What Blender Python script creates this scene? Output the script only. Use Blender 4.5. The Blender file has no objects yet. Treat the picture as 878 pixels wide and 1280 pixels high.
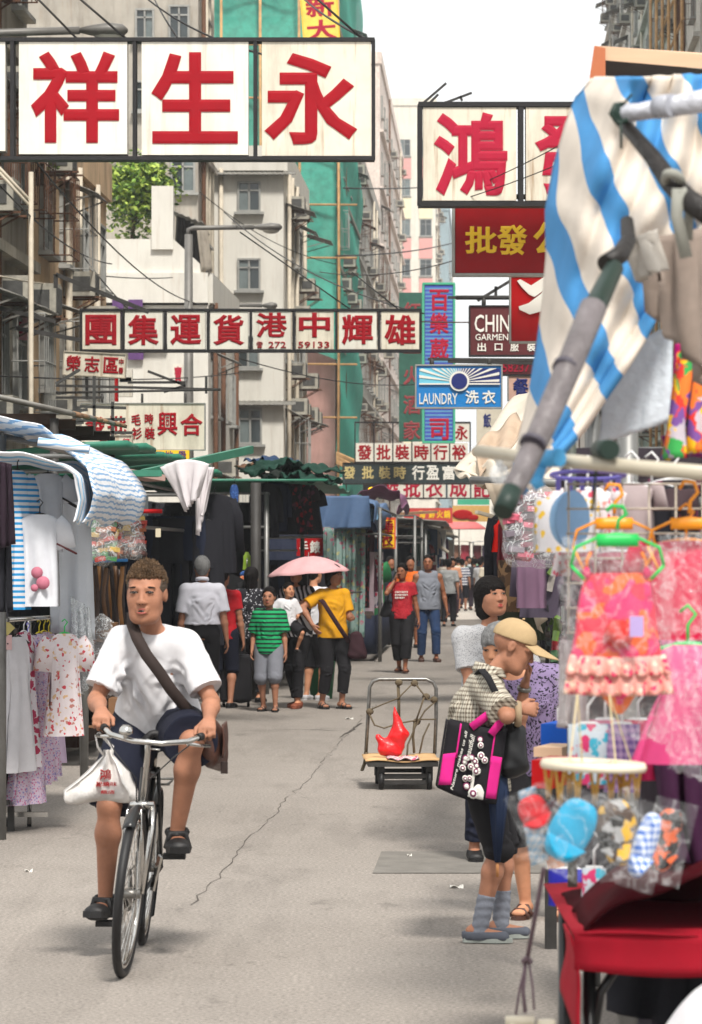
import bpy, math, random, os, time
import numpy as np
from mathutils import Vector, Matrix, Euler
T0 = time.time()
R = math.radians
random.seed(7)
scene = bpy.context.scene
C = scene.collection
# ------------------------------------------------------------------ camera
F, CX, HY, EH = 4000.0, 439.0, 695.0, 1.72      # focal length in photo pixels, horizon row, eye height
cam_d = bpy.data.cameras.new('camera'); cam = bpy.data.objects.new('camera', cam_d); C.objects.link(cam)
cam.location = (0, 0, EH); cam.rotation_euler = (R(90), 0, 0)
cam_d.sensor_fit = 'VERTICAL'; cam_d.sensor_height = 36; cam_d.sensor_width = 24.7
cam_d.lens = F / 1280 * 36; cam_d.shift_y = 55 / 1280
cam_d.clip_start = .3; cam_d.clip_end = 4000
cam_d.dof.use_dof = True; cam_d.dof.focus_distance = 21; cam_d.dof.aperture_fstop = 9.0
scene.camera = cam
# ------------------------------------------------------------------ sky, sun, exposure
SUN_EL, SUN_AZ = R(54), R(165)
w = bpy.data.worlds.new('World'); scene.world = w; w.use_nodes = True
nt = w.node_tree; bg = nt.nodes['Background']
sky = nt.nodes.new('ShaderNodeTexSky'); sky.sky_type = 'NISHITA'; sky.sun_disc = False
sky.sun_elevation = SUN_EL; sky.sun_rotation = SUN_AZ; sky.air_density = 1.0; sky.dust_density = 6; sky.ozone_density = 1
mixw = nt.nodes.new('ShaderNodeMix'); mixw.data_type = 'RGBA'; mixw.inputs[0].default_value = .93
nt.links.new(sky.outputs[0], mixw.inputs[6]); mixw.inputs[7].default_value = (13.0, 13.2, 13.2, 1)   # thin white overcast over the blue
nt.links.new(mixw.outputs[2], bg.inputs[0]); bg.inputs[1].default_value = .078
sun_d = bpy.data.lights.new('sun', 'SUN'); sun = bpy.data.objects.new('sun', sun_d); C.objects.link(sun)
sun_d.energy = 3.6; sun_d.angle = R(10); sun_d.color = (1, .95, .88)
sun.rotation_euler = (R(90) - SUN_EL, 0, R(180) - SUN_AZ)
scene.view_settings.view_transform = 'Standard'; scene.view_settings.look = 'None'
scene.view_settings.exposure = .4; scene.view_settings.gamma = 1.0
scene.cycles.max_bounces = 6; scene.cycles.transparent_max_bounces = 12; scene.cycles.volume_bounces = 0
scene.cycles.diffuse_bounces = 3; scene.cycles.glossy_bounces = 2
scene.cycles.caustics_reflective = False; scene.cycles.caustics_refractive = False
def P(px, py, d):                   # the point at distance d that the photo shows at (px, py)
 return Vector(((px - CX) * d / F, d, EH + (HY - py) * d / F))
SL = 0.0427                          # the street runs a little to the right
def SX(v, d): return v + SL * d
YAW = -math.atan(SL)
# ------------------------------------------------------------------ materials
_M = {}
def lin(c):
 return tuple(((x / 255) / 12.92 if x <= 10 else ((x / 255 + .055) / 1.055) ** 2.4) for x in c)
def mat(name, col=(.5, .5, .5), rough=.7, metal=0, var=.12, vscale=6, bump=0, bscale=40, trans=0, alpha=1, spec=.4, sheen=0, emit=None, stain=0, stretch=(1, 1, 1), streak=0):
 """plain surface with uneven colour, optional stains and fine relief; col is linear"""
 if name in _M: return _M[name]
 m = bpy.data.materials.new(name); m.use_nodes = True; n = m.node_tree.nodes; L = m.node_tree.links
 b = n['Principled BSDF']; b.inputs['Roughness'].default_value = rough; b.inputs['Metallic'].default_value = metal
 b.inputs['Specular IOR Level'].default_value = spec
 if sheen: b.inputs['Sheen Weight'].default_value = sheen
 if trans: b.inputs['Transmission Weight'].default_value = trans
 if alpha < 1: b.inputs['Alpha'].default_value = alpha
 if emit: b.inputs['Emission Color'].default_value = (*emit[0], 1); b.inputs['Emission Strength'].default_value = emit[1]
 b.inputs['Base Color'].default_value = (*col, 1)
 if var or bump or stain:
  tc = n.new('ShaderNodeTexCoord'); mp = n.new('ShaderNodeMapping'); mp.inputs['Scale'].default_value = stretch
  L.new(tc.outputs['Object'], mp.inputs[0])
  nz = n.new('ShaderNodeTexNoise'); nz.inputs['Scale'].default_value = vscale; nz.inputs['Detail'].default_value = 5; nz.inputs['Roughness'].default_value = .65
  L.new(mp.outputs[0], nz.inputs['Vector'])
  mr = n.new('ShaderNodeMapRange'); mr.inputs[1].default_value = .3; mr.inputs[2].default_value = .7
  mr.inputs[3].default_value = 1 - var; mr.inputs[4].default_value = 1 + var
  L.new(nz.outputs[0], mr.inputs[0])
  mx = n.new('ShaderNodeMix'); mx.data_type = 'RGBA'; mx.blend_type = 'MULTIPLY'; mx.inputs[0].default_value = 1
  mx.inputs[6].default_value = (*col, 1); L.new(mr.outputs[0], mx.inputs[7])
  out = mx.outputs[2]
  if stain:
   n2 = n.new('ShaderNodeTexNoise'); n2.inputs['Scale'].default_value = 1.1; n2.inputs['Detail'].default_value = 8; n2.inputs['Roughness'].default_value = .7
   m2 = n.new('ShaderNodeMapping'); m2.inputs['Scale'].default_value = (2.2, 2.2, .35); L.new(tc.outputs['Object'], m2.inputs[0]); L.new(m2.outputs[0], n2.inputs['Vector'])
   r2 = n.new('ShaderNodeMapRange'); r2.inputs[1].default_value = .48; r2.inputs[2].default_value = .72; r2.inputs[3].default_value = 0; r2.inputs[4].default_value = stain
   L.new(n2.outputs[0], r2.inputs[0])
   x2 = n.new('ShaderNodeMix'); x2.data_type = 'RGBA'; L.new(r2.outputs[0], x2.inputs[0]); L.new(out, x2.inputs[6])
   x2.inputs[7].default_value = (col[0] * .28, col[1] * .24, col[2] * .2, 1); out = x2.outputs[2]
  if streak:
   n3 = n.new('ShaderNodeTexNoise'); n3.inputs['Scale'].default_value = 1; n3.inputs['Detail'].default_value = 6; n3.inputs['Roughness'].default_value = .6
   m3 = n.new('ShaderNodeMapping'); m3.inputs['Scale'].default_value = (13, 3, .9); L.new(tc.outputs['Object'], m3.inputs[0]); L.new(m3.outputs[0], n3.inputs['Vector'])
   r3 = n.new('ShaderNodeMapRange'); r3.inputs[1].default_value = .56; r3.inputs[2].default_value = .74; r3.inputs[4].default_value = streak; L.new(n3.outputs[0], r3.inputs[0])
   x3 = n.new('ShaderNodeMix'); x3.data_type = 'RGBA'; L.new(r3.outputs[0], x3.inputs[0]); L.new(out, x3.inputs[6]); x3.inputs[7].default_value = (.3, .17, .08, 1); out = x3.outputs[2]
  L.new(out, b.inputs['Base Color'])
  if bump:
   nb = n.new('ShaderNodeTexNoise'); nb.inputs['Scale'].default_value = bscale; nb.inputs['Detail'].default_value = 4
   L.new(mp.outputs[0], nb.inputs['Vector'])
   bp = n.new('ShaderNodeBump'); bp.inputs['Strength'].default_value = bump; bp.inputs['Distance'].default_value = .02
   L.new(nb.outputs[0], bp.inputs['Height']); L.new(bp.outputs[0], b.inputs['Normal'])
 _M[name] = m
 return m
def rgb(name, c, **k): return mat(name, lin(c), **k)
def pattern(name, kind, cols, scale=20, rough=.8, axis=2, thr=.5, off=0, warp=0, alpha=1, bump=.15):
 """printed cloth: stripes / plaid / dots / floral, in object coordinates; cols in 0-255"""
 if name in _M: return _M[name]
 m = bpy.data.materials.new(name); m.use_nodes = True; n = m.node_tree.nodes; L = m.node_tree.links
 b = n['Principled BSDF']; b.inputs['Roughness'].default_value = rough; b.inputs['Specular IOR Level'].default_value = .25
 if alpha < 1: b.inputs['Alpha'].default_value = alpha
 tc = n.new('ShaderNodeTexCoord'); src = tc.outputs['Object']
 if kind == 'floral':
  nz = n.new('ShaderNodeTexNoise'); nz.inputs['Scale'].default_value = scale * 1.2; L.new(src, nz.inputs['Vector'])
  va = n.new('ShaderNodeVectorMath'); va.operation = 'SCALE'; va.inputs['Scale'].default_value = 1.3 / scale; L.new(nz.outputs[1], va.inputs[0])
  vb = n.new('ShaderNodeVectorMath'); vb.operation = 'ADD'; L.new(src, vb.inputs[0]); L.new(va.outputs[0], vb.inputs[1]); src = vb.outputs[0]
 if warp:
  nz = n.new('ShaderNodeTexNoise'); nz.inputs['Scale'].default_value = 5; L.new(src, nz.inputs['Vector'])
  va = n.new('ShaderNodeVectorMath'); va.operation = 'SCALE'; va.inputs['Scale'].default_value = warp; L.new(nz.outputs[1], va.inputs[0])
  vb = n.new('ShaderNodeVectorMath'); vb.operation = 'ADD'; L.new(src, vb.inputs[0]); L.new(va.outputs[0], vb.inputs[1]); src = vb.outputs[0]
 C_ = [(*lin(c), 1) for c in cols]
 def mixc(f, a, bb):
  x = n.new('ShaderNodeMix'); x.data_type = 'RGBA'; L.new(f, x.inputs[0])
  for s, v in ((6, a), (7, bb)):
   if isinstance(v, tuple): x.inputs[s].default_value = v
   else: L.new(v, x.inputs[s])
  return x.outputs[2]
 def mth(op, a, v=None):
  x = n.new('ShaderNodeMath'); x.operation = op
  if isinstance(a, (int, float)): x.inputs[0].default_value = a
  else: L.new(a, x.inputs[0])
  if v is not None:
   if isinstance(v, (int, float)): x.inputs[1].default_value = v
   else: L.new(v, x.inputs[1])
  return x.outputs[0]
 if kind in ('stripes', 'plaid', 'check'):
  sp = n.new('ShaderNodeSeparateXYZ'); L.new(src, sp.inputs[0])
  def st(ax, t):
   if ax == 3: v = mth('ADD', mth('MULTIPLY', sp.outputs[0], .9), mth('MULTIPLY', sp.outputs[2], .45))
   else: v = sp.outputs[ax]
   f = mth('FRACT', mth('ADD', mth('MULTIPLY', v, scale), off + 50))
   return mth('LESS_THAN', f, t)
  if kind == 'stripes': out = mixc(st(axis, thr), C_[0], C_[1])
  else:
   a_ = mth('MULTIPLY', st(2, thr), .5); xx = mth('ADD', sp.outputs[0], sp.outputs[1])
   f = mth('LESS_THAN', mth('FRACT', mth('ADD', mth('MULTIPLY', xx, scale), 50)), thr)
   out = mixc(mth('ADD', a_, mth('MULTIPLY', f, .5)), C_[0], C_[1])
   if len(C_) > 2:
    g = mth('LESS_THAN', mth('FRACT', mth('ADD', mth('MULTIPLY', xx, scale * .5), 50.3)), .12)
    out = mixc(g, out, C_[2])
 elif kind == 'dots':
  v = n.new('ShaderNodeTexVoronoi'); v.inputs['Scale'].default_value = scale; L.new(src, v.inputs['Vector'])
  out = mixc(mth('LESS_THAN', v.outputs['Distance'], thr), C_[0], C_[1])
 else:
  v = n.new('ShaderNodeTexVoronoi'); v.inputs['Scale'].default_value = scale; L.new(src, v.inputs['Vector'])
  sp = n.new('ShaderNodeSeparateColor'); L.new(v.outputs['Color'], sp.inputs[0])
  out = C_[0]
  dm = mth('LESS_THAN', v.outputs['Distance'], thr)
  for i, c in enumerate(C_[1:]):
   lo = i / (len(C_) - 1) * .9
   f = mth('MULTIPLY', dm, mth('MULTIPLY', mth('GREATER_THAN', sp.outputs[0], lo), mth('LESS_THAN', sp.outputs[0], lo + .9 / (len(C_) - 1))))
   out = mixc(f, out, c)
 nz = n.new('ShaderNodeTexNoise'); nz.inputs['Scale'].default_value = 9; nz.inputs['Detail'].default_value = 4; L.new(tc.outputs['Object'], nz.inputs['Vector'])
 mr = n.new('ShaderNodeMapRange'); mr.inputs[1].default_value = .3; mr.inputs[2].default_value = .7; mr.inputs[3].default_value = .93; mr.inputs[4].default_value = 1.08; L.new(nz.outputs[0], mr.inputs[0])
 mx = n.new('ShaderNodeMix'); mx.data_type = 'RGBA'; mx.blend_type = 'MULTIPLY'; mx.inputs[0].default_value = 1
 L.new(out, mx.inputs[6]) if not isinstance(out, tuple) else None; L.new(mr.outputs[0], mx.inputs[7]); L.new(mx.outputs[2], b.inputs['Base Color'])
 if bump:
  bp = n.new('ShaderNodeBump'); bp.inputs['Strength'].default_value = bump; bp.inputs['Distance'].default_value = .02
  L.new(nz.outputs[0], bp.inputs['Height']); L.new(bp.outputs[0], b.inputs['Normal'])
 _M[name] = m
 return m
def film(name, tint=(.9, .92, .93), a=.28, rough=.18):
 """clear or milky plastic film with crease highlights put into its opacity"""
 if name in _M: return _M[name]
 m = bpy.data.materials.new(name); m.use_nodes = True; n = m.node_tree.nodes; L = m.node_tree.links
 b = n['Principled BSDF']; b.inputs['Base Color'].default_value = (*tint, 1); b.inputs['Roughness'].default_value = rough
 tc = n.new('ShaderNodeTexCoord'); nz = n.new('ShaderNodeTexNoise'); nz.inputs['Scale'].default_value = 14; nz.inputs['Detail'].default_value = 5; nz.inputs['Distortion'].default_value = 1.6
 L.new(tc.outputs['Object'], nz.inputs['Vector'])
 ms = n.new('ShaderNodeMath'); ms.operation = 'SUBTRACT'; L.new(nz.outputs[0], ms.inputs[0]); ms.inputs[1].default_value = .52; ma = n.new('ShaderNodeMath'); ma.operation = 'ABSOLUTE'; L.new(ms.outputs[0], ma.inputs[0])
 mr = n.new('ShaderNodeMapRange'); mr.inputs[1].default_value = 0; mr.inputs[2].default_value = .035; mr.inputs[3].default_value = min(1, a * 3.2); mr.inputs[4].default_value = a * .7  # thin, more opaque lines stand in for highlights along the creases
 L.new(ma.outputs[0], mr.inputs[0]); L.new(mr.outputs[0], b.inputs['Alpha'])
 bp = n.new('ShaderNodeBump'); bp.inputs['Strength'].default_value = .6; bp.inputs['Distance'].default_value = .02
 L.new(nz.outputs[0], bp.inputs['Height']); L.new(bp.outputs[0], b.inputs['Normal'])
 _M[name] = m
 return m
# ------------------------------------------------------------------ objects
def thing(name, label, cat, loc=(0, 0, 0), rz=0, group=None):
 o = bpy.data.objects.new(name, None); o.empty_display_size = .1; C.objects.link(o)
 o.location = loc; o.rotation_euler = (0, 0, rz); o['label'] = label; o['category'] = cat
 if group: o['group'] = group
 return o
def tag(o, label, cat, group=None, kind=None):
 if label: o['label'] = label
 if cat: o['category'] = cat
 if group: o['group'] = group
 if kind: o['kind'] = kind
 return o
def base(o):
 v = Vector(o.location)
 while o.parent: o = o.parent; v += Vector(o.location)
 return v
def add_obj(name, me, m, parent=None, label=None, loc=None):
 o = bpy.data.objects.new(name, me); C.objects.link(o)
 if m and not me.materials: me.materials.append(m)
 if parent: o.parent = parent
 if label: o['label'] = label
 if loc is not None: o.location = loc
 return o
def copy_tree(o, parent=None):
 c = o.copy(); C.objects.link(c); c.parent = parent
 for ch in o.children: copy_tree(ch, c)
 return c
def np_mesh(name, V, Q, smooth=True):
 me = bpy.data.meshes.new(name); V = np.asarray(V, np.float32); Q = np.asarray(Q, np.int32); k = Q.shape[1]
 me.vertices.add(len(V)); me.vertices.foreach_set('co', V.ravel())
 me.loops.add(Q.size); me.loops.foreach_set('vertex_index', Q.ravel())
 me.polygons.add(len(Q)); me.polygons.foreach_set('loop_start', np.arange(len(Q), dtype=np.int32) * k)
 me.polygons.foreach_set('use_smooth', np.full(len(Q), smooth)); me.update(calc_edges=True); me.validate()
 return me
def frame_of(d, up=Vector((0, 0, 1))):
 d = Vector(d).normalized()
 s = up.cross(d)
 if s.length < 1e-3: s = Vector((1, 0, 0)).cross(d)
 s.normalize(); return s, d.cross(s).normalized(), d
class MB:
 def __init__(s): s.v = []; s.f = []; s.sm = []
 def add(s, v, f, sm=False):
  n = len(s.v); s.v += [tuple(p) for p in v]; s.f += [tuple(i + n for i in q) for q in f]; s.sm += [sm] * len(f); return s
 def box(s, x0, x1, y0, y1, z0, z1):
  v = [(x, y, z) for x in (x0, x1) for y in (y0, y1) for z in (z0, z1)]
  return s.add(v, [(0, 1, 3, 2), (4, 6, 7, 5), (0, 4, 5, 1), (2, 3, 7, 6), (0, 2, 6, 4), (1, 5, 7, 3)])
 def obox(s, c, size, rot=(0, 0, 0), bev=0):
  E = Euler(rot).to_matrix(); c = Vector(c); hx, hy, hz = [k / 2 for k in size]
  v = [c + E @ Vector((x, y, z)) for x in (-hx, hx) for y in (-hy, hy) for z in (-hz, hz)]
  return s.add(v, [(0, 1, 3, 2), (4, 6, 7, 5), (0, 4, 5, 1), (2, 3, 7, 6), (0, 2, 6, 4), (1, 5, 7, 3)])
 def beam(s, a, b, wd, ht, up=Vector((0, 0, 1))):
  a = Vector(a); b = Vector(b); x, y, z = frame_of(b - a, up); v = []
  for p in (a, b):
   for (i, j) in ((-1, -1), (1, -1), (1, 1), (-1, 1)): v.append(p + x * wd / 2 * i + y * ht / 2 * j)
  return s.add(v, [(3, 2, 1, 0), (4, 5, 6, 7), (0, 1, 5, 4), (1, 2, 6, 5), (2, 3, 7, 6), (3, 0, 4, 7)])
 def tube(s, pts, r, n=8, closed=False, flat=1, cap=True, up=Vector((0, 0, 1))):
  pts = [Vector(p) for p in pts]; m = len(pts); rs = r if isinstance(r, (list, tuple)) else [r] * m
  v = []; f = []; px = None
  for i, p in enumerate(pts):
   t = (pts[(i + 1) % m] - pts[i - 1]) if closed else (pts[min(i + 1, m - 1)] - pts[max(i - 1, 0)])
   if t.length < 1e-9: t = Vector((0, 0, 1))
   t.normalize()
   if px is None: x, y, _ = frame_of(t, up)
   else:
    x = px - t * px.dot(t)
    if x.length < 1e-6: x = frame_of(t)[0]
    x.normalize(); y = t.cross(x)
   px = x
   for k in range(n):
    a = 2 * math.pi * k / n; v.append(p + x * math.cos(a) * rs[i] + y * math.sin(a) * rs[i] * flat)
  for i in range(m if closed else m - 1):
   j = (i + 1) % m
   for k in range(n): f.append((i * n + k, i * n + (k + 1) % n, j * n + (k + 1) % n, j * n + k))
  s.add(v, f, n > 4)
  if cap and not closed:
   b = len(s.v) - m * n; s.f += [tuple(b + k for k in reversed(range(n))), tuple(b + (m - 1) * n + k for k in range(n))]; s.sm += [False, False]
  return s
 def lathe(s, prof, c=(0, 0, 0), n=16, axis=(0, 0, 1), sx=1, sy=1):
  c = Vector(c); x, y, z = frame_of(axis, Vector((0, 1, 0)) if abs(axis[2]) > .9 else Vector((0, 0, 1)))
  v = []; f = []; m = len(prof)
  for (r, h) in prof:
   for k in range(n):
    a = 2 * math.pi * k / n; v.append(c + x * math.cos(a) * r * sx + y * math.sin(a) * r * sy + z * h)
  for i in range(m - 1):
   for k in range(n): f.append((i * n + k, i * n + (k + 1) % n, (i + 1) * n + (k + 1) % n, (i + 1) * n + k))
  s.add(v, f, True)
  b = len(s.v) - m * n
  if prof[0][0] > 1e-6: s.f.append(tuple(b + k for k in reversed(range(n)))); s.sm.append(False)
  if prof[-1][0] > 1e-6: s.f.append(tuple(b + (m - 1) * n + k for k in range(n))); s.sm.append(False)
  return s
 def ell(s, c, r, n=12, m=8, axis=(0, 0, 1)):
  r = r if isinstance(r, (tuple, list)) else (r, r, r)
  v = []; f = []; c = Vector(c)
  for i in range(m + 1):
   t = math.pi * i / m
   for k in range(n):
    a = 2 * math.pi * k / n; v.append(c + Vector((r[0] * math.sin(t) * math.cos(a), r[1] * math.sin(t) * math.sin(a), -r[2] * math.cos(t))))
  for i in range(m):
   for k in range(n): f.append((i * n + k, i * n + (k + 1) % n, (i + 1) * n + (k + 1) % n, (i + 1) * n + k))
  return s.add(v, f, True)
 def sheet(s, fn, nu, nv, t=0, sm=True):
  """fn(u, v) for u, v in 0..1; t gives it a thickness"""
  G = [[Vector(fn(i / nu, j / nv)) for i in range(nu + 1)] for j in range(nv + 1)]
  v = [p for row in G for p in row]; W_ = nu + 1
  q = [(j * W_ + i, j * W_ + i + 1, (j + 1) * W_ + i + 1, (j + 1) * W_ + i) for j in range(nv) for i in range(nu)]
  if not t: return s.add(v, q, sm)
  back = []
  for j in range(nv + 1):
   for i in range(nu + 1):
    a = G[j][min(i + 1, nu)] - G[j][max(i - 1, 0)]; b = G[min(j + 1, nv)][i] - G[max(j - 1, 0)][i]
    nn = a.cross(b); nn = nn.normalized() if nn.length > 1e-12 else Vector((0, 0, 1)); back.append(G[j][i] - nn * t)
  N = len(v); v2 = v + back; q2 = q + [tuple(k + N for k in reversed(x)) for x in q]
  ring = [i for i in range(nu)] + [j * W_ + nu for j in range(nv)] + [nv * W_ + i for i in range(nu, 0, -1)] + [j * W_ for j in range(nv, 0, -1)]
  for a, b in zip(ring, ring[1:] + ring[:1]): q2.append((b, a, a + N, b + N))
  return s.add(v2, q2, sm)
 def prism(s, pts, t, o=(0, 0, 0), ax=Vector((1, 0, 0)), ay=Vector((0, 0, 1))):
  """outline in the plane (ax, ay) at o, extruded by t along ax x ay"""
  o = Vector(o); az = Vector(ax).cross(Vector(ay)); n = len(pts)
  a = [o + Vector(ax) * x + Vector(ay) * y for x, y in pts]; b = [p + az * t for p in a]
  f = [tuple(reversed(range(n))), tuple(range(n, 2 * n))] + [(i, (i + 1) % n, n + (i + 1) % n, n + i) for i in range(n)]
  return s.add(a + b, f)
 def mesh(s, name='mesh', off=None):
  me = bpy.data.meshes.new(name)
  v = s.v if off is None else [(p[0] - off[0], p[1] - off[1], p[2] - off[2]) for p in s.v]
  me.from_pydata(v, [], s.f); me.polygons.foreach_set('use_smooth', s.sm); me.update(); return me
 def part(s, name, m, parent=None, label=None):        # vertices are in the parent's frame
  return add_obj(name, s.mesh(name), m, parent, label)
 def wpart(s, name, m, parent, label=None):            # vertices are in the world's frame
  return add_obj(name, s.mesh(name, base(parent)), m, parent, label)
 def top(s, name, m, label=None, cat=None, group=None, kind=None, at=None):   # a thing that is one mesh, its origin at its foot
  if at is None:
   a = np.array(s.v); at = ((a[:, 0].min() + a[:, 0].max()) / 2, (a[:, 1].min() + a[:, 1].max()) / 2, a[:, 2].min())
  return tag(add_obj(name, s.mesh(name, at), m, None, loc=at), label, cat, group, kind)
# ------------------------------------------------------------------ lettering
_G = {}
def glyph(ch, bold=.02, ext=.006):
 k = (ch, bold, ext)
 if k not in _G:
  cu = bpy.data.curves.new('t', 'FONT'); cu.body = ch; cu.size = 1; cu.bevel_depth = bold; cu.bevel_resolution = 0; cu.extrude = 0; cu.resolution_u = 2
  cu.align_x = 'CENTER'
  o = bpy.data.objects.new('t', cu); C.objects.link(o); dg = bpy.context.evaluated_depsgraph_get()
  me = bpy.data.meshes.new_from_object(o.evaluated_get(dg)); bpy.data.objects.remove(o)
  v = np.array([tuple(x.co) for x in me.vertices]).reshape(-1, 3); f = [tuple(p.vertices) for p in me.polygons]
  if len(v):
   mid = (v.min(0) + v.max(0)) / 2; v[:, 0] -= mid[0]; v[:, 1] -= mid[1]
   size = v.max(0) - v.min(0)
  else: size = np.array((1, 1, 0))
  _G[k] = (v, f, size); bpy.data.meshes.remove(me)
 return _G[k]
def letter(mb, ch, c, wd, ht, ax=Vector((1, 0, 0)), ay=Vector((0, 0, 1)), bold=.02, ext=.006, fit=True, skew=0):
 """one word or character, w x h metres, centred at c in the plane (ax, ay)"""
 v, f, sz = glyph(ch, bold, ext); c = Vector(c); ax = Vector(ax); ay = Vector(ay); az = ax.cross(ay)
 sx = wd / sz[0] if wd else ht / sz[1]; sy = ht / sz[1] if ht else sx
 out = [c + ax * ((p[0] + skew * p[1]) * sx) + ay * (p[1] * sy) + az * (p[2] / max(bold, 1e-4) * ext + ext) for p in v]
 mb.add(out, f)
# ------------------------------------------------------------------ signed distance modelling of bodies and soft things
class Field:
 def __init__(s, lo, hi, h):
  s.h = h; s.lo = np.array(lo, np.float32); n = np.ceil((np.array(hi) - s.lo) / h).astype(int) + 2
  s.ax = [(s.lo[i] + h * np.arange(n[i])).astype(np.float32) for i in range(3)]; s.D = np.full(n, 1., np.float32)
 def sub(s, lo, hi):
  sl = []
  for i in range(3):
   a = int(max(0, math.floor((lo[i] - s.lo[i]) / s.h))); b = int(min(len(s.ax[i]), math.ceil((hi[i] - s.lo[i]) / s.h) + 1))
   if b <= a: return None
   sl.append(slice(a, b))
  return tuple(sl)
 def cap(s, a, b, ra, rb=None, k=.02, cuts=(), neg=False, side=None):
  """tapered capsule; ra/rb may be (r_side, r_other) with side = direction of r_side"""
  rb = ra if rb is None else rb; a = np.array(a, np.float32); b = np.array(b, np.float32)
  ea = ra if isinstance(ra, (tuple, list)) else (ra, ra); eb = rb if isinstance(rb, (tuple, list)) else (rb, rb)
  m = max(*ea, *eb) + k + 2 * s.h; sl = s.sub(np.minimum(a, b) - m, np.maximum(a, b) + m)
  if sl is None: return s
  X = s.ax[0][sl[0]][:, None, None]; Y = s.ax[1][sl[1]][None, :, None]; Z = s.ax[2][sl[2]][None, None, :]
  d = b - a; L2 = float(d @ d)
  qx, qy, qz = X - a[0], Y - a[1], Z - a[2]
  if L2 > 1e-10: t = np.clip((qx * d[0] + qy * d[1] + qz * d[2]) / L2, 0, 1)
  else: t = np.zeros((1, 1, 1), np.float32)
  qx = qx - t * d[0]; qy = qy - t * d[1]; qz = qz - t * d[2]
  if side is None:
   D = np.sqrt(qx * qx + qy * qy + qz * qz) - (ea[0] + (eb[0] - ea[0]) * t)
  else:
   u = np.array(side, np.float32); u /= np.linalg.norm(u)
   qu = qx * u[0] + qy * u[1] + qz * u[2]; rest = np.sqrt(np.maximum(qx * qx + qy * qy + qz * qz - qu * qu, 0))
   r0 = ea[0] + (eb[0] - ea[0]) * t; r1 = ea[1] + (eb[1] - ea[1]) * t
   nn = np.sqrt((qu / r0) ** 2 + (rest / r1) ** 2); g = np.sqrt((qu / r0 ** 2) ** 2 + (rest / r1 ** 2) ** 2) + 1e-6
   D = nn * (nn - 1) / g
   D = np.where(nn < .3, -np.minimum(r0, r1) * .7, D)
  for (pt, nr) in cuts:
   nr = Vector(nr).normalized(); D = np.maximum(D, (X - pt[0]) * nr[0] + (Y - pt[1]) * nr[1] + (Z - pt[2]) * nr[2])
  O = s.D[sl]
  if neg:
   h_ = np.clip(.5 - .5 * (O + D) / max(k, 1e-5), 0, 1); s.D[sl] = O + (-D - O) * h_ + k * h_ * (1 - h_)
  else:
   h_ = np.clip(.5 + .5 * (O - D) / max(k, 1e-5), 0, 1); s.D[sl] = O + (D - O) * h_ - k * h_ * (1 - h_)
  return s
 def ball(s, c, r, k=.015, neg=False, fr=None):
  """ellipsoid r=(x,y,z) in frame fr (three axes)"""
  r = r if isinstance(r, (tuple, list)) else (r, r, r); c = np.array(c, np.float32); m = max(r) + k + 2 * s.h
  sl = s.sub(c - m, c + m)
  if sl is None: return s
  X = s.ax[0][sl[0]][:, None, None] - c[0]; Y = s.ax[1][sl[1]][None, :, None] - c[1]; Z = s.ax[2][sl[2]][None, None, :] - c[2]
  fr = fr or ((1, 0, 0), (0, 1, 0), (0, 0, 1)); q = [X * a[0] + Y * a[1] + Z * a[2] for a in fr]
  nn = np.sqrt(sum((q[i] / r[i]) ** 2 for i in range(3))); g = np.sqrt(sum((q[i] / r[i] ** 2) ** 2 for i in range(3))) + 1e-6
  D = np.where(nn < .3, -min(r) * .7, nn * (nn - 1) / g); O = s.D[sl]
  if neg:
   h_ = np.clip(.5 - .5 * (O + D) / max(k, 1e-5), 0, 1); s.D[sl] = O + (-D - O) * h_ + k * h_ * (1 - h_)
  else:
   h_ = np.clip(.5 + .5 * (O - D) / max(k, 1e-5), 0, 1); s.D[sl] = O + (D - O) * h_ - k * h_ * (1 - h_)
  return s
 def plane(s, pt, nr):
  nr = Vector(nr).normalized(); X = s.ax[0][:, None, None]; Y = s.ax[1][None, :, None]; Z = s.ax[2][None, None, :]
  s.D = np.maximum(s.D, ((X - pt[0]) * nr[0] + (Y - pt[1]) * nr[1] + (Z - pt[2]) * nr[2]).astype(np.float32)); return s
 def surf(s, wr=0, ws=1, seed=0, fold=None):
  D = s.D; D[0] = D[-1] = 1; D[:, 0] = D[:, -1] = 1; D[:, :, 0] = D[:, :, -1] = 1
  sg = D < 0; c = np.zeros(np.array(D.shape) - 1, np.int8)
  for i in (0, 1):
   for j in (0, 1):
    for k in (0, 1): c += sg[i:D.shape[0] - 1 + i, j:D.shape[1] - 1 + j, k:D.shape[2] - 1 + k]
  mk = (c > 0) & (c < 8); I = np.argwhere(mk); idx = np.full(c.shape, -1, np.int32); idx[mk] = np.arange(len(I))
  if not len(I): return np.zeros((0, 3)), np.zeros((0, 4), int)
  cv = {o: D[I[:, 0] + o[0], I[:, 1] + o[1], I[:, 2] + o[2]] for o in [(i, j, k) for i in (0, 1) for j in (0, 1) for k in (0, 1)]}
  pos = np.zeros((len(I), 3)); cnt = np.zeros(len(I)); nrm = np.zeros((len(I), 3))
  for o in cv:
   for a in range(3):
    if o[a] == 0:
     p = list(o); p[a] = 1; p = tuple(p); va, vb = cv[o], cv[p]; cr = (va < 0) != (vb < 0)
     t = np.where(cr, va / np.where(cr, va - vb, 1), 0); q = np.array(o, float)[None] * np.ones((len(I), 1)); q[:, a] += t
     pos += q * cr[:, None]; cnt += cr; nrm[:, a] += vb - va
  V = s.lo + s.h * (I + pos / cnt[:, None]); nrm /= np.linalg.norm(nrm, axis=1, keepdims=True) + 1e-9
  Q = []
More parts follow.
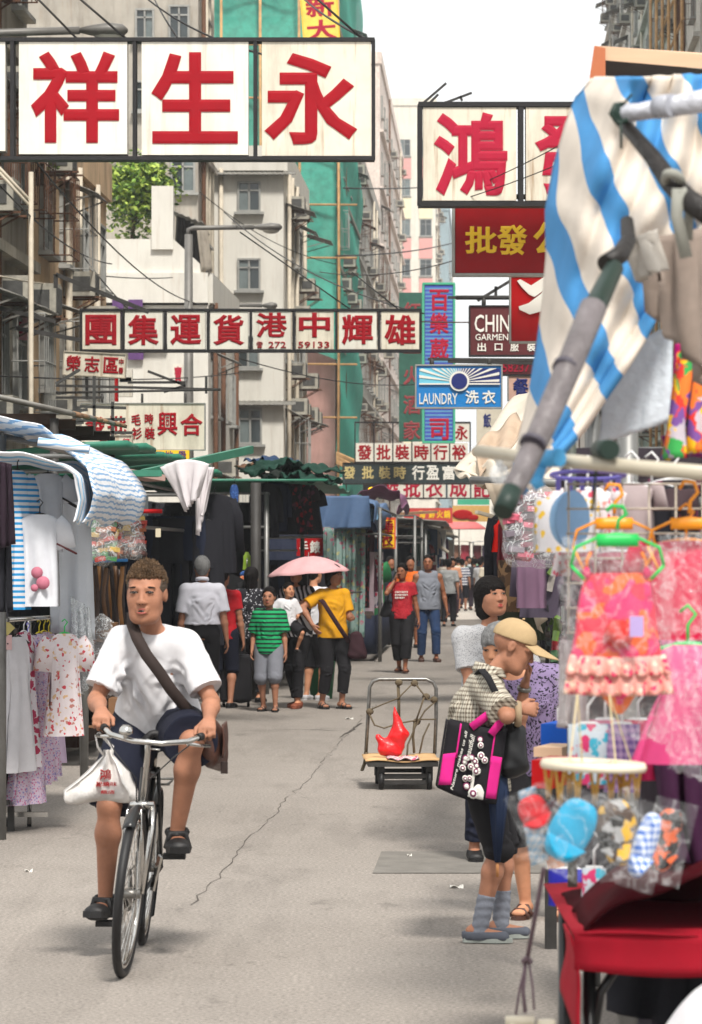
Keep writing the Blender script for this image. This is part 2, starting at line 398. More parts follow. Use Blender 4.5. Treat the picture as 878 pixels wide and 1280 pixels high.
  for a in range(3):
   b, cc = (a + 1) % 3, (a + 2) % 3
   A = [slice(None)] * 3; B = [slice(None)] * 3; A[a] = slice(0, -1); B[a] = slice(1, None)
   e = sg[tuple(A)] != sg[tuple(B)]; E = np.argwhere(e); E = E[(E[:, b] > 0) & (E[:, cc] > 0) & (E[:, b] < D.shape[b] - 1) & (E[:, cc] < D.shape[cc] - 1)]
   def g(db, dc):
    K = E.copy(); K[:, b] += db; K[:, cc] += dc; return idx[K[:, 0], K[:, 1], K[:, 2]]
   q = np.stack([g(-1, -1), g(0, -1), g(0, 0), g(-1, 0)], 1)
   fl = ~sg[E[:, 0], E[:, 1], E[:, 2]]; q[fl] = q[fl][:, ::-1]; Q.append(q)
  Q = np.concatenate(Q); Q = Q[(Q >= 0).all(1)]
  if wr: V = V + nrm * (wr * folds(V * ws, seed))[:, None]
  if fold: V = fold(V, nrm)
  return V, Q
def folds(V, seed=0):
 x, y, z = V[:, 0], V[:, 1], V[:, 2]; s = seed * 1.7
 a = x * 14 + z * 9 + 1.8 * np.sin(z * 9 + s) + 1.1 * np.sin(y * 11 + s * 1.3); b = z * 17 - x * 8 + 1.6 * np.sin(x * 12 + s * 2) + y * 7
 c = (x + z) * 33 + 1.5 * np.sin(y * 23 + z * 11 + s); m = .5 + .5 * np.sin(x * 7 + z * 6 + s * 3 + y * 5)
 cr = lambda t: 1 - 2 * np.abs(np.sin(t)) ** .6
 return (.6 * cr(a * .8) * m + .6 * cr(b * .75) * (1 - m) + .22 * np.sin(c))
def sdf_part(name, fld, m, parent, label=None, **k):
 V, Q = fld.surf(**k)
 if len(Q) < 4: return None
 return add_obj(name, np_mesh(name, V, Q), m, parent, label)
# ------------------------------------------------------------------ people
SKIN = rgb('skin', (196, 140, 108), rough=.58, var=.13, vscale=11, spec=.22, bump=.12, bscale=120)
SKIN_D = rgb('skin_dark', (150, 96, 68), rough=.5, var=.08, vscale=14, spec=.35)
SKIN_T = rgb('skin_tan', (160, 112, 88), rough=.55, var=.14, vscale=11, spec=.25, bump=.12, bscale=120)
LIP = rgb('lips', (160, 84, 74), rough=.5, var=0)
LIP_R = rgb('lips_red', (178, 70, 66), rough=.4, var=0)
EYE_W = rgb('eye_white', (170, 156, 144), rough=.3, var=0)
EYE_D = rgb('eye_dark', (30, 22, 18), rough=.25, var=0)
HAIR_K = rgb('black_hair', (20, 16, 15), spec=.12, rough=.6, var=.3, vscale=60, bump=.5, bscale=160, stretch=(1, 1, .25))
HAIR_G = rgb('grey_hair', (112, 112, 112), rough=.7, var=.4, vscale=50, bump=.6, bscale=160, stretch=(1, 1, .3))
def crease(V, N, sg):
 D = np.zeros(len(V))
 for a, b, A, w_ in sg:
  a = np.array(a); d = np.array(b) - a; t = np.clip((V - a) @ d / (d @ d + 1e-9), 0, 1); r = np.linalg.norm(V - a - t[:, None] * d, axis=1); tp = np.sin(np.pi * np.clip(t * .85 + .1, 0, 1))
  D += A * tp * (np.exp(-(r / w_) ** 2) - .7 * np.exp(-((r - 2.1 * w_) / w_) ** 2))
 return V + N * D[:, None]
def V3(*a): return Vector(a if len(a) > 1 else a[0])
def ik(a, b, l1, l2, pole):
 a = Vector(a); b = Vector(b); d = b - a; L = d.length; mx = (l1 + l2) * .998
 if L > mx: b = a + d * (mx / L); d = b - a; L = mx
 x = (l1 * l1 - l2 * l2 + L * L) / (2 * L); hgt = math.sqrt(max(l1 * l1 - x * x, 0)); u = d.normalized()
 p = Vector(pole); p = p - u * p.dot(u); p.normalize()
 return a + u * x + p * hgt, b
def hand(f, w, d, n, t, curl=.35, thumb=.4, s=1, k=.006, spread=1.):
 w = Vector(w); d = Vector(d).normalized(); n = Vector(n); n = (n - d * n.dot(d)).normalized(); t = Vector(t); t = (t - d * t.dot(d) - n * t.dot(n)).normalized()
 cu = curl if isinstance(curl, (list, tuple)) else [curl * q for q in (.85, 1, 1.08, 1.15)]
 f.cap(w - d * .01 * s, w + d * .075 * s, (.027 * s, .017 * s), (.038 * s, .014 * s), .012, side=t)
 for i, (o, L, r) in enumerate(((.03, .070, .0088), (.0105, .078, .0092), (-.0095, .072, .0088), (-.0285, .057, .0078))):
  p = w + (d * (.083 - abs(o - .008) * .12) + t * o * 1.0) * s; dirv = (d + t * o * 2.2 * spread).normalized(); ax = n
  a = 0
  for q, fr in enumerate((.44, .31, .25)):
   a += cu[i] * (1.0, 1.1, .8)[q]
   v = dirv * math.cos(a) + ax * math.sin(a); e = p + v * L * fr * s
   f.cap(p, e, r * s * (1 - .07 * q), r * s * (.95 - .07 * q), k); p = e
 p = w + (d * .022 + t * .022) * s; q = p + (d * .62 + t * (.75 - thumb * .5) + n * thumb * .75).normalized() * .042 * s
 e = q + (d * .85 + t * (.25 - thumb * .45) + n * thumb * .9).normalized() * .034 * s
 f.cap(p, q, .014 * s, .0105 * s, .008); f.cap(q, e, .0105 * s, .0085 * s, k)
def head_frame(hf, roll=0):
 f = Vector(hf).normalized(); up = Vector((math.sin(roll), 0, math.cos(roll))); l = up.cross(f).normalized(); u = f.cross(l).normalized(); return l, f, u
def head(fd, c, hf, s=1, fat=1, roll=0, detail=True, open_mouth=False):
 l, f, u = head_frame(hf, roll); c = Vector(c); fr = (l, f, u)
 p = lambda a, b, d: c + (l * a + f * b + u * d) * s
 fd.ball(p(0, -.012, .03), (.074 * s, .094 * s, .086 * s), .02, fr=fr)
 fd.ball(p(0, .03, -.02), (.064 * fat * s, .062 * s, .084 * s), .03, fr=fr)
 fd.cap(p(-.03 * fat, .045, -.082), p(.03 * fat, .045, -.082), .027 * s, k=.03); fd.ball(p(0, .066, -.095), .021 * s, .02)
 for q in (-1, 1):
  fd.ball(p(q * .038 * fat, .056, -.026), (.023 * fat * s, .022 * s, .028 * s), .04, fr=fr)
  fd.cap(p(q * .044 * fat, .0, -.06), p(q * .026 * fat, .05, -.085), .017 * s, k=.04)
  if detail:
   fd.ball(p(q * .031, .106, .012), (.018 * s, .016 * s, .0115 * s), .012, True, fr=fr)
   fd.ball(p(q * .031, .077, .011), (.0175 * s, .0155 * s, .0125 * s), .006, fr=fr)
   fd.cap(p(q * .016, .088, .03), p(q * .046, .078, .031), .0075 * s, k=.014)
   fd.ball(p(q * .012, .1, -.028), (.0085 * s, .009 * s, .0075 * s), .006, fr=fr)
  fd.ball(p(q * .074, -.012, -.002), (.010 * s, .018 * s, .030 * s), .008, fr=fr); fd.ball(p(q * .087, -.006, .004), (.009 * s, .009 * s, .017 * s), .004, True, fr=fr)
 fd.cap(p(0, .086, .022), p(0, .104, -.024), .0065 * s, .0115 * s, .012)
 if detail:
  fd.cap(p(-.018, .089, -.052), p(.018, .089, -.052), .0075 * s, k=.01); fd.cap(p(-.014, .089, -.066), p(.014, .089, -.066), .008 * s, k=.01)
  fd.cap(p(-.02, .104, -.059 if not open_mouth else -.062), p(.02, .104, -.059 if not open_mouth else -.061), (.006 if open_mouth else .004) * s, k=.006, neg=True)
def face_parts(root, c, hf, s=1, roll=0, lips=LIP, squint=.6, hair=None, brow=True, open_mouth=False):
 l, f, u = head_frame(hf, roll); c = Vector(c); p = lambda a, b, d: c + (l * a + f * b + u * d) * s
 for q in (-1, 1):
  m = MB(); pts = [p(q * (.031 + t * .0145), .0925 - abs(t) * .003 + .0, .012 - abs(t) * .002) for t in (-1, -.5, 0, .5, 1)]
  m.tube(pts, [.001 * s, .0048 * squint * s, .0058 * squint * s, .0048 * squint * s, .001 * s], 6, flat=.9); m.part('eye', EYE_W, root)
  m = MB(); m.ell(p(q * .0315, .0945, .012), (.0066 * s, .004 * s, .0066 * s * min(1, squint + .25))); m.part('iris', EYE_D, root)
  m = MB(); m.tube([p(q * (.031 + t * .016), .0945 - abs(t) * .004, .0165 - t * t * .0035) for t in (-1, -.5, 0, .5, 1)], .0025 * s, 5); m.part('eyelid', EYE_D, root)
  if brow:
   m = MB(); m.tube([p(q * (.033 + t * .02), .0935 - abs(t) * .006 - .003, .0335 - t * q * 0 - t * t * .003) for t in (-1, -.5, 0, .5, 1)], [.0028 * s, .005 * s, .0052 * s, .0042 * s, .002 * s], 6, flat=.7); m.part('eyebrow', hair or HAIR_K, root)
  m = MB(); m.ell(p(q * .0065, .1085, -.0335), (.0028 * s, .0022 * s, .0018 * s), 8, 5); m.part('nostril', EYE_D, root)
 g = .004 if open_mouth else 0
 for (dz, r) in ((-.0545 + g * .3, .0046), (-.0655 - g, .0055)):
  m = MB(); m.tube([p(t * .024, .0985 - abs(t) * .009, dz - (t * t) * (.0035 if dz > -.06 else -.005)) for t in (-1, -.6, -.25, 0, .25, .6, 1)], [.001 * s, r * .8 * s, r * s, r * .92 * s, r * s, r * .8 * s, .001 * s], 6, flat=.8); m.part('lip', lips, root)
 if open_mouth:
  m = MB(); m.ell(p(0, .093, -.062), (.016 * s, .006 * s, .0045 * s)); m.part('mouth', EYE_D, root)
def hair_part(root, c, hf, kind, m, s=1, h=.006, roll=0, label=None, name='hair', seed=1, cut=False):
 l, f, u = head_frame(hf, roll); c = Vector(c); fr = (l, f, u); p = lambda a, b, d: c + (l * a + f * b + u * d) * s
 ext = .36 if kind in ('long', 'tail') else .2
 fd = Field(c - Vector((.16, .16, ext)) * s, c + Vector((.16, .16, .16)) * s, h)
 if kind in ('short', 'spiky', 'crop'):
  e = {'short': .012, 'spiky': .014, 'crop': .004}[kind]
  fd.ball(p(0, -.014, .036), ((.076 + e) * s, (.094 + e) * s, (.086 + e * 1.5) * s), .01, fr=fr)
  fd.cap(p(0, -.06, .0), p(0, -.055, -.05), (.06 * s, .035 * s), (.045 * s, .03 * s), .02, side=l)
  if kind == 'spiky': fd.ball(p(-.005, .012, .088), (.062 * s, .062 * s, .03 * s), .02, fr=fr)
  fd.plane(p(0, .068, .07), f * .9 + u * -.45)
  fd.ball(p(0, .09, -.03), (.078 * s, .085 * s, .088 * s), .008, True, fr=fr)
  for q in (-1, 1): fd.ball(p(q * .09, .01, -.03), (.03 * s, .06 * s, .05 * s), .006, True, fr=fr)
  if cut: fd.plane(p(0, .03, .05), f * .8 + u * .75)
  wr = {'short': .003, 'spiky': .0055, 'crop': .0015}[kind]
 else:                                    # bob or long, with a fringe
  low = -.085 if kind == 'bob' else -.12
  fd.ball(p(0, -.012, .036), (.093 * s, .112 * s, .1 * s), .01, fr=fr)
  fd.cap(p(0, -.03, .0), p(0, -.035, low), (.092 * s, .075 * s), (.088 * s, .06 * s), .02, side=l)
  if kind == 'long': fd.cap(p(0, -.05, -.06), p(0, -.065, -.25), (.085 * s, .04 * s), (.06 * s, .025 * s), .02, side=l)
  if kind == 'tail':
   fd.ball(p(0, -.115, .02), .035 * s, .01); fd.cap(p(0, -.13, .0), p(0, -.12, -.2), .025 * s, .012 * s, .02)
  fd.ball(p(0, .1, -.052), (.062 * s, .09 * s, .092 * s), .01, True, fr=fr)
  wr = .003
 return sdf_part(name, fd, m, root, label, wr=wr * s, ws=6, seed=seed)
def person(label, loc, face=0, s=1., pose=None, skin=SKIN, h=.009, top=None, bot=None, hair=None, shoes=None, wd=1., belly=0., fat=1., bust=0, group=None, faceon=True, lips=LIP, mouth=False, squint=.6, extra=None, roll=0, hsc=1.):
 ps = dict(pel=(0, 0, .93), che=(0, 0, 1.22), nec=(0, 0, 1.44), hed=(0, -.025, 1.585), hf=(0, -1, 0), side=(1, 0, 0), hs=(1, 0, 0),
   hdl=(.25, -.05, .80), hdr=(-.25, -.05, .80), pl=(.4, 1, 0), pr=(-.4, 1, 0), anl=(.1, 0, .085), anr=(-.1, 0, .085), kl=(.1, -1, 0), kr=(-.1, -1, 0),
   tl=None, tr=None, nl=None, nr=None, cl=.35, cr=.35, dl=None, dr=None, fl=(0.15, -1, 0), frr=(-.15, -1, 0))
 ps.update(pose or {}); g = {k: (Vector(v) if isinstance(v, (tuple, list)) and len(v) == 3 and k not in ('cl', 'cr') else v) for k, v in ps.items()}
 root = thing('person', label, 'person', loc, face, group); root.scale = (s, s, s)
 side = g['side'].normalized(); hs = g['hs'].normalized(); up = (g['nec'] - g['che']).normalized()
 T = g['nec'] - up * .05
 J = {}
 for q, k in ((1, 'l'), (-1, 'r')):
  sh = T + side * q * .168 * wd - up * .034; J['s' + k] = sh
  el, wr_ = ik(sh, g['hd' + k], .285, .25, g['p' + k]); J['e' + k] = el; J['w' + k] = wr_
  hp = g['pel'] + hs * q * .088 - Vector((0, 0, .04)); kn, an = ik(hp, g['an' + k], .42, .405, g['k' + k]); J['h' + k] = hp; J['k' + k] = kn; J['a' + k] = an
 pts = [g['pel'], g['che'], g['nec'], g['hed'] + Vector((0, 0, .12))] + list(J.values())
 lo = np.min([tuple(p) for p in pts], 0) - .24; hi = np.max([tuple(p) for p in pts], 0) + .2; lo[2] = max(lo[2], -.02) if J['al'][2] > 0 else lo[2]
 f = Field(lo, hi, h)
 sy = np.array(side)
 # trunk
 f.cap(g['pel'] - hs * .06, g['pel'] + hs * .06, .105, .105, .03)
 mid = g['pel'].lerp(g['che'], .5)
 f.cap(g['pel'], mid, (.15 * wd, .105), (.135 * wd, .1 + belly * .4), .04, side=side); f.cap(mid, g['che'], (.135 * wd, .1 + belly * .3), (.16 * wd, .115), .04, side=side)
 f.cap(g['che'], T - up * .05, (.16 * wd, .112), (.15 * wd, .085), .04, side=side)
 f.cap(J['sl'], J['sr'], .05, .05, .05)
 f.cap(T - up * .01, g['hed'] - Vector(g['hf']).normalized() * .02 - Vector((0, 0, .04)), .052 * (.4 + wd * .6), .046, .03)
 head(f, g['hed'], g['hf'], s=hsc, fat=fat, roll=roll, detail=h < .012, open_mouth=mouth)
 for k, q in (('l', 1), ('r', -1)):
  a, b, c = J['s' + k], J['e' + k], J['w' + k]; am = .85 + .15 * wd
  f.cap(a, b, .045 * am, .034 * am, .03); f.cap(a.lerp(b, .3), a.lerp(b, .7), .043 * am, .04 * am, .02); f.cap(b, b.lerp(c, .3), .035 * am, .038 * am, .02); f.cap(b.lerp(c, .3), c, .038 * am, .023, .02)
  d = g['d' + k] or (c - b).normalized(); n = g['n' + k] or side * -q; t = g['t' + k] or (Vector((0, -1, 0)) if abs(d.dot(Vector((0, -1, 0)))) < .8 else Vector((0, 0, 1)))
  hand(f, c, d, n, t, g['c' + k])
  a, b, c = J['h' + k], J['k' + k], J['a' + k]
  f.cap(a, b, .076 * (.6 + wd * .4), .048, .04); f.cap(b, b.lerp(c, .3), .046, .052, .03); f.cap(b.lerp(c, .3), c, .052, .031, .03); f.ball(b + (b - a.lerp(c, .5)).normalized() * .012, .04, .02)
  ft = g['fl' if k == 'l' else 'frr'].normalized(); J['f' + k] = ft
  f.cap(c - ft * .04 - Vector((0, 0, .03)), c + ft * .13 - Vector((0, 0, .05)), (.033, .03), (.038, .018), .03, side=ft.cross(Vector((0, 0, 1))))
 sdf_part('body', f, skin, root)
 if faceon and h < .02: face_parts(root, g['hed'], g['hf'], s=hsc, lips=lips, squint=squint, hair=(hair or {}).get('m'), open_mouth=mouth, roll=roll)
 def torso(fd, e, hem, fl=.0, wa=0):
  hp = g['pel'] + (g['pel'] - g['che']).normalized() * -hem
  fd.cap(g['pel'] - hs * .05, g['pel'] + hs * .05, .108 + e + fl, k=.03); fd.cap(hp, mid, (.17 * wd + e + fl, .128 + e + fl), (.138 * wd + e + wa, .104 + e + wa + belly * .4), .05, side=side)
  fd.cap(mid, g['che'], (.138 * wd + e + wa, .104 + e + wa + belly * .3), (.165 * wd + e, .118 + e + bust), .05, side=side); fd.cap(g['che'], T - up * .05, (.165 * wd + e, .115 + e + bust * .6), (.152 * wd + e * .7, .09 + e * .7), .04, side=side)
  return hp
 if top:
  e = top.get('loose', .012); hem = top.get('hem', -.1); sl = top.get('sleeve', .6); c = Field(lo, hi, h)
  hp = torso(c, e, hem, top.get('flare', .005), top.get('waist', .006))
  c.plane(g['pel'] + (g['che'] - g['pel']).normalized() * (hem), -(g['che'] - g['pel']))
  if sl > 0: c.cap(J['sl'], J['sr'], .052 + e * .7, k=.04)
  else: c.cap(T - side * .1 * wd, T + side * .1 * wd, .055 + e * .6, k=.04)
  for k in 'lr':
   a, b, w_ = J['s' + k], J['e' + k], J['w' + k]
   if sl > 0:
    en = a.lerp(b, min(sl, 1)); dr = (b - a)
    c.cap(a, a.lerp(b, min(sl, 1) + .12), .05 + e, .043 + e * 1.7, .03, cuts=[(en, dr)] if sl < 1 else [])
    if sl > 1: en = b.lerp(w_, sl - 1); c.cap(b, en + (w_ - b) * .1, .042 + e, .032 + e, .02, cuts=[(en, w_ - b)])
   else: c.ball(a + (a - T).normalized() * .045 + up * .01, (.075, .12, .12), .02, True)
  nk = top.get('neck', .07); c.ball(g['nec'] + up * .03 + Vector(top.get('nf', (0, -.03, 0))), (nk, nk + .01, nk * .75), .01, True)
  rr = random.Random(int(top.get('seed', 1) + abs(loc[0]) * 97)); fw = side.cross(up).normalized(); sg = []; ca = top.get('cr', 1) * (.006 + e * .28)
  for fb in (-1, 1):
   F_ = fw * fb * (.115 + e)
   for q in (-1, 1):
    ap = T - up * .11 + side * q * .15 * wd + F_
    for k in range(4): sg.append((ap + up * rr.uniform(-.05, .05), g['pel'].lerp(g['che'], rr.uniform(-.1, 1.1)) + side * (rr.uniform(-.1, .1) + q * .05) + F_ * 1.05, ca * rr.uniform(.4, 1), rr.uniform(.01, .02)))
    for k in range(3): z = rr.uniform(-.3, .6); p = g['pel'].lerp(g['che'], z) + F_; sg.append((p + side * q * rr.uniform(.0, .14), p + side * q * rr.uniform(.15, .2) + up * rr.uniform(.02, .1), ca * rr.uniform(.5, 1), .012))
  for k in 'lr':
   a, b = J['s' + k], J['e' + k]; d_ = (b - a)
   for i in range(5 if sl > 0 else 0): v_ = Vector((rr.gauss(0, 1), rr.gauss(0, 1), rr.gauss(0, 1))).normalized() * .06; sg.append((a.lerp(T, .3) - up * .06 + v_, a + d_ * rr.uniform(.4, .9) + v_, ca * rr.uniform(.4, .9), .012))
  sdf_part(top.get('name', 'shirt'), c, top['m'], root, fold=lambda V, N: crease(V + N * (top.get('wr', .006) * .5 * folds(V * top.get('ws', 1), 1))[:, None], N, sg))
 if bot:
  e = bot.get('loose', .014); L = bot.get('leg', 1.9); c = Field(lo, hi, h)
  wl = bot.get('waist', .09); c.cap(g['pel'] - hs * .05, g['pel'] + hs * .05, .11 + e * .5, k=.03); c.cap(g['pel'], mid, (.148 * wd + e * .5, .11 + e * .4), (.132 * wd + e * .5, .1 + e * .5 + belly * .3), .03, side=side)
  c.plane(g['pel'] + (g['che'] - g['pel']).normalized() * wl, (g['che'] - g['pel']))
  for k in 'lr':
   a, b, w_ = J['h' + k], J['k' + k], J['a' + k]; tp = bot.get('taper', 1.)
   if L <= 1: en = a.lerp(b, L); c.cap(a, a.lerp(b, L + .1), .086 + e, .064 + e * 1.5, .03, cuts=[(en, b - a)])
   else:
    en = b.lerp(w_, L - 1); c.cap(a, b, .084 + e, .058 + e, .03)
    c.cap(b, en + (w_ - b) * .08, .058 + e, (.046 + e) * tp, .02, cuts=[(en, w_ - b)])
  if bot.get('skirt'):
   zz = g['pel'] - Vector((0, 0, bot['skirt'])); c.cap(g['pel'], zz, (.16 + e, .13 + e), (.19 + e, .16 + e), .03, side=side, cuts=[(zz, (0, 0, -1))])
  rr = random.Random(5 + int(abs(loc[0]) * 31)); sg = []
  for k in 'lr':
   a, b, w_ = J['h' + k], J['k' + k], J['a' + k]
   for i in range(5): v_ = Vector((rr.uniform(-.07, .07), rr.choice((-.08, .08)), 0)); sg.append((g['pel'] - Vector((0, 0, .08)) + v_ * .6, a.lerp(b, rr.uniform(-.1, .45)) + v_, .009, .013))
   for i in range(6): v_ = Vector((.08, rr.uniform(-.04, .04), rr.uniform(-.03, .03))); p = (b if i < 3 else b.lerp(w_, .8)) + Vector((0, rr.choice((-.055, .055)), rr.uniform(-.08, .08))); sg.append((p - v_, p + v_, .008, .012))
  sdf_part(bot.get('name', 'trousers'), c, bot['m'], root, fold=lambda V, N: crease(V + N * (.003 * folds(V, 3))[:, None], N, sg))
 if hair: hair_part(root, g['hed'], g['hf'], hair['kind'], hair['m'], s=hsc, h=min(h, .01), roll=roll)
 if shoes:
  for k in 'lr':
   c, ft = J['a' + k], J['f' + k]; z0 = c[2] - .085; sd = ft.cross(Vector((0, 0, 1))).normalized(); kd = shoes.get('kind', 'shoe')
   dn = Vector(g.get('sd' + k, (0, 0, -1)))
   sb = c + dn * .085
   if kd == 'shoe':
    fd = Field(np.array(c) - .22, np.array(c) + .22, h * .8)
    fd.cap(c - ft * .045 + dn * .045, c + ft * .125 + dn * .058, (.042, .045), (.047, .03), .02, side=sd); fd.cap(c + dn * .02, c + dn * .05, .042, .045, .02)
    fd.plane(sb + dn * -.012, dn); fd.plane(c + dn * (-.0 + shoes.get('low', .02)), -dn)
    sdf_part('shoe', fd, shoes['m'], root)
   else:
    m = MB()
    for a_ in (0.045, .115): m.tube([c + ft * a_ + dn * .07 + sd * .05, c + ft * (a_ - .01) + dn * (.02 if a_ < .1 else .035) + sd * .02, c + ft * (a_ - .01) + dn * (.02 if a_ < .1 else .035) - sd * .02, c + ft * a_ + dn * .07 - sd * .05], .008, 6, flat=2)
    m.part('sandal_strap', shoes['m'], root)
   m = MB(); ol = [(-.075, -.028), (-.085, 0), (-.075, .028), (0, .036), (.09, .048), (.15, .036), (.172, 0), (.15, -.034), (.09, -.046), (0, -.036)]
   m.prism([(x, y) for x, y in ol], .022, sb - dn * .0, ft, -dn.cross(ft).normalized() if dn[2] < 0 else sd)
   m.part('sole', shoes.get('sole', shoes['m']), root)
 root['J'] = 0; del root['J']
 return root, J, g
# ------------------------------------------------------------------ road and pavements
asph = rgb('asphalt', (140, 133, 126), rough=.88, var=.05, vscale=1.6, bump=.35, bscale=90, spec=.25)
def _road_detail():
 n = asph.node_tree.nodes; L = asph.node_tree.links; b = n['Principled BSDF']; src = b.inputs['Base Color'].links[0].from_socket
 tc = n.new('ShaderNodeTexCoord')
 def layer(src, kind, scale, lo, hi, a, bb, st=(1, 1, 1), typ='MULTIPLY'):
  mp = n.new('ShaderNodeMapping'); mp.inputs['Scale'].default_value = st; L.new(tc.outputs['Object'], mp.inputs[0])
  t = n.new('ShaderNodeTexNoise' if kind == 'n' else 'ShaderNodeTexVoronoi'); t.inputs['Scale'].default_value = scale; L.new(mp.outputs[0], t.inputs['Vector'])
  if kind == 'n': t.inputs['Detail'].default_value = 7; t.inputs['Roughness'].default_value = .7
  r = n.new('ShaderNodeMapRange'); r.inputs[1].default_value = lo; r.inputs[2].default_value = hi; r.inputs[3].default_value = a; r.inputs[4].default_value = bb
  L.new(t.outputs[0], r.inputs[0]); x = n.new('ShaderNodeMix'); x.data_type = 'RGBA'; x.blend_type = 'MULTIPLY'; x.inputs[0].default_value = 1
  L.new(src, x.inputs[6]); L.new(r.outputs[0], x.inputs[7]); return x.outputs[2]
 o = layer(src, 'n', 55, .3, .7, .5, 1.5); o = layer(o, 'n', .35, .4, .62, .95, 1.06, (1, .2, 1)); o = layer(o, 'n', 1.3, .56, .7, 1, .82, (1, .3, 1)); o = layer(o, 'n', 5, .6, .66, 1, .86, (1, .6, 1)); o = layer(o, 'v', 17, .0, .1, .6, 1); o = layer(o, 'n', .9, .44, .47, .93, 1.02, (1, .12, 1)); o = layer(o, 'n', 2.2, .62, .66, 1, .78, (1, .45, 1))
 L.new(o, b.inputs['Base Color'])
_road_detail()
MB().sheet(lambda u, v: ((u - .5) * 900, -60 + v * 1500, 0), 12, 12).top('road', asph, kind='structure', at=(0, 0, 0))
patchm = rgb('patch_asphalt', (116, 112, 106), rough=.9, var=.2, vscale=5, bump=.4, bscale=90)
tar = rgb('crack_filler', (74, 68, 62), rough=.95, var=.3, vscale=9)
pave = rgb('paving', (136, 130, 122), rough=.9, var=.2, vscale=2, bump=.3)
def ground(px, py):
 d = EH * F / (py - HY); return Vector(((px - CX) * d / F, d, 0))
def ribbon(pts, w_, z=.004, seed=0, name='road_crack', m=tar):
 rr = random.Random(seed); P_ = []
 for a, b in zip(pts, pts[1:]):
  a = ground(*a); b = ground(*b); n_ = max(2, int((b - a).length / .22))
  for i in range(n_): P_.append(a.lerp(b, i / n_) + Vector((rr.gauss(0, .014), 0, 0)))
 mb = MB(); v = []; f = []
 for i, p in enumerate(P_):
  ww = w_ * rr.uniform(.35, 1.3); v += [(p.x - ww, p.y, z), (p.x + ww, p.y, z)]
  if i: f.append((2 * i - 2, 2 * i - 1, 2 * i + 1, 2 * i))
 mb.add(v, f); mb.top(name, m, kind='structure')
ribbon([(238, 1132), (270, 1098), (310, 1052), (345, 1018), (352, 1008), (395, 965), (430, 922), (452, 900), (470, 880)], .0026, seed=3)
ribbon([(425, 922), (455, 903)], .012, z=.006, seed=4)
ribbon([(300, 914), (380, 912), (455, 915)], .016, z=.005, seed=5); ribbon([(560, 905), (640, 902)], .012, seed=6)
for y_ in (838, 858, 812): ribbon([(330, y_), (480, y_ - 1), (660, y_ + 1)], .012, seed=int(y_))
a, b = ground(466, 1092), ground(590, 1065)
MB().sheet(lambda u, v: (a.x + u * (1.05) + v * .06, a.y + v * (b.y - a.y), .004 + 0 * u), 2, 2).top('road_patch', patchm, kind='structure')
cr = ground(560, 762); whitep = rgb('bleached_slab', (214, 206, 196), rough=.9, var=.15)
MB().sheet(lambda u, v: (cr.x - .8 + u * 3.4, 86 + v * 30 + u * 2, .004), 2, 2).top('pavement_slab', whitep, kind='structure')
for q in (-1, 1):                                # raised pavements behind the stalls
 MB().add([(SX(q * 4.9, -10), -10, 0), (SX(q * 7.3, -10), -10, 0), (SX(q * 7.3, 420), 420, 0), (SX(q * 4.9, 420), 420, 0),
   (SX(q * 4.9, -10), -10, .13), (SX(q * 7.3, -10), -10, .13), (SX(q * 7.3, 420), 420, .13), (SX(q * 4.9, 420), 420, .13)],
   [(4, 5, 6, 7), (0, 3, 7, 4), (0, 4, 5, 1)]).top('pavement', pave, kind='structure')
lit = rgb('litter_paper', (222, 218, 210), rough=.8)
for px, py, sx_ in ((512, 1071, .025), (571, 1110, .07), (437, 899, .08), (36, 1090, .04)):
 p = ground(px, py); MB().sheet(lambda u, v: (p.x + (u - .5) * sx_, p.y + (v - .5) * sx_ * .8, .006 + .012 * math.sin(u * 5 + v * 3)), 4, 3, .002).top('paper_scrap', lit, {512: 'white paper scrap lying on the dark road patch', 571: 'white paper slip just below the dark road patch', 232: 'small paper scrap beside the front wheel of the bicycle', 78: 'white paper slip on the road near the left clothes rack wheels', 437: 'crumpled paper on the road left of the hand trolley', 330: 'tiny pale scrap at the bottom of the road right of the bicycle', 36: 'paper scrap at the left edge under the clothes rack', 108: 'tiny scrap left of the rear foot of the cyclist'}[px], 'litter')
# ------------------------------------------------------------------ buildings
glass = rgb('window_glass', (48, 56, 58), rough=.12, var=.35, vscale=1.5, spec=.8)
glass_l = rgb('pale_window', (104, 114, 114), rough=.2, var=.3, vscale=1.5, spec=.7)
alu = rgb('window_frame', (150, 150, 146), rough=.5, var=.2)
dkfr = rgb('dark_iron', (52, 50, 48), rough=.6, var=.3)
acm = rgb('air_conditioner', (168, 164, 152), rough=.6, var=.25, vscale=8, stain=.5)
grl = rgb('ac_grille', (74, 74, 72), rough=.6, var=.3)
sheetm = rgb('awning_sheet', (120, 118, 112), rough=.6, var=.3, stain=.6)
rustm = rgb('rusty_iron', (96, 66, 48), rough=.9, var=.4, vscale=20)
pipem = rgb('pale_pipe', (196, 186, 168), rough=.6, var=.15, stain=.4)
bamboo = rgb('bamboo', (176, 138, 92), rough=.7, var=.3, vscale=4)
def facade_pt(v, d, z, q): return Vector((SX(v, d), d, z))
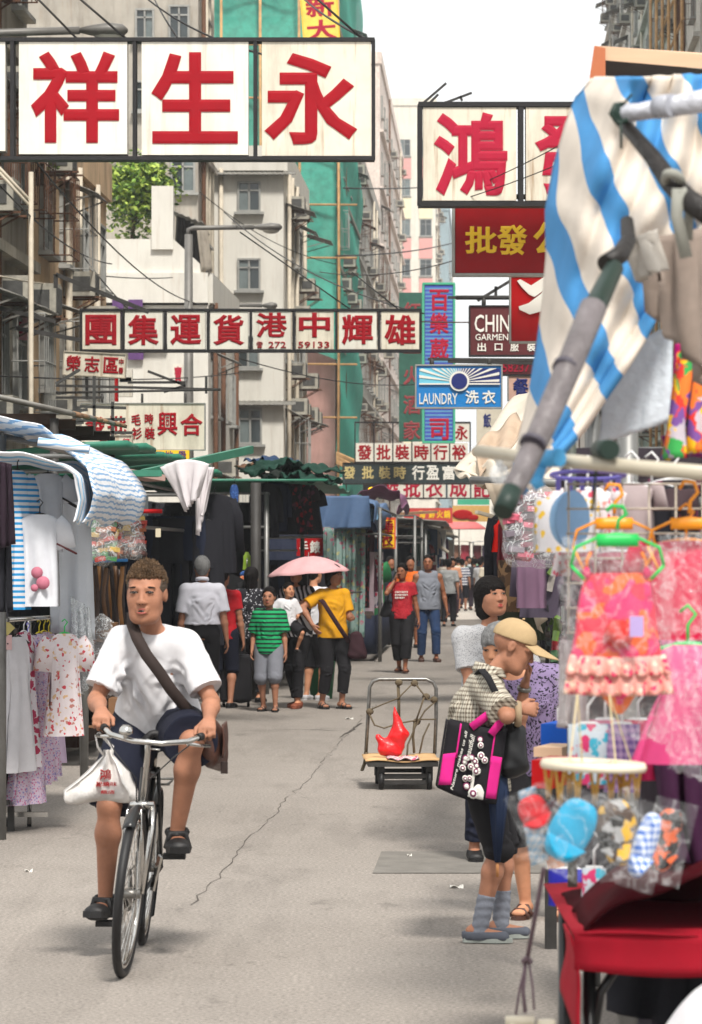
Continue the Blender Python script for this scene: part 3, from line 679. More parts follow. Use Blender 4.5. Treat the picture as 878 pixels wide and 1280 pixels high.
def make_window(b, c, ax, out, w_, h_, rr, frame=alu, cols=2, grille=False, m=None, ledge=True):
 """frame, panes and sill at c (centre on the wall); ax runs along the wall, out points away from it"""
 c = Vector(c); ax = Vector(ax).normalized(); out = Vector(out).normalized(); Z = Vector((0, 0, 1)); t = .05; f = MB()
 for s_ in (-1, 1): f.beam(c + ax * s_ * (w_ / 2) - Z * h_ / 2 + out * .03, c + ax * s_ * (w_ / 2) + Z * h_ / 2 + out * .03, .1, t, up=ax)
 for s_ in (-1, 1): f.beam(c - ax * (w_ / 2 + t / 2) + Z * s_ * h_ / 2 + out * .03, c + ax * (w_ / 2 + t / 2) + Z * s_ * h_ / 2 + out * .03, .11, t)
 f.beam(c - ax * w_ / 2 + Z * h_ * .22 + out * .025, c + ax * w_ / 2 + Z * h_ * .22 + out * .025, .08, .04)
 if ledge: f.beam(c - ax * (w_ / 2 + .12) - Z * (h_ / 2 + .07) + out * .09, c + ax * (w_ / 2 + .12) - Z * (h_ / 2 + .07) + out * .09, .2, .07)
 for k in range(1, cols): f.beam(c + ax * (-w_ / 2 + k * w_ / cols) - Z * h_ / 2 + out * .025, c + ax * (-w_ / 2 + k * w_ / cols) + Z * h_ / 2 + out * .025, .08, .04, up=ax)
 if grille:
  for k in range(5): f.beam(c + ax * (-w_ / 2 + (k + .5) * w_ / 5) - Z * h_ / 2 + out * .1, c + ax * (-w_ / 2 + (k + .5) * w_ / 5) + Z * h_ / 2 + out * .1, .015, .015, up=ax)
 w0 = f.wpart('window', frame, b)
 for k in range(cols):
  x0 = -w_ / 2 + k * w_ / cols + .03; x1 = x0 + w_ / cols - .06; p = MB(); o = out * (.012 + rr.uniform(0, .01))
  p.add([c + ax * x0 - Z * (h_ / 2 - .02) + o, c + ax * x1 - Z * (h_ / 2 - .02) + o, c + ax * x1 + Z * (h_ / 2 - .02) + o, c + ax * x0 + Z * (h_ / 2 - .02) + o], [(0, 1, 2, 3)])
  p.wpart('pane', m or rr.choice((glass, glass, glass_l)), w0)
 return w0
_ac = {}
def make_ac(b, c, ax, out, rr, big=1.):
 c = Vector(c); ax = Vector(ax).normalized(); out = Vector(out).normalized(); Z = Vector((0, 0, 1)); w_, h_, dp = .62 * big, .42 * big, .55 * big
 f = MB(); f.beam(c - ax * w_ / 2 + out * dp / 2, c + ax * w_ / 2 + out * dp / 2, dp, h_); 
 a = f.wpart('air_conditioner', acm, b)
 g = MB(); g.beam(c - ax * w_ * .42 + out * (dp + .006), c + ax * w_ * .42 + out * (dp + .006), .012, h_ * .78)
 for q in (-1, 1): g.beam(c + ax * q * (w_ / 2 + .006) + out * dp * .25, c + ax * q * (w_ / 2 + .006) + out * dp * .85, .012, h_ * .6)
 g.wpart('grille', grl, a)
 for q in (-1, 1):
  s_ = MB(); s_.beam(c + ax * q * w_ * .4 - Z * (h_ / 2 + .02), c + ax * q * w_ * .4 - Z * (h_ / 2 + .02) + out * (dp + .1), .03, .03); s_.beam(c + ax * q * w_ * .4 - Z * (h_ / 2 + .35), c + ax * q * w_ * .4 - Z * (h_ / 2 + .02) + out * dp, .025, .025); s_.wpart('bracket', rustm, b)
 return a
def make_awning(b, c, ax, out, w_, m, rr, dp=.7):
 c = Vector(c); ax = Vector(ax).normalized(); out = Vector(out).normalized(); f = MB()
 f.sheet(lambda u, v: c + ax * (u - .5) * w_ + out * v * dp + Vector((0, 0, -.28 * v + .015 * math.sin(u * w_ * 40))), 16, 3, .015)
 for q in (-1, 1): f.beam(c + ax * q * w_ * .45 - Vector((0, 0, .5)), c + ax * q * w_ * .45 + out * dp * .9 - Vector((0, 0, .27)), .025, .025)
 f.wpart('awning', m, b)
def building(name, label, d0, d1, v, wid, ht, q, m, fh=3.0, seed=1, win=(1.0, 1.25), bay=2.6, ac=.6, aw=.3, awm=None, end=(), endw=None, cage=.2, z0=3.2, ledges=True, pipes=2, frame=alu, loc='building'):
 """q = -1 stands on the left of the street. end = [(offset from the street corner, z)] windows of the wall that faces us"""
 rr = random.Random(seed); b = thing(name, label, 'building', (SX(v, d0), d0, 0)); ax = Vector((SL, 1, 0)).normalized(); out = Vector((-q, SL * q, 0)).normalized()
 A = Vector((SX(v, d0), d0, 0)); B = Vector((SX(v, d1), d1, 0)); W_ = Vector((q * wid, 0, 0))
 mb = MB(); c4 = [A, B, B + W_, A + W_]; mb.add([p for p in c4] + [p + Vector((0, 0, ht)) for p in c4], [(0, 1, 2, 3), (4, 5, 6, 7), (0, 1, 5, 4), (1, 2, 6, 5), (2, 3, 7, 6), (3, 0, 4, 7)]); mb.wpart('wall', m, b)
 rf = MB(); t = .25
 for p, r in ((A, B), (B, B + W_), (B + W_, A + W_), (A + W_, A)): rf.beam(p + Vector((0, 0, ht + .3)), r + Vector((0, 0, ht + .3)), .22, .7)
 rf.wpart('parapet', m, b)
 nb = max(1, int((d1 - d0) / bay)); nf = int((ht - z0) / fh)
 for i in range(nf):
  z = z0 + i * fh + fh * .5
  if ledges:
   l = MB(); l.beam(A + Vector((0, 0, z0 + i * fh)) + out * .1, B + Vector((0, 0, z0 + i * fh)) + out * .1, .24, .16); l.wpart('ledge', m, b)
  for j in range(nb):
   c = A.lerp(B, (j + .5) / nb) + Vector((0, 0, z)) + out * .005
   make_window(b, c, ax, out, win[0] * rr.uniform(.9, 1.15), win[1], rr, frame=frame, grille=rr.random() < .3)
   if rr.random() < ac: make_ac(b, c + Vector((0, 0, -win[1] / 2 - .32 if rr.random() < .5 else win[1] / 2 + .3)) + ax * rr.uniform(-.3, .3), ax, out, rr, rr.uniform(.85, 1.15))
   if rr.random() < aw: make_awning(b, c + Vector((0, 0, win[1] / 2 + .25)), ax, out, win[0] * 1.5, awm or sheetm, rr, rr.uniform(.5, .9))
   if rr.random() < cage:
    g = MB(); x0, x1, h0, h1, dp = -win[0] * .6, win[0] * .6, -win[1] * .6, win[1] * .55, .5
    for zz in (h0, (h0 + h1) / 2, h1): g.tube([c + ax * x0 + Vector((0, 0, zz)), c + ax * x0 + out * dp + Vector((0, 0, zz)), c + ax * x1 + out * dp + Vector((0, 0, zz)), c + ax * x1 + Vector((0, 0, zz))], .012, 4)
    for k in range(7): p = c + ax * (x0 + (x1 - x0) * k / 6) + out * dp; g.beam(p + Vector((0, 0, h0)), p + Vector((0, 0, h1)), .014, .014)
    for yy in (x0, x1):
     for k in range(3): p = c + ax * yy + out * dp * (k + .5) / 3; g.beam(p + Vector((0, 0, h0)), p + Vector((0, 0, h1)), .014, .014)
    g.wpart('window_cage', alu if rr.random() < .5 else rustm, b)
 for k in range(pipes):
  p = A.lerp(B, rr.uniform(.05, .95)) + out * .12; g = MB(); g.tube([p, p + Vector((0, 0, ht))], .06, 8); g.wpart('drain_pipe', rr.choice((pipem, rustm, pipem)), b)
 for (o, z, w_, h_) in end: make_window(b, (A.x + q * o, A.y - .006, z), (1, 0, 0), (0, -1, 0), w_, h_, rr, frame=frame)
 return b, A, B, ax, out
def Zp(py, d): return EH + (HY - py) * d / F
grey_w = rgb('old_grey_render', (150, 143, 130), rough=.95, var=.25, vscale=1.2, stain=.8, bump=.3)
tan_w = rgb('stained_tan_render', (204, 174, 138), rough=.95, var=.25, vscale=1, stain=.75, bump=.3)
cream_w = rgb('cream_render', (214, 208, 196), rough=.95, var=.07, vscale=.8, stain=.28, bump=.2, streak=.2)
white_w = rgb('white_render', (216, 213, 204), rough=.95, var=.05, vscale=.8, stain=.25, bump=.2, streak=.28)
conc_w = rgb('bare_concrete', (168, 162, 152), rough=.95, var=.16, vscale=1.3, stain=.6, bump=.3, streak=.4)
pink_w = rgb('dull_pink_render', (168, 130, 122), rough=.95, var=.15, vscale=1, stain=.3)
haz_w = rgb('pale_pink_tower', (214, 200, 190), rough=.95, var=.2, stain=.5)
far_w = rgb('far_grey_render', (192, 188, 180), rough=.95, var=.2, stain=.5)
blue_p = rgb('blue_sheet', (58, 92, 122), rough=.6, var=.2, stain=.4)
# left side, from near to far
building('tenement', 'dark grey old tenement crowded with air conditioners at the left edge of the photo', 36, 50, -7.2, 9, 19, -1, grey_w, seed=3, ac=1., aw=.55, cage=.6, pipes=3, bay=1.9)
b, A, B_, ax, out = building('tan_house', 'low tan house with rain stained walls and rusty window sheds', 50.3, 60, -7.15, 9, 8.4, -1, tan_w, seed=5, ac=.9, aw=.5, cage=.2, pipes=3, bay=2, z0=1.7, fh=2.2, win=(.95, 1.15), ledges=False)
mb = MB(); mb.beam(A.lerp(B_, .45) + Vector((-1, 0, 9.1)), B_ + Vector((-1, -.1, 9.1)), 2.1, 1.35); mb.wpart('roof_hut', cream_w, b)
mb = MB(); p = B_ + Vector((-.6, -.3, 8.4)); mb.box(p.x - .4, p.x + .55, p.y - .4, p.y + .2, 8.4, 11.2); mb.wpart('blue_screen', blue_p, b)
mb = MB()
for k in range(5): q = A.lerp(B_, .5 + k * .1); mb.beam(q + Vector((.03, 0, 8.5)), q + Vector((.03, 0, 9.7)), .08, .05)
mb.wpart('mullion', alu, b)
b, A, B_, ax, out = building('white_gable_house', 'low white house with purple shutters below the rooftop tree', 75, 83, -6.55, 10, 7.7, -1, white_w, seed=8, ac=.8, aw=.5, cage=.3, z0=1.5, fh=2.8, pipes=3, end=[(2.25, 7.1, .8, .75), (1.35, 7.1, .6, .75)], ledges=False)
gx = lambda px: (px - CX) * 75 / F
MB().prism([(gx(60), 7.6), (gx(262), 7.6), (gx(262), 8.36), (gx(217), 9.15), (gx(60), 9.15)], -.35, (0, 75.0, 0)).wpart('gable', white_w, b)
mb = MB(); mb.box(gx(190), gx(217), 74.9, 75.4, 8.9, Zp(233, 75)); mb.wpart('chimney_wall', white_w, b)
pur = rgb('purple_shutter', (92, 58, 112), rough=.6, var=.2)
for x0, x1 in ((141, 155), (161, 179), (161, 180)):
 y0, y1 = ((375, 400) if x1 != 180 else (440, 450)); mb = MB(); mb.box(gx(x0), gx(x1), 74.86, 74.93, Zp(y1, 75), Zp(y0, 75)); mb.wpart('shutter', pur, b)
mb = MB(); mb.sheet(lambda u, v: (gx(216) + u * .75, 75.2 + v * 2.5, Zp(262, 75) - u * .3 + .03 * math.sin(u * 30)), 10, 2, .02); mb.wpart('roof_sheet', sheetm, b)
mb = MB()
for k in range(7): mb.beam((gx(218 + k * 5), 76.2, 8.7), (gx(222 + k * 5), 76, Zp(262 + k * 4, 75)), .12, .12)
mb.wpart('roof_clutter', dkfr, b)
clothm = rgb('grey_canvas', (150, 142, 130), rough=.95, var=.2)
MB().sheet(lambda u, v: (gx(246 + 14 * u + 6 * v), 74.95 + .05 * math.sin(u * 9), Zp(285 + 55 * v, 75)), 6, 8, .02).wpart('roof_canvas', clothm, b)
building('concrete_block', 'bare concrete apartment block with iron windows above the white gable house', 84, 87.5, -7.6, 11, 23, -1, conc_w, seed=9, ac=.7, aw=.3, cage=.2, fh=3, pipes=4, end=[(.5, Zp(28, 84), .5, .85), (1.4, Zp(30, 84), .45, .75), (.4, Zp(218, 84), .6, .9), (1.45, Zp(215, 84), .75, .75), (2.6, Zp(215, 84), .6, .75), (.5, Zp(120, 84), .5, .85), (1.4, Zp(120, 84), .45, .75)])
b, A, B_, ax, out = building('white_block', 'plain white block with three stacked windows in its end wall', 90, 101, -5.74, 8, 12.6, -1, white_w, seed=12, ac=1., aw=.7, cage=.2, z0=3.6, fh=2.9, end=[(.97, Zp(246, 90), .6, .8), (.97, Zp(343, 90), .6, .85), (.94, Zp(533, 90), .62, .95), (1.0, Zp(440, 90), .6, .85)], ledges=False, pipes=4)
for z in (Zp(214, 90), Zp(501, 90)):
 mb = MB(); mb.sheet(lambda u, v: (A.x + .35 - u * 2.7, A.y - .01 - v * .35, z - v * .12 + .012 * math.sin(u * 120)), 60, 1, .02); mb.wpart('eave', sheetm, b)
mb = MB(); mb.tube([(A.x - 1.75, A.y - .1, 0), (A.x - 1.75, A.y - .1, 12.6)], .06, 8); mb.wpart('drain_pipe', pipem, b)
b, A, B_, ax, out = building('scaffolded_block', 'apartment block wrapped in green scaffold netting', 125, 146, -6.0, 16, 27, -1, conc_w, seed=15, ac=.4, aw=.2, fh=3.1, z0=10, bay=3.5, end=[(o, z, .9, 1.3) for o in (.9, 2.6, 4.3) for z in (11.5, 14.5, 17.5, 20.5, 23.5)], pipes=1)
mb = MB(); mb.box(A.x - 4, A.x + .05, 124.7, 125.02, 0, 9.7); mb.wpart('pink_wall', pink_w, b)
netm = mat('scaffold_net', lin((72, 170, 150)), rough=.8, var=.25, vscale=3, alpha=.74); netb = mat('scaffold_net_bright', lin((60, 182, 160)), rough=.8, var=.2, vscale=2, alpha=.93)
mb = MB(); mb.sheet(lambda u, v: (A.x + .1 - u * 7.5, 123.6 + .12 * math.sin(u * 17 + v * 5) - .1 * math.sin(v * 23), 9.3 + v * 17.5 + .5 * math.sin(u * 6)), 40, 30); mb.wpart('scaffold_net', netm, b)
mb = MB(); mb.sheet(lambda u, v: (A.x + .12 + (B_.x - A.x + .05) * u + .1 * math.sin(v * 37 + u * 4) + .05, 123.6 + u * 22, 2.6 + v * 24.5 + (0 if v else 2.2 * abs(math.sin(u * 3.6)))), 20, 60); mb.wpart('scaffold_net', netb, b)
for k in range(5):
 mb = MB(); x = A.x + .15 - k * 1.5; mb.tube([(x, 123.2, .2), (x + .05, 123.2, 12), (x, 123.2, 27)], .06, 6); mb.wpart('bamboo_pole', bamboo, b)
for k in range(11):
 mb = MB(); z = 5 + k * 2.05; mb.tube([(A.x + .9, 123.3, z), (A.x - 6.5, 123.3, z + .05)], .045, 6); mb.wpart('bamboo_pole', bamboo, b)
mb = MB()
for k in range(9): mb.tube([(A.x + .1, 123, 5.7 - k * .05), (A.x + 1.7 + .1 * k, 122.8, 5.0 - k * .13 + .1 * (k % 3))], .05, 5)
mb.wpart('bamboo_bundle', bamboo, b)
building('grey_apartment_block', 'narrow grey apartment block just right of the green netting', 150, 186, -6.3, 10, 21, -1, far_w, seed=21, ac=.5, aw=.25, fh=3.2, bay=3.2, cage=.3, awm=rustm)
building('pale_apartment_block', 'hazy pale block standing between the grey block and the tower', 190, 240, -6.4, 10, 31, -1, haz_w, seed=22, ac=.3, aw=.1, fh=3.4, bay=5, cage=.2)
b, A, B_, ax, out = building('pink_panel_tower', 'distant tall tower with pink and yellow panels under its windows', 300, 325, -4.9, 9, 44, -1, cream_w, seed=25, ac=.3, aw=.1, fh=3.7, bay=5, end=[(o, z, 1.05, 1.5) for o in (.9, 2.9) for z in [10 + 3.75 * k for k in range(9)]], cage=0)
ppk = rgb('pink_panel', (206, 150, 144), rough=.8, var=.08); pyl = rgb('yellow_panel', (220, 212, 178), rough=.8, var=.08)
for o in (.9, 2.9):
 for k in range(9):
  z = 10 + 3.75 * k - 1.95; mb = MB(); mb.box(A.x - o - .62, A.x - o + .62, A.y - .1, A.y + .02, z - .95, z + .95); mb.wpart('panel', pyl if k % 3 == 1 else ppk, b)
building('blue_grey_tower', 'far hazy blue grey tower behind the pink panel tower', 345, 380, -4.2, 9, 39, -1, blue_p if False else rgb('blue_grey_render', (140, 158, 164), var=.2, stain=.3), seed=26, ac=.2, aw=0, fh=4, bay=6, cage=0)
building('low_end_building', 'low cream building closing the far end of the street', 430, 450, -9, 26, 14, 1, cream_w, seed=27, ac=.1, aw=0, fh=4, bay=7, cage=0, end=[(11 + 2.6 * k, z, 1.4, 1.6) for k in range(5) for z in (5, 9, 13)])
# right side
building('right_tenement', 'tall grey tenement lining the right side behind the stalls', 26, 102, 7.1, 10, 27, 1, grey_w, seed=31, ac=.5, aw=.2, fh=3.3, bay=7.5, cage=.1)
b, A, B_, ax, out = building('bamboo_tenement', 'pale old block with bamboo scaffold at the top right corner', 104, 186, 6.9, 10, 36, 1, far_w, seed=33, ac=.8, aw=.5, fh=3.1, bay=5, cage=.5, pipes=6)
for k in range(6):
 mb = MB(); p = A + Vector((-.5, .8 + k * 2.2, 0)); mb.tube([p, p + Vector((0, 0, 34))], .06, 6); mb.wpart('bamboo_pole', bamboo, b)
for k in range(10):
 mb = MB(); z = 15 + k * 1.4; mb.tube([A + Vector((-.55, 0, z)), A + Vector((-.1, 13, z))], .05, 6); mb.wpart('bamboo_pole', bamboo, b)
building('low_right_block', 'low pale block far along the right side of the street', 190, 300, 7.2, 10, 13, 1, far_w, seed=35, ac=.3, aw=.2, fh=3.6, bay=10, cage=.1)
# ------------------------------------------------------------------ rooftop tree
leafm = [rgb('leaf_%s' % k, c, rough=.6, var=.3, vscale=3) for k, c in (('light', (168, 190, 84)), ('mid', (116, 150, 58)), ('dark', (62, 90, 40)))]
bark = rgb('bark', (88, 74, 60), rough=.95, var=.3, vscale=12, bump=.6)
def make_tree(name, label, at, ht, rad, n, seed, lx=1., group=None):
 rr = random.Random(seed); t = thing(name, label, 'tree', at, 0, group); at = Vector(at); mb = MB(); tips = []
 def limb(p, d, L, r, g):
  q = p + d * L; m_ = p.lerp(q, .5) + Vector((rr.gauss(0, .06), rr.gauss(0, .06), 0)) * L; mb.tube([p, m_, q], [r, r * .8, r * .6], 7)
  if g == 0: tips.append(q); return
  for k in range(3 if g > 1 else 4): limb(q, (d + Vector((rr.gauss(0, .55), rr.gauss(0, .55), rr.uniform(-.1, .5)))).normalized(), L * rr.uniform(.55, .8), r * .55, g - 1); tips.append(q)
 limb(Vector((0, 0, 0)), Vector((.05, 0, 1)), ht * .3, .09, 3); mb.part('trunk', bark, t)
 for li, m in enumerate(leafm):
  V = []; Fc = []
  for k in range(n):
   c = rr.choice(tips) + Vector((rr.gauss(0, .3), rr.gauss(0, .3), rr.gauss(-.05, .25))) * rad * .5
   for j in range(6):
    o = c + Vector((rr.gauss(0, .12), rr.gauss(0, .12), rr.gauss(0, .1))) * rad * .6; a = Vector((rr.gauss(0, 1), rr.gauss(0, 1), rr.gauss(-.3, .5))).normalized(); b_ = a.cross(Vector((rr.gauss(0, 1), rr.gauss(0, 1), 1))).normalized(); s_ = .1 * lx * rr.uniform(.6, 1.3); i0 = len(V)
    V += [o, o + a * s_ * .5 + b_ * s_ * .28, o + a * s_, o + a * s_ * .5 - b_ * s_ * .28]; Fc.append((i0, i0 + 1, i0 + 2, i0 + 3))
  MB().add(V, Fc).part('crown', m, t)
 return t
make_tree('rooftop_tree', 'bright green tree growing on the roof of the white gable house', (gx(158), 76.5, 8.4), 3.6, 1.9, 330, 4, 1.6)
make_tree('rooftop_shrub', 'small shrub behind the white chimney wall on the rooftop', (gx(228), 76.8, 8.3), 1.1, .7, 60, 6, 1.)
make_tree('hanging_shrub', 'dark scraggy shrub hanging from the tenement wall under the big sign', (P(52, 232, 50)), 1.6, .8, 90, 9, 1.)
# ------------------------------------------------------------------ signs
wht = rgb('sign_white', (226, 222, 210), rough=.5, var=.05, stain=.25, streak=.35); wht_r = rgb('sign_white_rusty', (222, 214, 196), rough=.5, var=.08, stain=.5, streak=.8)
red = rgb('sign_red', (152, 14, 28), rough=.6, var=.08, spec=.12); pkr = rgb('sign_pink_red', (172, 30, 58), rough=.6, var=.08, spec=.12)
redp = rgb('sign_red_panel', (144, 12, 20), rough=.5, var=.1, spec=.15); redb = rgb('sign_bright_red', (164, 8, 14), rough=.5, var=.05, spec=.15); mar = rgb('sign_maroon', (86, 30, 34), rough=.5, var=.1)
yel = rgb('sign_yellow', (240, 196, 30), rough=.5, var=.05); blk = rgb('sign_black', (24, 22, 24), rough=.6, var=.2); navy = rgb('sign_navy', (30, 42, 110), rough=.4, var=.05)
gold = rgb('sign_gold', (196, 178, 120), rough=.5, var=.15); dgrn = rgb('sign_dark_green', (44, 92, 78), rough=.6, var=.2); tealb = rgb('sign_teal', (74, 176, 140), rough=.5, var=.1)
cyan = rgb('laundry_blue', (20, 120, 190), rough=.35, var=.04); skyb = rgb('laundry_sky', (110, 190, 214), rough=.35, var=.04); orng = rgb('sign_orange', (214, 84, 40), rough=.5, var=.08)
whl = rgb('letter_white', (226, 224, 216), rough=.5, var=.03); slate = rgb('sign_slate', (44, 56, 58), rough=.5, var=.15); bluel = rgb('louvre_blue', (64, 84, 176), rough=.4, var=.15)
def signboard(label, d, panels, fr=None, th=.16, name='shop_sign', cat='sign', group=None, hang=None, bar=.035, tilt=0, frm=blk):
 """panels: (x0, y0, x1, y1, material, [(text, cx, cy, w, h, material)]) in photo pixels at distance d"""
 xs = [p[0] for p in panels] + [p[2] for p in panels]; ys = [p[1] for p in panels] + [p[3] for p in panels]
 o = P((min(xs) + max(xs)) / 2, max(ys), d); t = thing(name, label, cat, o, 0, group); ay = Vector((math.sin(-tilt), 0, math.cos(tilt))); axx = Vector((math.cos(tilt), 0, math.sin(tilt)))
 L = lambda px, py: axx * ((px - (min(xs) + max(xs)) / 2) * d / F) + ay * ((max(ys) - py) * d / F)
 for (x0, y0, x1, y1, m, chars) in panels:
  mb = MB(); a, b_ = L(x0, y1), L(x1, y0); c = (a + b_) / 2; wd, ht = (x1 - x0) * d / F, (y1 - y0) * d / F
  hx, hz = axx * wd / 2, ay * ht / 2; Y = Vector((0, th / 2, 0)); bv = min(.02, ht * .05); v = []
  for yy, k in ((-Y, 1), (Y, 1)):
   for (i, j) in ((-1, -1), (1, -1), (1, 1), (-1, 1)): v.append(c + hx * i + hz * j + yy)
  mb.add(v, [(0, 1, 2, 3), (7, 6, 5, 4), (0, 4, 5, 1), (1, 5, 6, 2), (2, 6, 7, 3), (3, 7, 4, 0)]); pn = mb.part('panel', m, t)
  groups = {}
  for (ch, cx, cy, w_, h_, lm) in chars: groups.setdefault(lm.name, (lm, []))[1].append((ch, cx, cy, w_, h_))
  for lm, cs in groups.values():
   g = MB()
   for (ch, cx, cy, w_, h_) in cs: letter(g, ch, L(cx, cy) + Vector((0, -th / 2 - .002, 0)), w_ * d / F if w_ else None, h_ * d / F if h_ else None, axx, ay, bold=.028 if ord(ch[0]) > 0x3000 else .012)
   for i_, p_ in enumerate(g.v): g.v[i_] = p_
   g.part('lettering', lm, pn)
 if fr:
  x0, x1, y0, y1 = min(xs) - fr, max(xs) + fr, min(ys) - fr, max(ys) + fr; w_ = fr * 1.5 * d / F; mb = MB()
  for yy in (y0, y1): mb.beam(L(x0 - fr * .5, yy), L(x1 + fr * .5, yy), th + .04, w_)
  for xx in [x0, x1] + [(p[2] + q[0]) / 2 for p, q in zip(panels, panels[1:]) if q[0] > p[2]]: mb.beam(L(xx, y1), L(xx, y0), th + .03, w_, up=Vector((1, 0, 0)))
  mb.part('frame', frm, t)
 for (ax_, ay_, bx, by) in (hang or []):
  mb = MB(); mb.tube([L(ax_, ay_), L(bx, by)], bar, 6); mb.part('hanger_rod', dkfr, t)
 return t
# the big three-character sign and its neighbours
signboard('huge white sign with three large red characters across the top left', 30, [
 (-120, 54, 8, 190, wht, [('吉', -66, 122, 96, 112, red)]), (25, 54, 160, 194, wht, [('祥', 95, 123, 110, 114, red)]), (178, 54, 311, 195, wht, [('生', 244, 124, 108, 114, red)]), (328, 54, 464, 196, wht_r, [('永', 389, 125, 116, 114, red)])],
 fr=3, hang=[(100, 52, -10, -60), (160, 50, 20, -70), (455, 50, 330, -60)], bar=.012)
row2 = [('團', 104), ('集', 157), ('運', 210), ('貨', 263.5), ('港', 317), ('中', 370.5), ('輝', 424), ('雄', 477)]
signboard('long white sign of eight red characters with a phone number, under the huge sign', 48, [
 (x, 390, x + 47, 437, wht_r if c in '團雄中' else wht, [(c, x + 23, 413 if c not in '港中' else 407, 39, 38 if c not in '港中' else 31, red)] + ([('☎', x + 8, 431.5, 8, 8, red), ('272', x + 30, 431.5, 22, 8, red)] if c == '港' else [('59133', x + 22, 431.5, 39, 8, red)] if c == '中' else [])) for c, x in row2], fr=2, th=.2,
 hang=[(440, 388, 300, 290), (500, 388, 440, 340)], bar=.012)
signboard('white sign with two large pink-red characters in a black frame', 34, [
 (529, 136, 645, 252, wht_r, [('鴻', 588, 194, 92, 104, pkr)]), (657, 136, 775, 252, wht_r, [('發', 716, 194, 96, 104, pkr)])], fr=4, th=.2, hang=[(560, 246, 800, 246)], bar=.03)
signboard('red hanging sign with yellow brush characters', 35, [(569, 256, 770, 342, redp, [('批', 601, 301, 40, 34, yel), ('發', 640, 301, 38, 38, yel), ('公', 688, 299, 44, 42, yel)])], fr=2, frm=alu, hang=[(610, 254, 610, 246)])
sb = signboard('bright red sign with one partly hidden white character', 36, [(639, 346, 760, 427, redb, [])], fr=1.2, frm=alu)
mb = MB(); s9 = 36 / F
def stroke(pts): mb.prism([((x - 699.5) * s9, (427 - y) * s9) for x, y in pts], .02, (0, -.085 - .003 * len(mb.f) / 8, 0))
stroke([(646, 352), (650, 350), (664, 358), (668, 366), (667, 372), (661, 369), (652, 360)][::-1]); stroke([(660, 360), (683, 345), (694, 347), (690, 356), (668, 372), (662, 368)][::-1])
stroke([(690, 350), (697, 360), (676, 390), (662, 394), (649, 388), (648, 384), (660, 380), (676, 368)][::-1]); stroke([(680, 372), (690, 366), (700, 412), (700, 420), (690, 418), (680, 408)][::-1])
mb.part('lettering', whl, sb)
signboard('maroon garment sign in English and Chinese behind the red signs', 40, [(588, 384, 720, 444, mar, [('CHINA', 622, 405, 58, 22, whl), ('GARMENT PRODUCTS', 646, 422, 104, 8, whl), ('出', 602, 434.5, 11, 11, whl), ('口', 623, 434.5, 10, 9, whl), ('服', 643, 434.5, 11, 11, whl), ('裝', 664, 434.5, 11, 11, whl), ('批', 684, 434.5, 11, 11, whl)])], fr=1, hang=[(605, 384, 605, 372), (570, 372, 760, 372)], bar=.03)
t = signboard('blue laundry sign with a sunburst', 42, [(521, 458, 626, 509, cyan, [('LAUNDRY', 548, 499, 48, 14, whl), ('洗', 590, 497, 17, 17, whl), ('衣', 611, 497, 17, 17, whl)])], fr=1.2, frm=alu, hang=[(540, 457, 540, 449), (612, 457, 612, 449)])
s9 = 42 / F; LX = lambda x: (x - 573.5) * s9; LZ = lambda y: (509 - y) * s9
def flat(name, polys, m, y, par):
 mb = MB()
 for pl in polys: mb.prism([(LX(x), LZ(yy)) for x, yy in pl], .006, (0, y, 0))
 return mb.part(name, m, par)
flat('sky_field', [[(524, 461), (524, 480), (571, 480), (571, 461)][::1]], skyb, -.09, t); flat('night_field', [[(577, 461), (577, 480), (625, 480), (625, 461)]], navy, -.09, t)
rays = []
for i in range(19):
 a = math.pi * (i + .2) / 18; w_ = .035; c = (574, 478); 
 def edge(a):
  dx, dy = math.cos(a), math.sin(a); k = min(50 / abs(dx) if abs(dx) > 1e-3 else 99, 17 / max(dy, 1e-3)); return (c[0] + dx * k, c[1] - dy * k)
 if .02 < a < 3.12: rays.append([c, edge(max(a - w_, .005)), edge(min(a + w_, 3.13))])
flat('ray', rays, whl, -.098, t); flat('stripe', [[(524, 479.5), (625, 479.5), (625, 481.3), (524, 481.3)][::-1]], whl, -.1, t)
circ = lambda cx, cy, r: [(cx + r * math.cos(k * math.pi / 12), cy - r * math.sin(k * math.pi / 12)) for k in range(24)]
flat('sun_ring', [circ(574, 477, 12.5)], whl, -.106, t); flat('sun_disc', [circ(574, 477, 10)], navy, -.113, t)
# vertical louvred sign
t = signboard('tall blue louvred vertical sign edged in mint green with red characters', 70, [(531, 357, 566, 551, bluel, [(c, 549, y, 24, 27, pkr) for c, y in (('百', 376), ('樂', 405), ('葳', 437), ('公', 480), ('司', 537))])], fr=1.8, frm=tealb, th=.3)
lv = rgb('louvre_slat', (96, 150, 190), rough=.4, var=.1); s7 = 70 / F
for k in range(40): mb = MB(); mb.box(-17 * s7, 17 * s7, -.153, -.15, (2 + k * 4.78) * s7, (4.2 + k * 4.78) * s7); mb.part('slat', lv, t)
signboard('dim dark green vertical sign with haze-dulled red characters behind the mint sign', 84, [(499, 366, 529, 552, dgrn, [(c, 515, y, 22, 24, rgb('faded_red', (140, 56, 60))) for c, y in (('紅', 390), ('星', 430), ('火', 470), ('酒', 506), ('家', 538))])])  # letters in a duller red: the haze in front is put into their colour
signboard('worn strip sign with brown number digits under the laundry sign bar', 46, [(628, 452, 700, 468, mar, [('58237', 645, 460, 34, 11, pkr)])], fr=1)
signboard('salmon sign with one blue character', 47, [(636, 471, 668, 500, rgb('salmon', (208, 168, 150)), [('餐', 651, 485, 20, 24, navy)])], fr=.8, frm=alu)
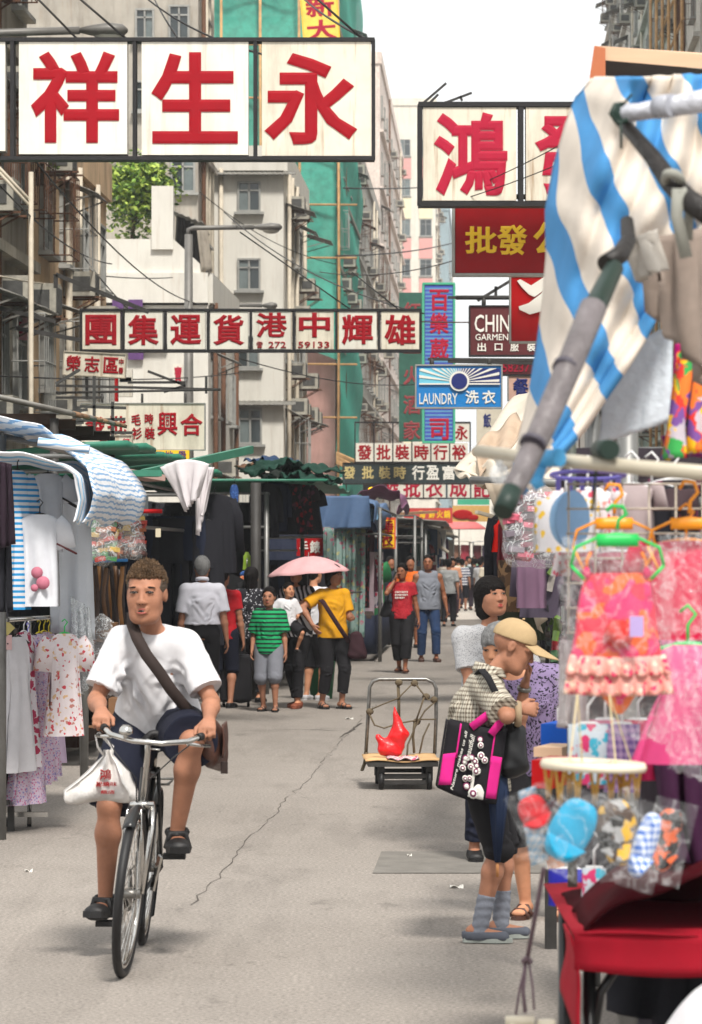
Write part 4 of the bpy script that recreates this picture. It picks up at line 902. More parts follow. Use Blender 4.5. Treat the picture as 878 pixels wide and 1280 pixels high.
signboard('small white sign with one dark blue character above the cream awning', 60, [(596, 512, 640, 560, rgb('cream_sign', (206, 198, 180)), [('飯', 609, 526, 10, 18, navy)])])
R3 = [('發', 445), ('批', 468.5), ('裝', 492), ('時', 516), ('行', 539.5), ('裕', 563)]
signboard('row of white panels with small red characters and one panel raised', 90, [(x, 554, x + 22, 577, wht, [(c, x + 11, 565.5, 18, 19, red)]) for c, x in R3] + [(567, 529, 587, 552, wht, [('永', 577, 541, 16, 18, red)])], fr=1.)
signboard('dark slate sign with gold characters below the row of white panels', 86, [(430, 580, 590, 604, slate, [(c, x, 591, 15, 16, gold) for c, x in (('發', 437), ('批', 460), ('裝', 481), ('時', 500))] + [(c, x, 591, 16, 18, whl) for c, x in (('行', 523), ('盈', 541), ('富', 561))])], fr=1)
signboard('white sign with large crimson characters partly behind the dark slate sign', 96, [(x, 603, x + 27, 622, wht, [(c, x + 13, 610, 22, 24, pkr)]) for c, x in (('發', 475), ('批', 502), ('衣', 530), ('成', 560), ('記', 590))], fr=1)
t = signboard('red banner with yellow characters and a picture of food', 110, [(505, 635, 566, 654, rgb('banner_red', (188, 60, 56)), [(c, x, 643, 8, 10, yel) for c, x in (('火', 550), ('鍋', 559), ('海', 528), ('鮮', 540))]), (566, 632, 612, 652, rgb('banner_yellow', (206, 164, 96)), [])], th=.05)
mb = MB(); mb.ell((.55, -.06, .3), (.35, .02, .17)); mb.ell((.9, -.06, .2), (.2, .02, .1)); mb.part('food_picture', redb, t)
signboard('small green shop sign above the red banner', 104, [(572, 624, 612, 631, tealb, [])], th=.08)
signboard('small glowing yellow lit sign above the purple tarpaulin', 88, [(454, 606, 484, 620, blk, [('●●', 470, 613, 20, 8, mat('lit_yellow', lin((250, 200, 20)), emit=(lin((255, 190, 10)), 1.6), var=0))])])
signboard('small tilted white sign of red characters left of the purple shutters', 47, [(80, 442, 156, 470, wht_r, [(c, x, 456, 19, 20, red) for c, x in (('榮', 92), ('志', 115), ('區', 139))] + [('中', 151.5, 451, 6, 8, red), ('醫', 151.5, 462, 6, 8, red)])], tilt=R(-3), fr=.7, frm=pipem)
signboard('large white sign with red characters of different sizes hanging under iron bars at left', 42, [(103, 505, 256, 562, wht_r, [('發', 120, 532, 26, 22, red), ('批', 147, 532, 24, 24, red), ('毛', 171, 525, 12, 14, red), ('衫', 172, 542, 13, 15, red), ('時', 187, 524, 11, 13, red), ('裝', 188, 542, 13, 15, red), ('興', 210, 530, 25, 30, red), ('合', 240, 531, 28, 28, red)])], fr=.6, frm=alu, hang=[(178, 505, 178, 492), (232, 505, 232, 492), (128, 505, 128, 492), (70, 491, 276, 487)], bar=.018)
signboard('small cream sign with one red character under the large hanging sign', 38, [(106, 545, 144, 568, wht_r, [('具', 130, 556, 14, 20, red)]), (145, 545, 165, 568, wht_r, [('行', 158, 556, 10, 16, pkr)])], fr=.7, frm=pipem)
signboard('yellow sign strip with purple characters above the green boards', 40, [(172, 563, 237, 575, yel, [(c, x, 569, 11, 10, pur) for c, x in (('金', 181), ('相', 197), ('地', 212), ('母', 228))])])
signboard('yellow sign with white and red characters at the very top of the photo', 100, [(381, -20, 424, 52, rgb('pale_yellow', (236, 206, 90)), [('新', 403, 8, 36, 28, pkr), ('大', 403, 38, 38, 26, pkr)])], tilt=R(4), fr=1, frm=yel)
signboard('white panel sign with small red characters above the blue canopy', 76, [(388, 597, 428, 607, wht, [(c, x, 602, 7, 8, red) for c, x in (('華', 393), ('中', 401), ('駐', 409), ('公', 416), ('司', 424))])])
signboard('red cloth sign with white characters above the umbrella', 56, [(371, 672, 404, 695, redb, [('手', 380, 684, 11, 15, whl), ('錶', 394, 684, 13, 16, whl)])], th=.03)
signboard('orange and yellow pyjama sign hanging from the blue canopy', 58, [(472, 647, 495, 686, orng, [])], th=.03)
t = thing('pyjama_sign_card', 'yellow card with red characters fixed on the orange pyjama sign', 'sign', P(483.5, 685, 57.9))
for (y0, y1, ch) in ((650, 666, '睡'), (668, 684, '衣')):
 mb = MB(); s8 = 57.9 / F; mb.box(-9.5 * s8, 9.5 * s8, -.02, .0, (685 - y1) * s8, (685 - y0) * s8); p_ = mb.part('card', yel, t)
 g = MB(); letter(g, ch, (0, -.022, (685 - (y0 + y1) / 2) * s8), 17 * s8, 15 * s8, bold=.03); g.part('lettering', red, p_)
signboard('small blue and white sign beside a red strip behind the iron bars', 52, [(144, 470, 148, 502, redb, []), (149, 462, 166, 496, wht, []), (150, 472, 165, 478, cyan, [])])
signboard('pale pink poster sign on the far house wall', 74, [(217, 455, 229, 482, wht, [('寶', 223, 468, 10, 20, pkr)])])
signboard('faded pink sign on the tenement wall at the left edge', 49, [(6, 388, 34, 425, rgb('faded_pink', (190, 130, 136)), [('批', 20, 406, 20, 24, pkr)])])
# ------------------------------------------------------------------ iron bars, wires, lamps
def bars(label, segs, d, r=.017, m=dkfr, name='sign_bracket', cat='bracket'):
 mb = MB()
 for (x0, y0, x1, y1) in segs: a, b_ = P(x0, y0, d), P(x1, y1, d); a.y -= .0; mb.beam(a, b_, r * 2, r * 2)
 mb.top(name, m, label, cat)
bars('black iron bracket standing over the large hanging sign at left', [(70, 482, 275, 487), (185, 464, 232, 482), (232, 482, 205, 490), (258, 470, 258, 492), (160, 478, 232, 478), (70, 497, 130, 497)], 43)
bars('tangle of dark angle irons below the tilted small sign', [(100, 508, 158, 510), (95, 526, 157, 524), (102, 540, 166, 541), (141, 502, 141, 560), (40, 520, 110, 512), (60, 550, 100, 545), (118, 470, 118, 545), (60, 532, 105, 528), (70, 480, 100, 462)], 36)
bars('thin iron frame standing behind the vertical mint sign', [(560, 372, 640, 372), (597, 376, 640, 350), (620, 358, 620, 372), (535, 449, 680, 450), (560, 452, 700, 455)], 45, .02)
bars('black antenna rods on top of the pink-red character sign', [(528, 130, 558, 104), (538, 128, 548, 118), (550, 131, 590, 116), (556, 127, 560, 132), (575, 120, 578, 126)], 34, .012)
bars('rusty iron bracket arms on the tenement wall', [(70, 343, 186, 390), (70, 343, 70, 360), (0, 385, 70, 402), (20, 410, 100, 425)], 46, .03)
wire_m = rgb('cable', (40, 38, 38), rough=.6, var=.1)
def wire(a, b_, label, sag=.3, r=.012, m=wire_m):
 a, b_ = P(*a), P(*b_); MB().tube([a.lerp(b_, t / 14) + Vector((0, 0, -sag * 4 * (t / 14) * (1 - t / 14))) for t in range(15)], r, 5).top('overhead_cable', m, label, 'cable', 'cables strung across the street')
wire((186, 0, 44), (345, 72, 30), 'cable rising from the huge sign to the upper left', .1)
wire((190, -8, 60), (232, 60, 31), 'cable leaving the frame above the second big character', .05)
wire((375, -6, 60), (456, 48, 31), 'dark cable running down to the right end of the huge sign', .05, .015)
wire((280, 265, 70), (530, 392, 48), 'cable falling from the street lamp towards the long sign', .3)
wire((0, 345, 40), (100, 355, 60), 'pale cable crossing the tenement windows', .05, .012, pipem)
wire((0, 232, 40), (140, 330, 60), 'cable slanting across the tan house wall', .2)
wire((0, 470, 44), (300, 466, 80), 'level cable under the tilted small sign', .1)
wire((250, 240, 84), (420, 330, 90), 'cable over the plain white block', .3)
wire((40, 196, 36), (270, 380, 80), 'cable sagging past the rooftop tree', .5)
wire((130, 345, 62), (216, 347, 74), 'thin cable fixed to the white gable wall', .03)
wire((525, 402, 50), (690, 400, 40), 'reddish cable passing behind the maroon sign', .02, .01, rustm)
wire((300, 448, 60), (560, 475, 90), 'cable under the long sign towards the laundry sign', .3)
wire((400, 340, 80), (640, 300, 60), 'cable crossing in front of the green netting', .3)
wire((430, 235, 120), (600, 225, 200), 'thin line strung high between the far blocks', .2, .03)
wire((420, 320, 110), (580, 300, 180), 'far cable below the bamboo pole tip', .2, .03)
wire((600, 230, 34), (720, 170, 33), 'thin cable across the pink-red characters', .02, .006)
wire((575, 250, 34), (720, 196, 33), 'lower thin cable across the pink-red characters', .02, .006)
wire((90, 300, 56), (186, 410, 52), 'cable dropping from the tan house to the small tilted sign', .1)
lampm = rgb('lamp_grey', (112, 110, 106), rough=.5, var=.15, metal=.3)
def lamp(label, d, px, ytop, x1, y1, x2, yb=None):
 t = thing('street_lamp', label, 'street lamp', P(px, HY, d) - Vector((0, 0, EH)), 0, 'street lamps along the left pavement')
 mb = MB(); mb.tube([P(px, HY + EH * F / d, d), P(px, ytop + 6, d)], [.13, .085], 12); mb.wpart('pole', lampm, t)
 mb = MB(); mb.tube([P(px, ytop + 8, d), P(px, ytop, d), P(px + 6, ytop - 2, d), P(x1, y1, d)], .05, 8); mb.wpart('arm', lampm, t)
 mb = MB(); a, b_ = P(x1, y1, d), P(x2, y1, d); mb.tube([a + (b_ - a) * k for k in (0, .2, .6, .9, 1)], [.06, .12, .19, .15, .04], 12, flat=.5); h_ = mb.wpart('lamp_head', lampm, t)
 mb = MB(); mb.ell(a.lerp(b_, .6) - Vector((0, 0, .07)), ((b_ - a).length * .3, .12, .07)); mb.wpart('lens', rgb('lamp_lens', (170, 168, 158), rough=.2), h_)
lamp('grey street lamp with a long arm in front of the white block', 68, 236, 287, 318, 284, 353)
lamp('near street lamp head reaching in above the huge sign', 40, -40, 44, 100, 38, 160)
lamp('street lamp head peeping out above the long sign', 86, 262, 383, 328, 382, 347)
t = thing('pale_post', 'tall pale post with two slanting struts before the tenement', 'post', P(39, HY, 44) - Vector((0, 0, EH)))
mb = MB(); mb.tube([P(39, 850, 44), P(39, 215, 44)], .035, 8); mb.wpart('post', pipem, t)
for k in (0, 5): mb = MB(); mb.tube([P(-5, 205 + k * 1.2, 44), P(40, 253 + k * 1.5, 44)], .025, 6); mb.wpart('strut', pipem, t)
def ringloft(mb, rows, n=24, amp=0, fr=7, seed=0, power=.8):
 """rows = (cx, cy, cz, half width, half depth, fold)"""
 v = []
 for (cx, cy, cz, a, b_, fo) in rows:
  for k in range(n):
   t = 2 * math.pi * k / n; c, s_ = math.cos(t), math.sin(t); x = math.copysign(abs(c) ** power, c) * a; y = math.copysign(abs(s_) ** 1, s_) * b_
   f = fo * (math.sin(t * fr + seed + cz * 3) + .5 * math.sin(t * (fr * 2 - 1) + seed * 2)); v.append((cx + x * (1 + f * .3), cy + y + f * b_ * 1.2, cz))
 m = len(rows); q = [(i * n + k, i * n + (k + 1) % n, (i + 1) * n + (k + 1) % n, (i + 1) * n + k) for i in range(m - 1) for k in range(n)]
 mb.add(v, q, True); return mb
# ------------------------------------------------------------------ figures
def cloth(name, c, **k): return rgb(name, c, rough=.85, var=k.pop('var', .07), vscale=k.pop('vscale', 9), bump=k.pop('bump', .12), bscale=k.pop('bscale', 300), spec=.2, **k)
whc = cloth('white_cotton', (206, 205, 208)); blk_c = cloth('black_cotton', (30, 29, 32)); navy_c = cloth('navy_cotton', (24, 27, 42)); grey_c = cloth('grey_jersey', (150, 152, 158)); lgrey = cloth('pale_grey_shirt', (196, 197, 202))
blacks = rgb('black_rubber', (24, 23, 24), rough=.55, var=.2); brownl = rgb('brown_leather', (74, 46, 36), rough=.5, var=.25, bump=.3)
chrome = rgb('chrome', (196, 194, 190), rough=.18, metal=1, var=.15, vscale=20); blkp = rgb('black_bicycle_paint', (24, 25, 26), rough=.3, var=.2, spec=.5); dsteel = rgb('dull_steel', (128, 126, 122), rough=.4, metal=.8, var=.3, vscale=25)
def at(px, d): return Vector(((px - CX) * d / F, d, 0))
# ---- the cyclist and his bicycle share one place: both lean together, as they ride
BX = at(156, 13.1); BX = Vector((BX.x, 13.65, 0)); LEAN = R(5)
def BL(x, y, z): return Vector((x + math.tan(LEAN) * z, y, z))     # bicycle frame with its lean
bike = thing('bicycle', 'black roadster bicycle ridden towards us with chrome handlebars', 'bicycle', BX)
ST = R(-4)
def steer(p, hub=Vector((0, -.42, .3))):
 q = Matrix.Rotation(ST, 3, 'Z') @ (Vector(p) - hub) + hub; return BL(*q)
def wheel(cy, fn, front):
 r = .325; w = MB(); w.tube([fn((0, cy + r * math.cos(a), r + .012 + r * math.sin(a))) for a in [2 * math.pi * k / 56 for k in range(56)]], .019, 10, closed=True); tr = w.part('tyre', blacks, bike)
 w = MB(); w.tube([fn((0, cy + (r - .028) * math.cos(a), r + .012 + (r - .028) * math.sin(a))) for a in [2 * math.pi * k / 56 for k in range(56)]], .013, 8, closed=True); w.part('rim', chrome, tr)
 w = MB(); w.tube([fn((-.045, cy, r + .012)), fn((.045, cy, r + .012))], .02, 12); w.part('hub', dsteel, tr)
 for k in range(32):
  a = 2 * math.pi * k / 32; sd = .03 if k % 2 else -.03; b_ = a + (.35 if k % 4 < 2 else -.35)
  m = MB(); m.beam(fn((sd, cy + .02 * math.cos(b_ + 1), r + .012 + .02 * math.sin(b_ + 1))), fn((0, cy + (r - .03) * math.cos(a), r + .012 + (r - .03) * math.sin(a))), .0028, .0028); m.part('spoke', chrome, tr)
 for s0, s1, rr_ in ((-.5 if front else .05, 2.2 if front else 3.9, .365),):
  m = MB(); m.sheet(lambda u, v: fn(((v - .5) * .055, cy + (rr_ - .018 * (abs(v - .5) * 2) ** 2) * math.cos(s0 + (s1 - s0) * u) * (1 if front else -1), r + .012 + (rr_ - .018 * (abs(v - .5) * 2) ** 2) * math.sin(s0 + (s1 - s0) * u))), 30, 6, .003); m.part('mudguard', blkp, bike)
 for q in (-1, 1):
  m = MB(); m.tube([fn((q * .05, cy, r + .01)), fn((q * .028, cy + (.36 if not front else .33) * (1 if not front else -.25), r + .01 + (.1 if not front else .355)))], .0035, 5); m.part('mudguard_stay', chrome, bike)
wheel(-.55, steer, True); wheel(.55, lambda p: BL(*p), False)
fr = MB(); hd0, hd1, bb, stt, rax = BL(0, -.40, .62), BL(0, -.355, .84), BL(0, .06, .29), BL(0, .24, .80), BL(0, .55, .34)
for a, b_, r_ in ((hd0, hd1, .02), (hd1 - Vector((0, 0, .03)), stt - Vector((0, .0, .03)), .014), (hd0 + Vector((0, .01, .02)), bb, .016), (bb, stt, .015)): fr.tube([a, b_], r_, 10)
fr.part('frame', blkp, bike)
for q in (-1, 1):
 for a, b_ in ((bb, rax), (stt, rax)):
  m = MB(); m.tube([a + Vector((q * .02, 0, 0)), b_ + Vector((q * .055, 0, 0))], .009, 8); m.part('stay', blkp, bike)
 m = MB(); m.tube([steer((q * .045, -.40, .69)), steer((q * .052, -.43, .6)), steer((q * .05, -.55, .337))], [.013, .012, .009], 8); m.part('fork_blade', blkp if q < 0 else chrome, bike)
m = MB(); m.tube([steer((-.05, -.4, .69)), steer((.05, -.4, .69))], .016, 8); m.part('fork_crown', chrome, bike)
m = MB(); m.tube([steer((0, -.4, .68)), steer((0, -.36, .9)), steer((0, -.40, .955))], .0125, 10); m.part('stem', chrome, bike)
HB = [(-.225, -.2, .985), (-.205, -.26, .985), (-.16, -.37, .965), (-.06, -.42, .95), (.06, -.42, .95), (.16, -.37, .965), (.205, -.26, .985), (.225, -.2, .985)]
hbs = lambda p: steer(p) + Vector((0, 0, -.09 * (p[0])))
m = MB(); m.tube([hbs(p) for p in HB], .0115, 10); hbar = m.part('handlebar', chrome, bike)
for q in (0, -1):
 a, b_ = HB[q], HB[1 if q == 0 else -2]; m = MB(); m.tube([hbs(a), hbs(b_), hbs(b_).lerp(hbs(HB[2 if q == 0 else -3]), .25)], .0165, 10); m.part('grip', blacks, hbar)
 sg_ = -1 if q == 0 else 1; m = MB(); m.tube([hbs((sg_ * .16, -.36, .955)), hbs((sg_ * .2, -.31, .95)), hbs((sg_ * .24, -.22, .945))], .0055, 6, flat=1.6); m.part('brake_lever', chrome, hbar)
m = MB(); m.tube([hbs((.02, -.43, .925)), hbs((.06, -.44, .925))], .0045, 6); m.tube([hbs((-.09, -.41, .955)), hbs((-.09, -.41, .985))], .01, 8); m.lathe([(.001, .028), (.02, .024), (.028, .012), (.031, 0), (.028, -.002)], hbs((-.09, -.42, .985)), 14, axis=(0, -.5, .9)); m.part('bell', chrome, hbar)
m = MB()
for q in (-1, 1): m.tube([hbs((q * .17, -.37, .95)), hbs((q * .12, -.47, .9)), steer((q * .03, -.43, .8)), steer((q * .02, -.4, .66))], .003, 5)
m.tube([steer((0, -.395, .73)), steer((0, -.405, .62)), steer((.0, -.41, .5))], .004, 5); m.part('brake_cable', blacks, bike)
m = MB(); m.tube([BL(0, .24, .8), BL(0, .26, .9)], .013, 8); m.part('seat_post', chrome, bike)
m = MB(); m.sheet(lambda u, v: BL((v - .5) * (.05 + .17 * u ** 1.6), .08 + u * .27, .945 - .03 * (abs(v - .5) * 2) ** 2 - .01 * math.sin(u * 3)), 10, 8, .03); m.part('saddle', blacks, bike)
m = MB(); m.lathe([(.02, -.004), (.09, -.004), (.09, .004), (.02, .004)], BL(-.045, .06, .29), 28, axis=(1, 0, 0)); m.part('chainring', dsteel, bike)
PA = R(62)       # crank angle
pds = {}
for q in (-1, 1):
 e = BL(q * .075, .06 - q * .17 * math.cos(PA) * .75, .29 - (-q) * .17 * math.sin(PA)); pds[q] = e
 m = MB(); m.beam(BL(q * .05, .06, .29), e, .012, .026); cr_ = m.part('crank', chrome, bike); m = MB(); m.obox(e + Vector((q * .06, 0, 0)), (.095, .085, .022)); m.part('pedal', blacks, bike)
m = MB(); m.tube([BL(-.045, .06, .38), BL(-.045, .55, .37)], .005, 5); m.tube([BL(-.045, .06, .2), BL(-.045, .55, .31)], .005, 5); m.part('chain', dsteel, bike)
m = MB()
for x in (-.06, 0, .06): m.tube([BL(x, .36, .72), BL(x, .72, .71)], .006, 6)
for y in (.36, .72): m.tube([BL(-.07, y, .72), BL(.07, y, .72)], .006, 6)
m.part('carrier', dsteel, bike)
hL, hR = hbs((-.218, -.22, 1.0)), hbs((.218, -.22, 1.0))
eL = pds[1] + Vector((.07, .03, .105)); eR = pds[-1] + Vector((-.07, .03, .105))
rider, J, g = person('man in a white t-shirt and navy shorts riding the black bicycle', BX, 0, 1, skin=SKIN_T, h=.006, hsc=1.08, wd=.8, belly=.035, fat=.95, faceon=True, mouth=True, squint=.4,
 pose=dict(pel=(.085, .33, 1.015), che=(.08, .23, 1.22), nec=(.075, .13, 1.415), hed=(.05, .07, 1.555), hf=(-.14, -1, -.04), side=(1, -.04, -.06), hs=(1, 0, -.03),
   hdl=tuple(hR + Vector((.01, .05, .045))), hdr=tuple(hL + Vector((-.01, .05, .045))), pl=(.55, .5, -.8), pr=(-.55, .5, -.8),
   dl=(-.05, -1, -.35), dr=(.05, -1, -.35), nl=(0, .25, -1), nr=(0, .25, -1), tl=(-1, 0, 0), tr=(1, 0, 0), cl=[.95, 1.0, 1.0, 1.0], cr=[.95, 1.0, 1.0, 1.0],
   anl=tuple(eL), anr=tuple(eR), kl=(.25, -1, .4), kr=(-.3, -1, .3), fl=(.12, -1, 0), frr=(-.3, -1, .1)),
 top=dict(m=whc, sleeve=.8, loose=.022, hem=.0, neck=.078, wr=.01, ws=1.5, flare=.01, waist=.02, seed=2, cr=1.25), bot=dict(m=navy_c, leg=.95, loose=.036, wr=.008), hair=None,
 shoes=None)
SPK = rgb('bleached_tips_hair', (98, 76, 54), rough=.7, var=.5, vscale=30, bump=.6, bscale=140); SIDE = rgb('greying_side_hair', (74, 60, 48), rough=.7, var=.4, vscale=60, bump=.6, bscale=150)
hair_part(rider, g['hed'], g['hf'], 'crop', SIDE, s=1.08, h=.006, name='side_hair', cut=True)
def spikes(root, c, hf, s, m, seed=3, n=620):
 l, f, u = head_frame(hf); rr = random.Random(seed); mb = MB(); c = Vector(c)
 for _ in range(n * 2):
  th = rr.uniform(0, 2 * math.pi); ph = math.acos(1 - rr.random() * (.92 if math.sin(th) < .35 else .62)); x, y, z = .076 * math.sin(ph) * math.cos(th), .097 * math.sin(ph) * math.sin(th) - .012, .036 + .088 * math.cos(ph)
  p = c + (l * x + f * y + u * z) * s; d = (l * x * 7 + f * (y * 5 + .25) + u * (z * 7 - .1) + Vector((rr.gauss(0, .14), rr.gauss(0, .14), rr.gauss(.15, .1)))).normalized(); L_ = rr.uniform(.008, .012 + .016 * math.cos(ph) ** 2) * s
  mb.tube([p - d * .01, p + d * L_ * .5, p + d * L_], [.0052 * s, .0038 * s, .0007], 4, cap=False)
 mb.part('spiky_hair', m, root)
spikes(rider, g['hed'], g['hf'], 1.08, SPK)
for k, ped in (('l', pds[1]), ('r', pds[-1])):                       # chunky open sandals
 c, ft = J['a' + k], J['f' + k]; sd = ft.cross(Vector((0, 0, 1))).normalized(); b0 = c - Vector((0, 0, .083)); up = Vector((0, 0, 1))
 m = MB(); ol = [(-.08, -.03), (-.09, 0), (-.08, .03), (0, .04), (.1, .055), (.165, .04), (.18, 0), (.16, -.042), (.1, -.052), (0, -.04)]
 m.prism(ol, -.028, b0, ft, sd); m.part('sandal_sole', blacks, rider)
 fd = Field(np.array(c) - .24, np.array(c) + .24, .006)
 fd.cap(b0 + ft * .09 + up * .02, b0 + ft * .125 + up * .02, (.057, .042), (.05, .034), .02, side=sd); fd.cap(b0 - ft * .055 + up * .035, b0 - ft * .05 + up * .02, .042, .042, .02)
 fd.plane(b0, (0, 0, -1)); fd.ball(b0 + ft * .045 + up * .055, (.075, .03, .045), .01, True, fr=(tuple(sd), tuple(ft), (0, 0, 1)))
 sdf_part('sandal_toe_cap', fd, blacks, rider)
 for a_ in (.02, .055): m = MB(); m.tube([b0 + ft * a_ + sd * .046 + up * .01, b0 + ft * (a_ - .01) + sd * .03 + up * .075, b0 + ft * (a_ - .01) - sd * .03 + up * .075, b0 + ft * a_ - sd * .046 + up * .01], .011, 6, flat=1.6); m.part('sandal_strap', blacks, rider)
 m = MB(); m.tube([c + Vector((math.cos(a) * .046, math.sin(a) * .05, -.005 + .01 * math.sin(a))) for a in [k_ * math.pi / 6 for k_ in range(12)]], .009, 6, closed=True, flat=1.5); m.part('ankle_strap', blacks, rider)
def strap(root, pts, m, w_=.03, name='strap', t=.006):
 mb = MB(); P_ = [Vector(p) for p in pts]; v = []; n_ = len(P_)
 mb.tube(P_, w_, 8, flat=t / w_, up=Vector((0, -1, 0))); return mb.part(name, m, root)
def band(root, pts, nrm, m, w_=.05, name='strap', t=.006, parent_fn=None):
 """flat band through pts; nrm = outward normals"""
 mb = MB(); P_ = [Vector(p) for p in pts]; n_ = len(P_); L_ = []; R_ = []
 for i, p in enumerate(P_):
  tg = (P_[min(i + 1, n_ - 1)] - P_[max(i - 1, 0)]).normalized(); nn = Vector(nrm[i]).normalized(); sd = tg.cross(nn).normalized(); L_.append(p - sd * w_ / 2); R_.append(p + sd * w_ / 2)
 mb.sheet(lambda u, v: (L_[round(v * (n_ - 1))].lerp(R_[round(v * (n_ - 1))], u)), 1, n_ - 1, t); return mb.part(name, m, root)
# shoulder bag of the cyclist: the strap runs over his chest, the bag sits behind his hip
sbag = thing('shoulder_bag', 'brown leather shoulder bag slung behind the hip of the cyclist', 'bag', BX)
dkst = rgb('dark_brown_webbing', (44, 32, 28), rough=.8, var=.15)
spt = [(-.02, .20, 1.475), (-.015, .13, 1.475), (-.01, .05, 1.43), (.015, -.0, 1.37), (.055, -.025, 1.30), (.115, -.025, 1.22), (.16, -.005, 1.15), (.205, .04, 1.09), (.25, .1, 1.04), (.28, .16, 1.0)]
band(sbag, spt, [(0, .3, 1), (0, -.3, 1), (0, -.8, .7), (0, -1, .4), (0, -1, .2), (0.1, -1, .1), (.2, -1, .1), (.5, -1, .1), (.8, -.6, 0), (1, -.3, 0)], dkst, .05)
fd = Field((.18, -.1, .76), (.48, .46, 1.12), .008); fd.cap((.31, .05, .92), (.34, .26, .90), (.055, .115), (.05, .12), .02, side=(1, 0, .2)); sdf_part('bag_body', fd, brownl, sbag, wr=.004)
m = MB(); m.sheet(lambda u, v: (.375 + .006 * math.sin(v * 3) + .03 * v * 0 + .005 * u, -.02 + .33 * u, 1.0 - .14 * v), 6, 6, .006); m.part('flap', brownl, sbag)
m = MB(); m.beam((.385, .03, .84), (.385, .03, .79), .02, .03); m.part('flap_tab', dkst, sbag)
# white carrier bag on the handlebar
pb = thing('carrier_bag', 'white plastic carrier bag printed in red hanging from the left handlebar grip', 'plastic bag', BX + hbs((-.235, -.2, .95)) + Vector((0, 0, -.29)))
plast = rgb('white_polythene', (226, 222, 218), rough=.35, var=.08, vscale=5, spec=.5, bump=.4, bscale=26); plast.node_tree.nodes['Principled BSDF'].inputs['Transmission Weight'].default_value = .12
def plasticbag(root, w_, h_, dp, m, hk, seed=1, low=0):
 mb = MB(); rows = []
 for z, a, b_, o in ((0, .30, .2, 0), (.03, .46, .5, 0), (.1, .5, .95, .01), (.22, .47, 1.05, .02), (.38, .37, .95, .05), (.55, .26, .7, .09), (.72, .14, .45, .12), (.86, .07, .25, .13), (.95, .05, .2, .13)): rows.append((o * w_, 0, z * h_ + .02 * math.sin(z * 9) * 0, a * w_, b_ * dp * .5, .16 + .5 * z))
 ringloft(mb, rows, 40, fr=5, seed=seed, power=.9); mb.v = [(x + .006 * math.sin(z * 70 + x * 40), y + .006 * math.sin(x * 60 + z * 35), z + .01 * math.sin(x * 22 + 1) * (z < .03)) for x, y, z in mb.v]
 b_ = mb.part('bag_body', m, root); mb = MB()
 for q in (-1, 1): mb.tube([(q * .014 + w_ * .12, 0, h_ * .85), (q * .03 + w_ * .09, .01 * q, h_ * 1.0), (q * .012, 0, hk), (0, 0, hk + .012)], [.014, .010, .008, .006], 6, flat=.4)
 mb.part('handle', m, root); return b_
plasticbag(pb, .315, .235, .13, plast, .285)
g_ = MB(); letter(g_, '鴻', (.035, -.066, .125), .05, .045); letter(g_, '記燒味', (.04, -.078, .085), .09, .02); letter(g_, '飯店', (.045, -.074, .052), .06, .016); g_.part('lettering', redb, pb)
# ---- old man with the tote bag
OM = Vector((.595, 14.3, 0))
plaid = pattern('brown_plaid', 'plaid', [(190, 184, 168), (80, 68, 58), (130, 118, 104)], 46, thr=.42)
old, J, g = person('stooped old man in a beige cap and plaid shirt browsing at the right stall', OM, R(90), .87, skin=SKIN_T, h=.006, wd=.86, fat=.85, hsc=1.1, faceon=True, squint=.3,
 pose=dict(pel=(0, .035, .93), che=(0, .035, 1.17), nec=(0, -.03, 1.385), hed=(0, -.15, 1.51), hf=(0, -.9, -.42), side=(1, 0, 0), hdr=(-.14, -.17, 1.2), pr=(-.9, .6, .1), hdl=(.09, -.215, 1.32), pl=(.3, .1, -1),
   dr=(.1, -1, -.05), nr=(1, 0, -.2), tr=(0, .1, 1), cr=[.9, 1.0, 1.05, 1.1], dl=(-.1, -.3, 1), nl=(-.2, 1, .2), tl=(-1, -.1, .1), cl=[1.0, 1.05, 1.1, 1.1],
   anl=(.1, -.09, .09), anr=(-.09, .03, .09), fl=(.05, -1, 0), frr=(-.1, -1, 0)),
 top=dict(m=plaid, sleeve=.86, loose=.026, hem=-.16, neck=.07, wr=.011, flare=.02, waist=.025, seed=4, name='plaid_shirt'), bot=dict(m=blk_c, leg=1.06, loose=.022, wr=.006, name='shorts'),
 hair=None, shoes=dict(m=rgb('grey_canvas_shoe', (84, 88, 98), rough=.9, var=.1), sole=rgb('pale_sole', (160, 166, 160), rough=.7), kind='shoe', low=.03))
sockm = rgb('grey_sock', (120, 124, 134), rough=.95, var=.1, bump=.3)
for k in 'lr':
 c = J['a' + k]; kn = J['k' + k]; d_ = (kn - c).normalized(); fd = Field(np.array(c) - .1, np.array(c) + .25, .006); fd.cap(c - Vector((0, 0, .03)), c + d_ * .19, .043, .047, .02, cuts=[(c + d_ * .16, d_)])
 sdf_part('sock', fd, sockm, old, fold=lambda V, N: V + N * (.0016 * np.sin(V[:, 2] * 140 + V[:, 0] * 50))[:, None])
# collar
m = MB(); nb_ = g['nec']; m.sheet(lambda u, v: nb_ + Vector((math.cos(u * 5.2 - 1.0 + .0) * (.068 + .022 * v), math.sin(u * 5.2 - 1.0) * (.07 + .02 * v), .03 - .045 * v + .02 * math.sin(u * 5.2 - 1))), 18, 3, .006); m.part('collar', plaid, old)
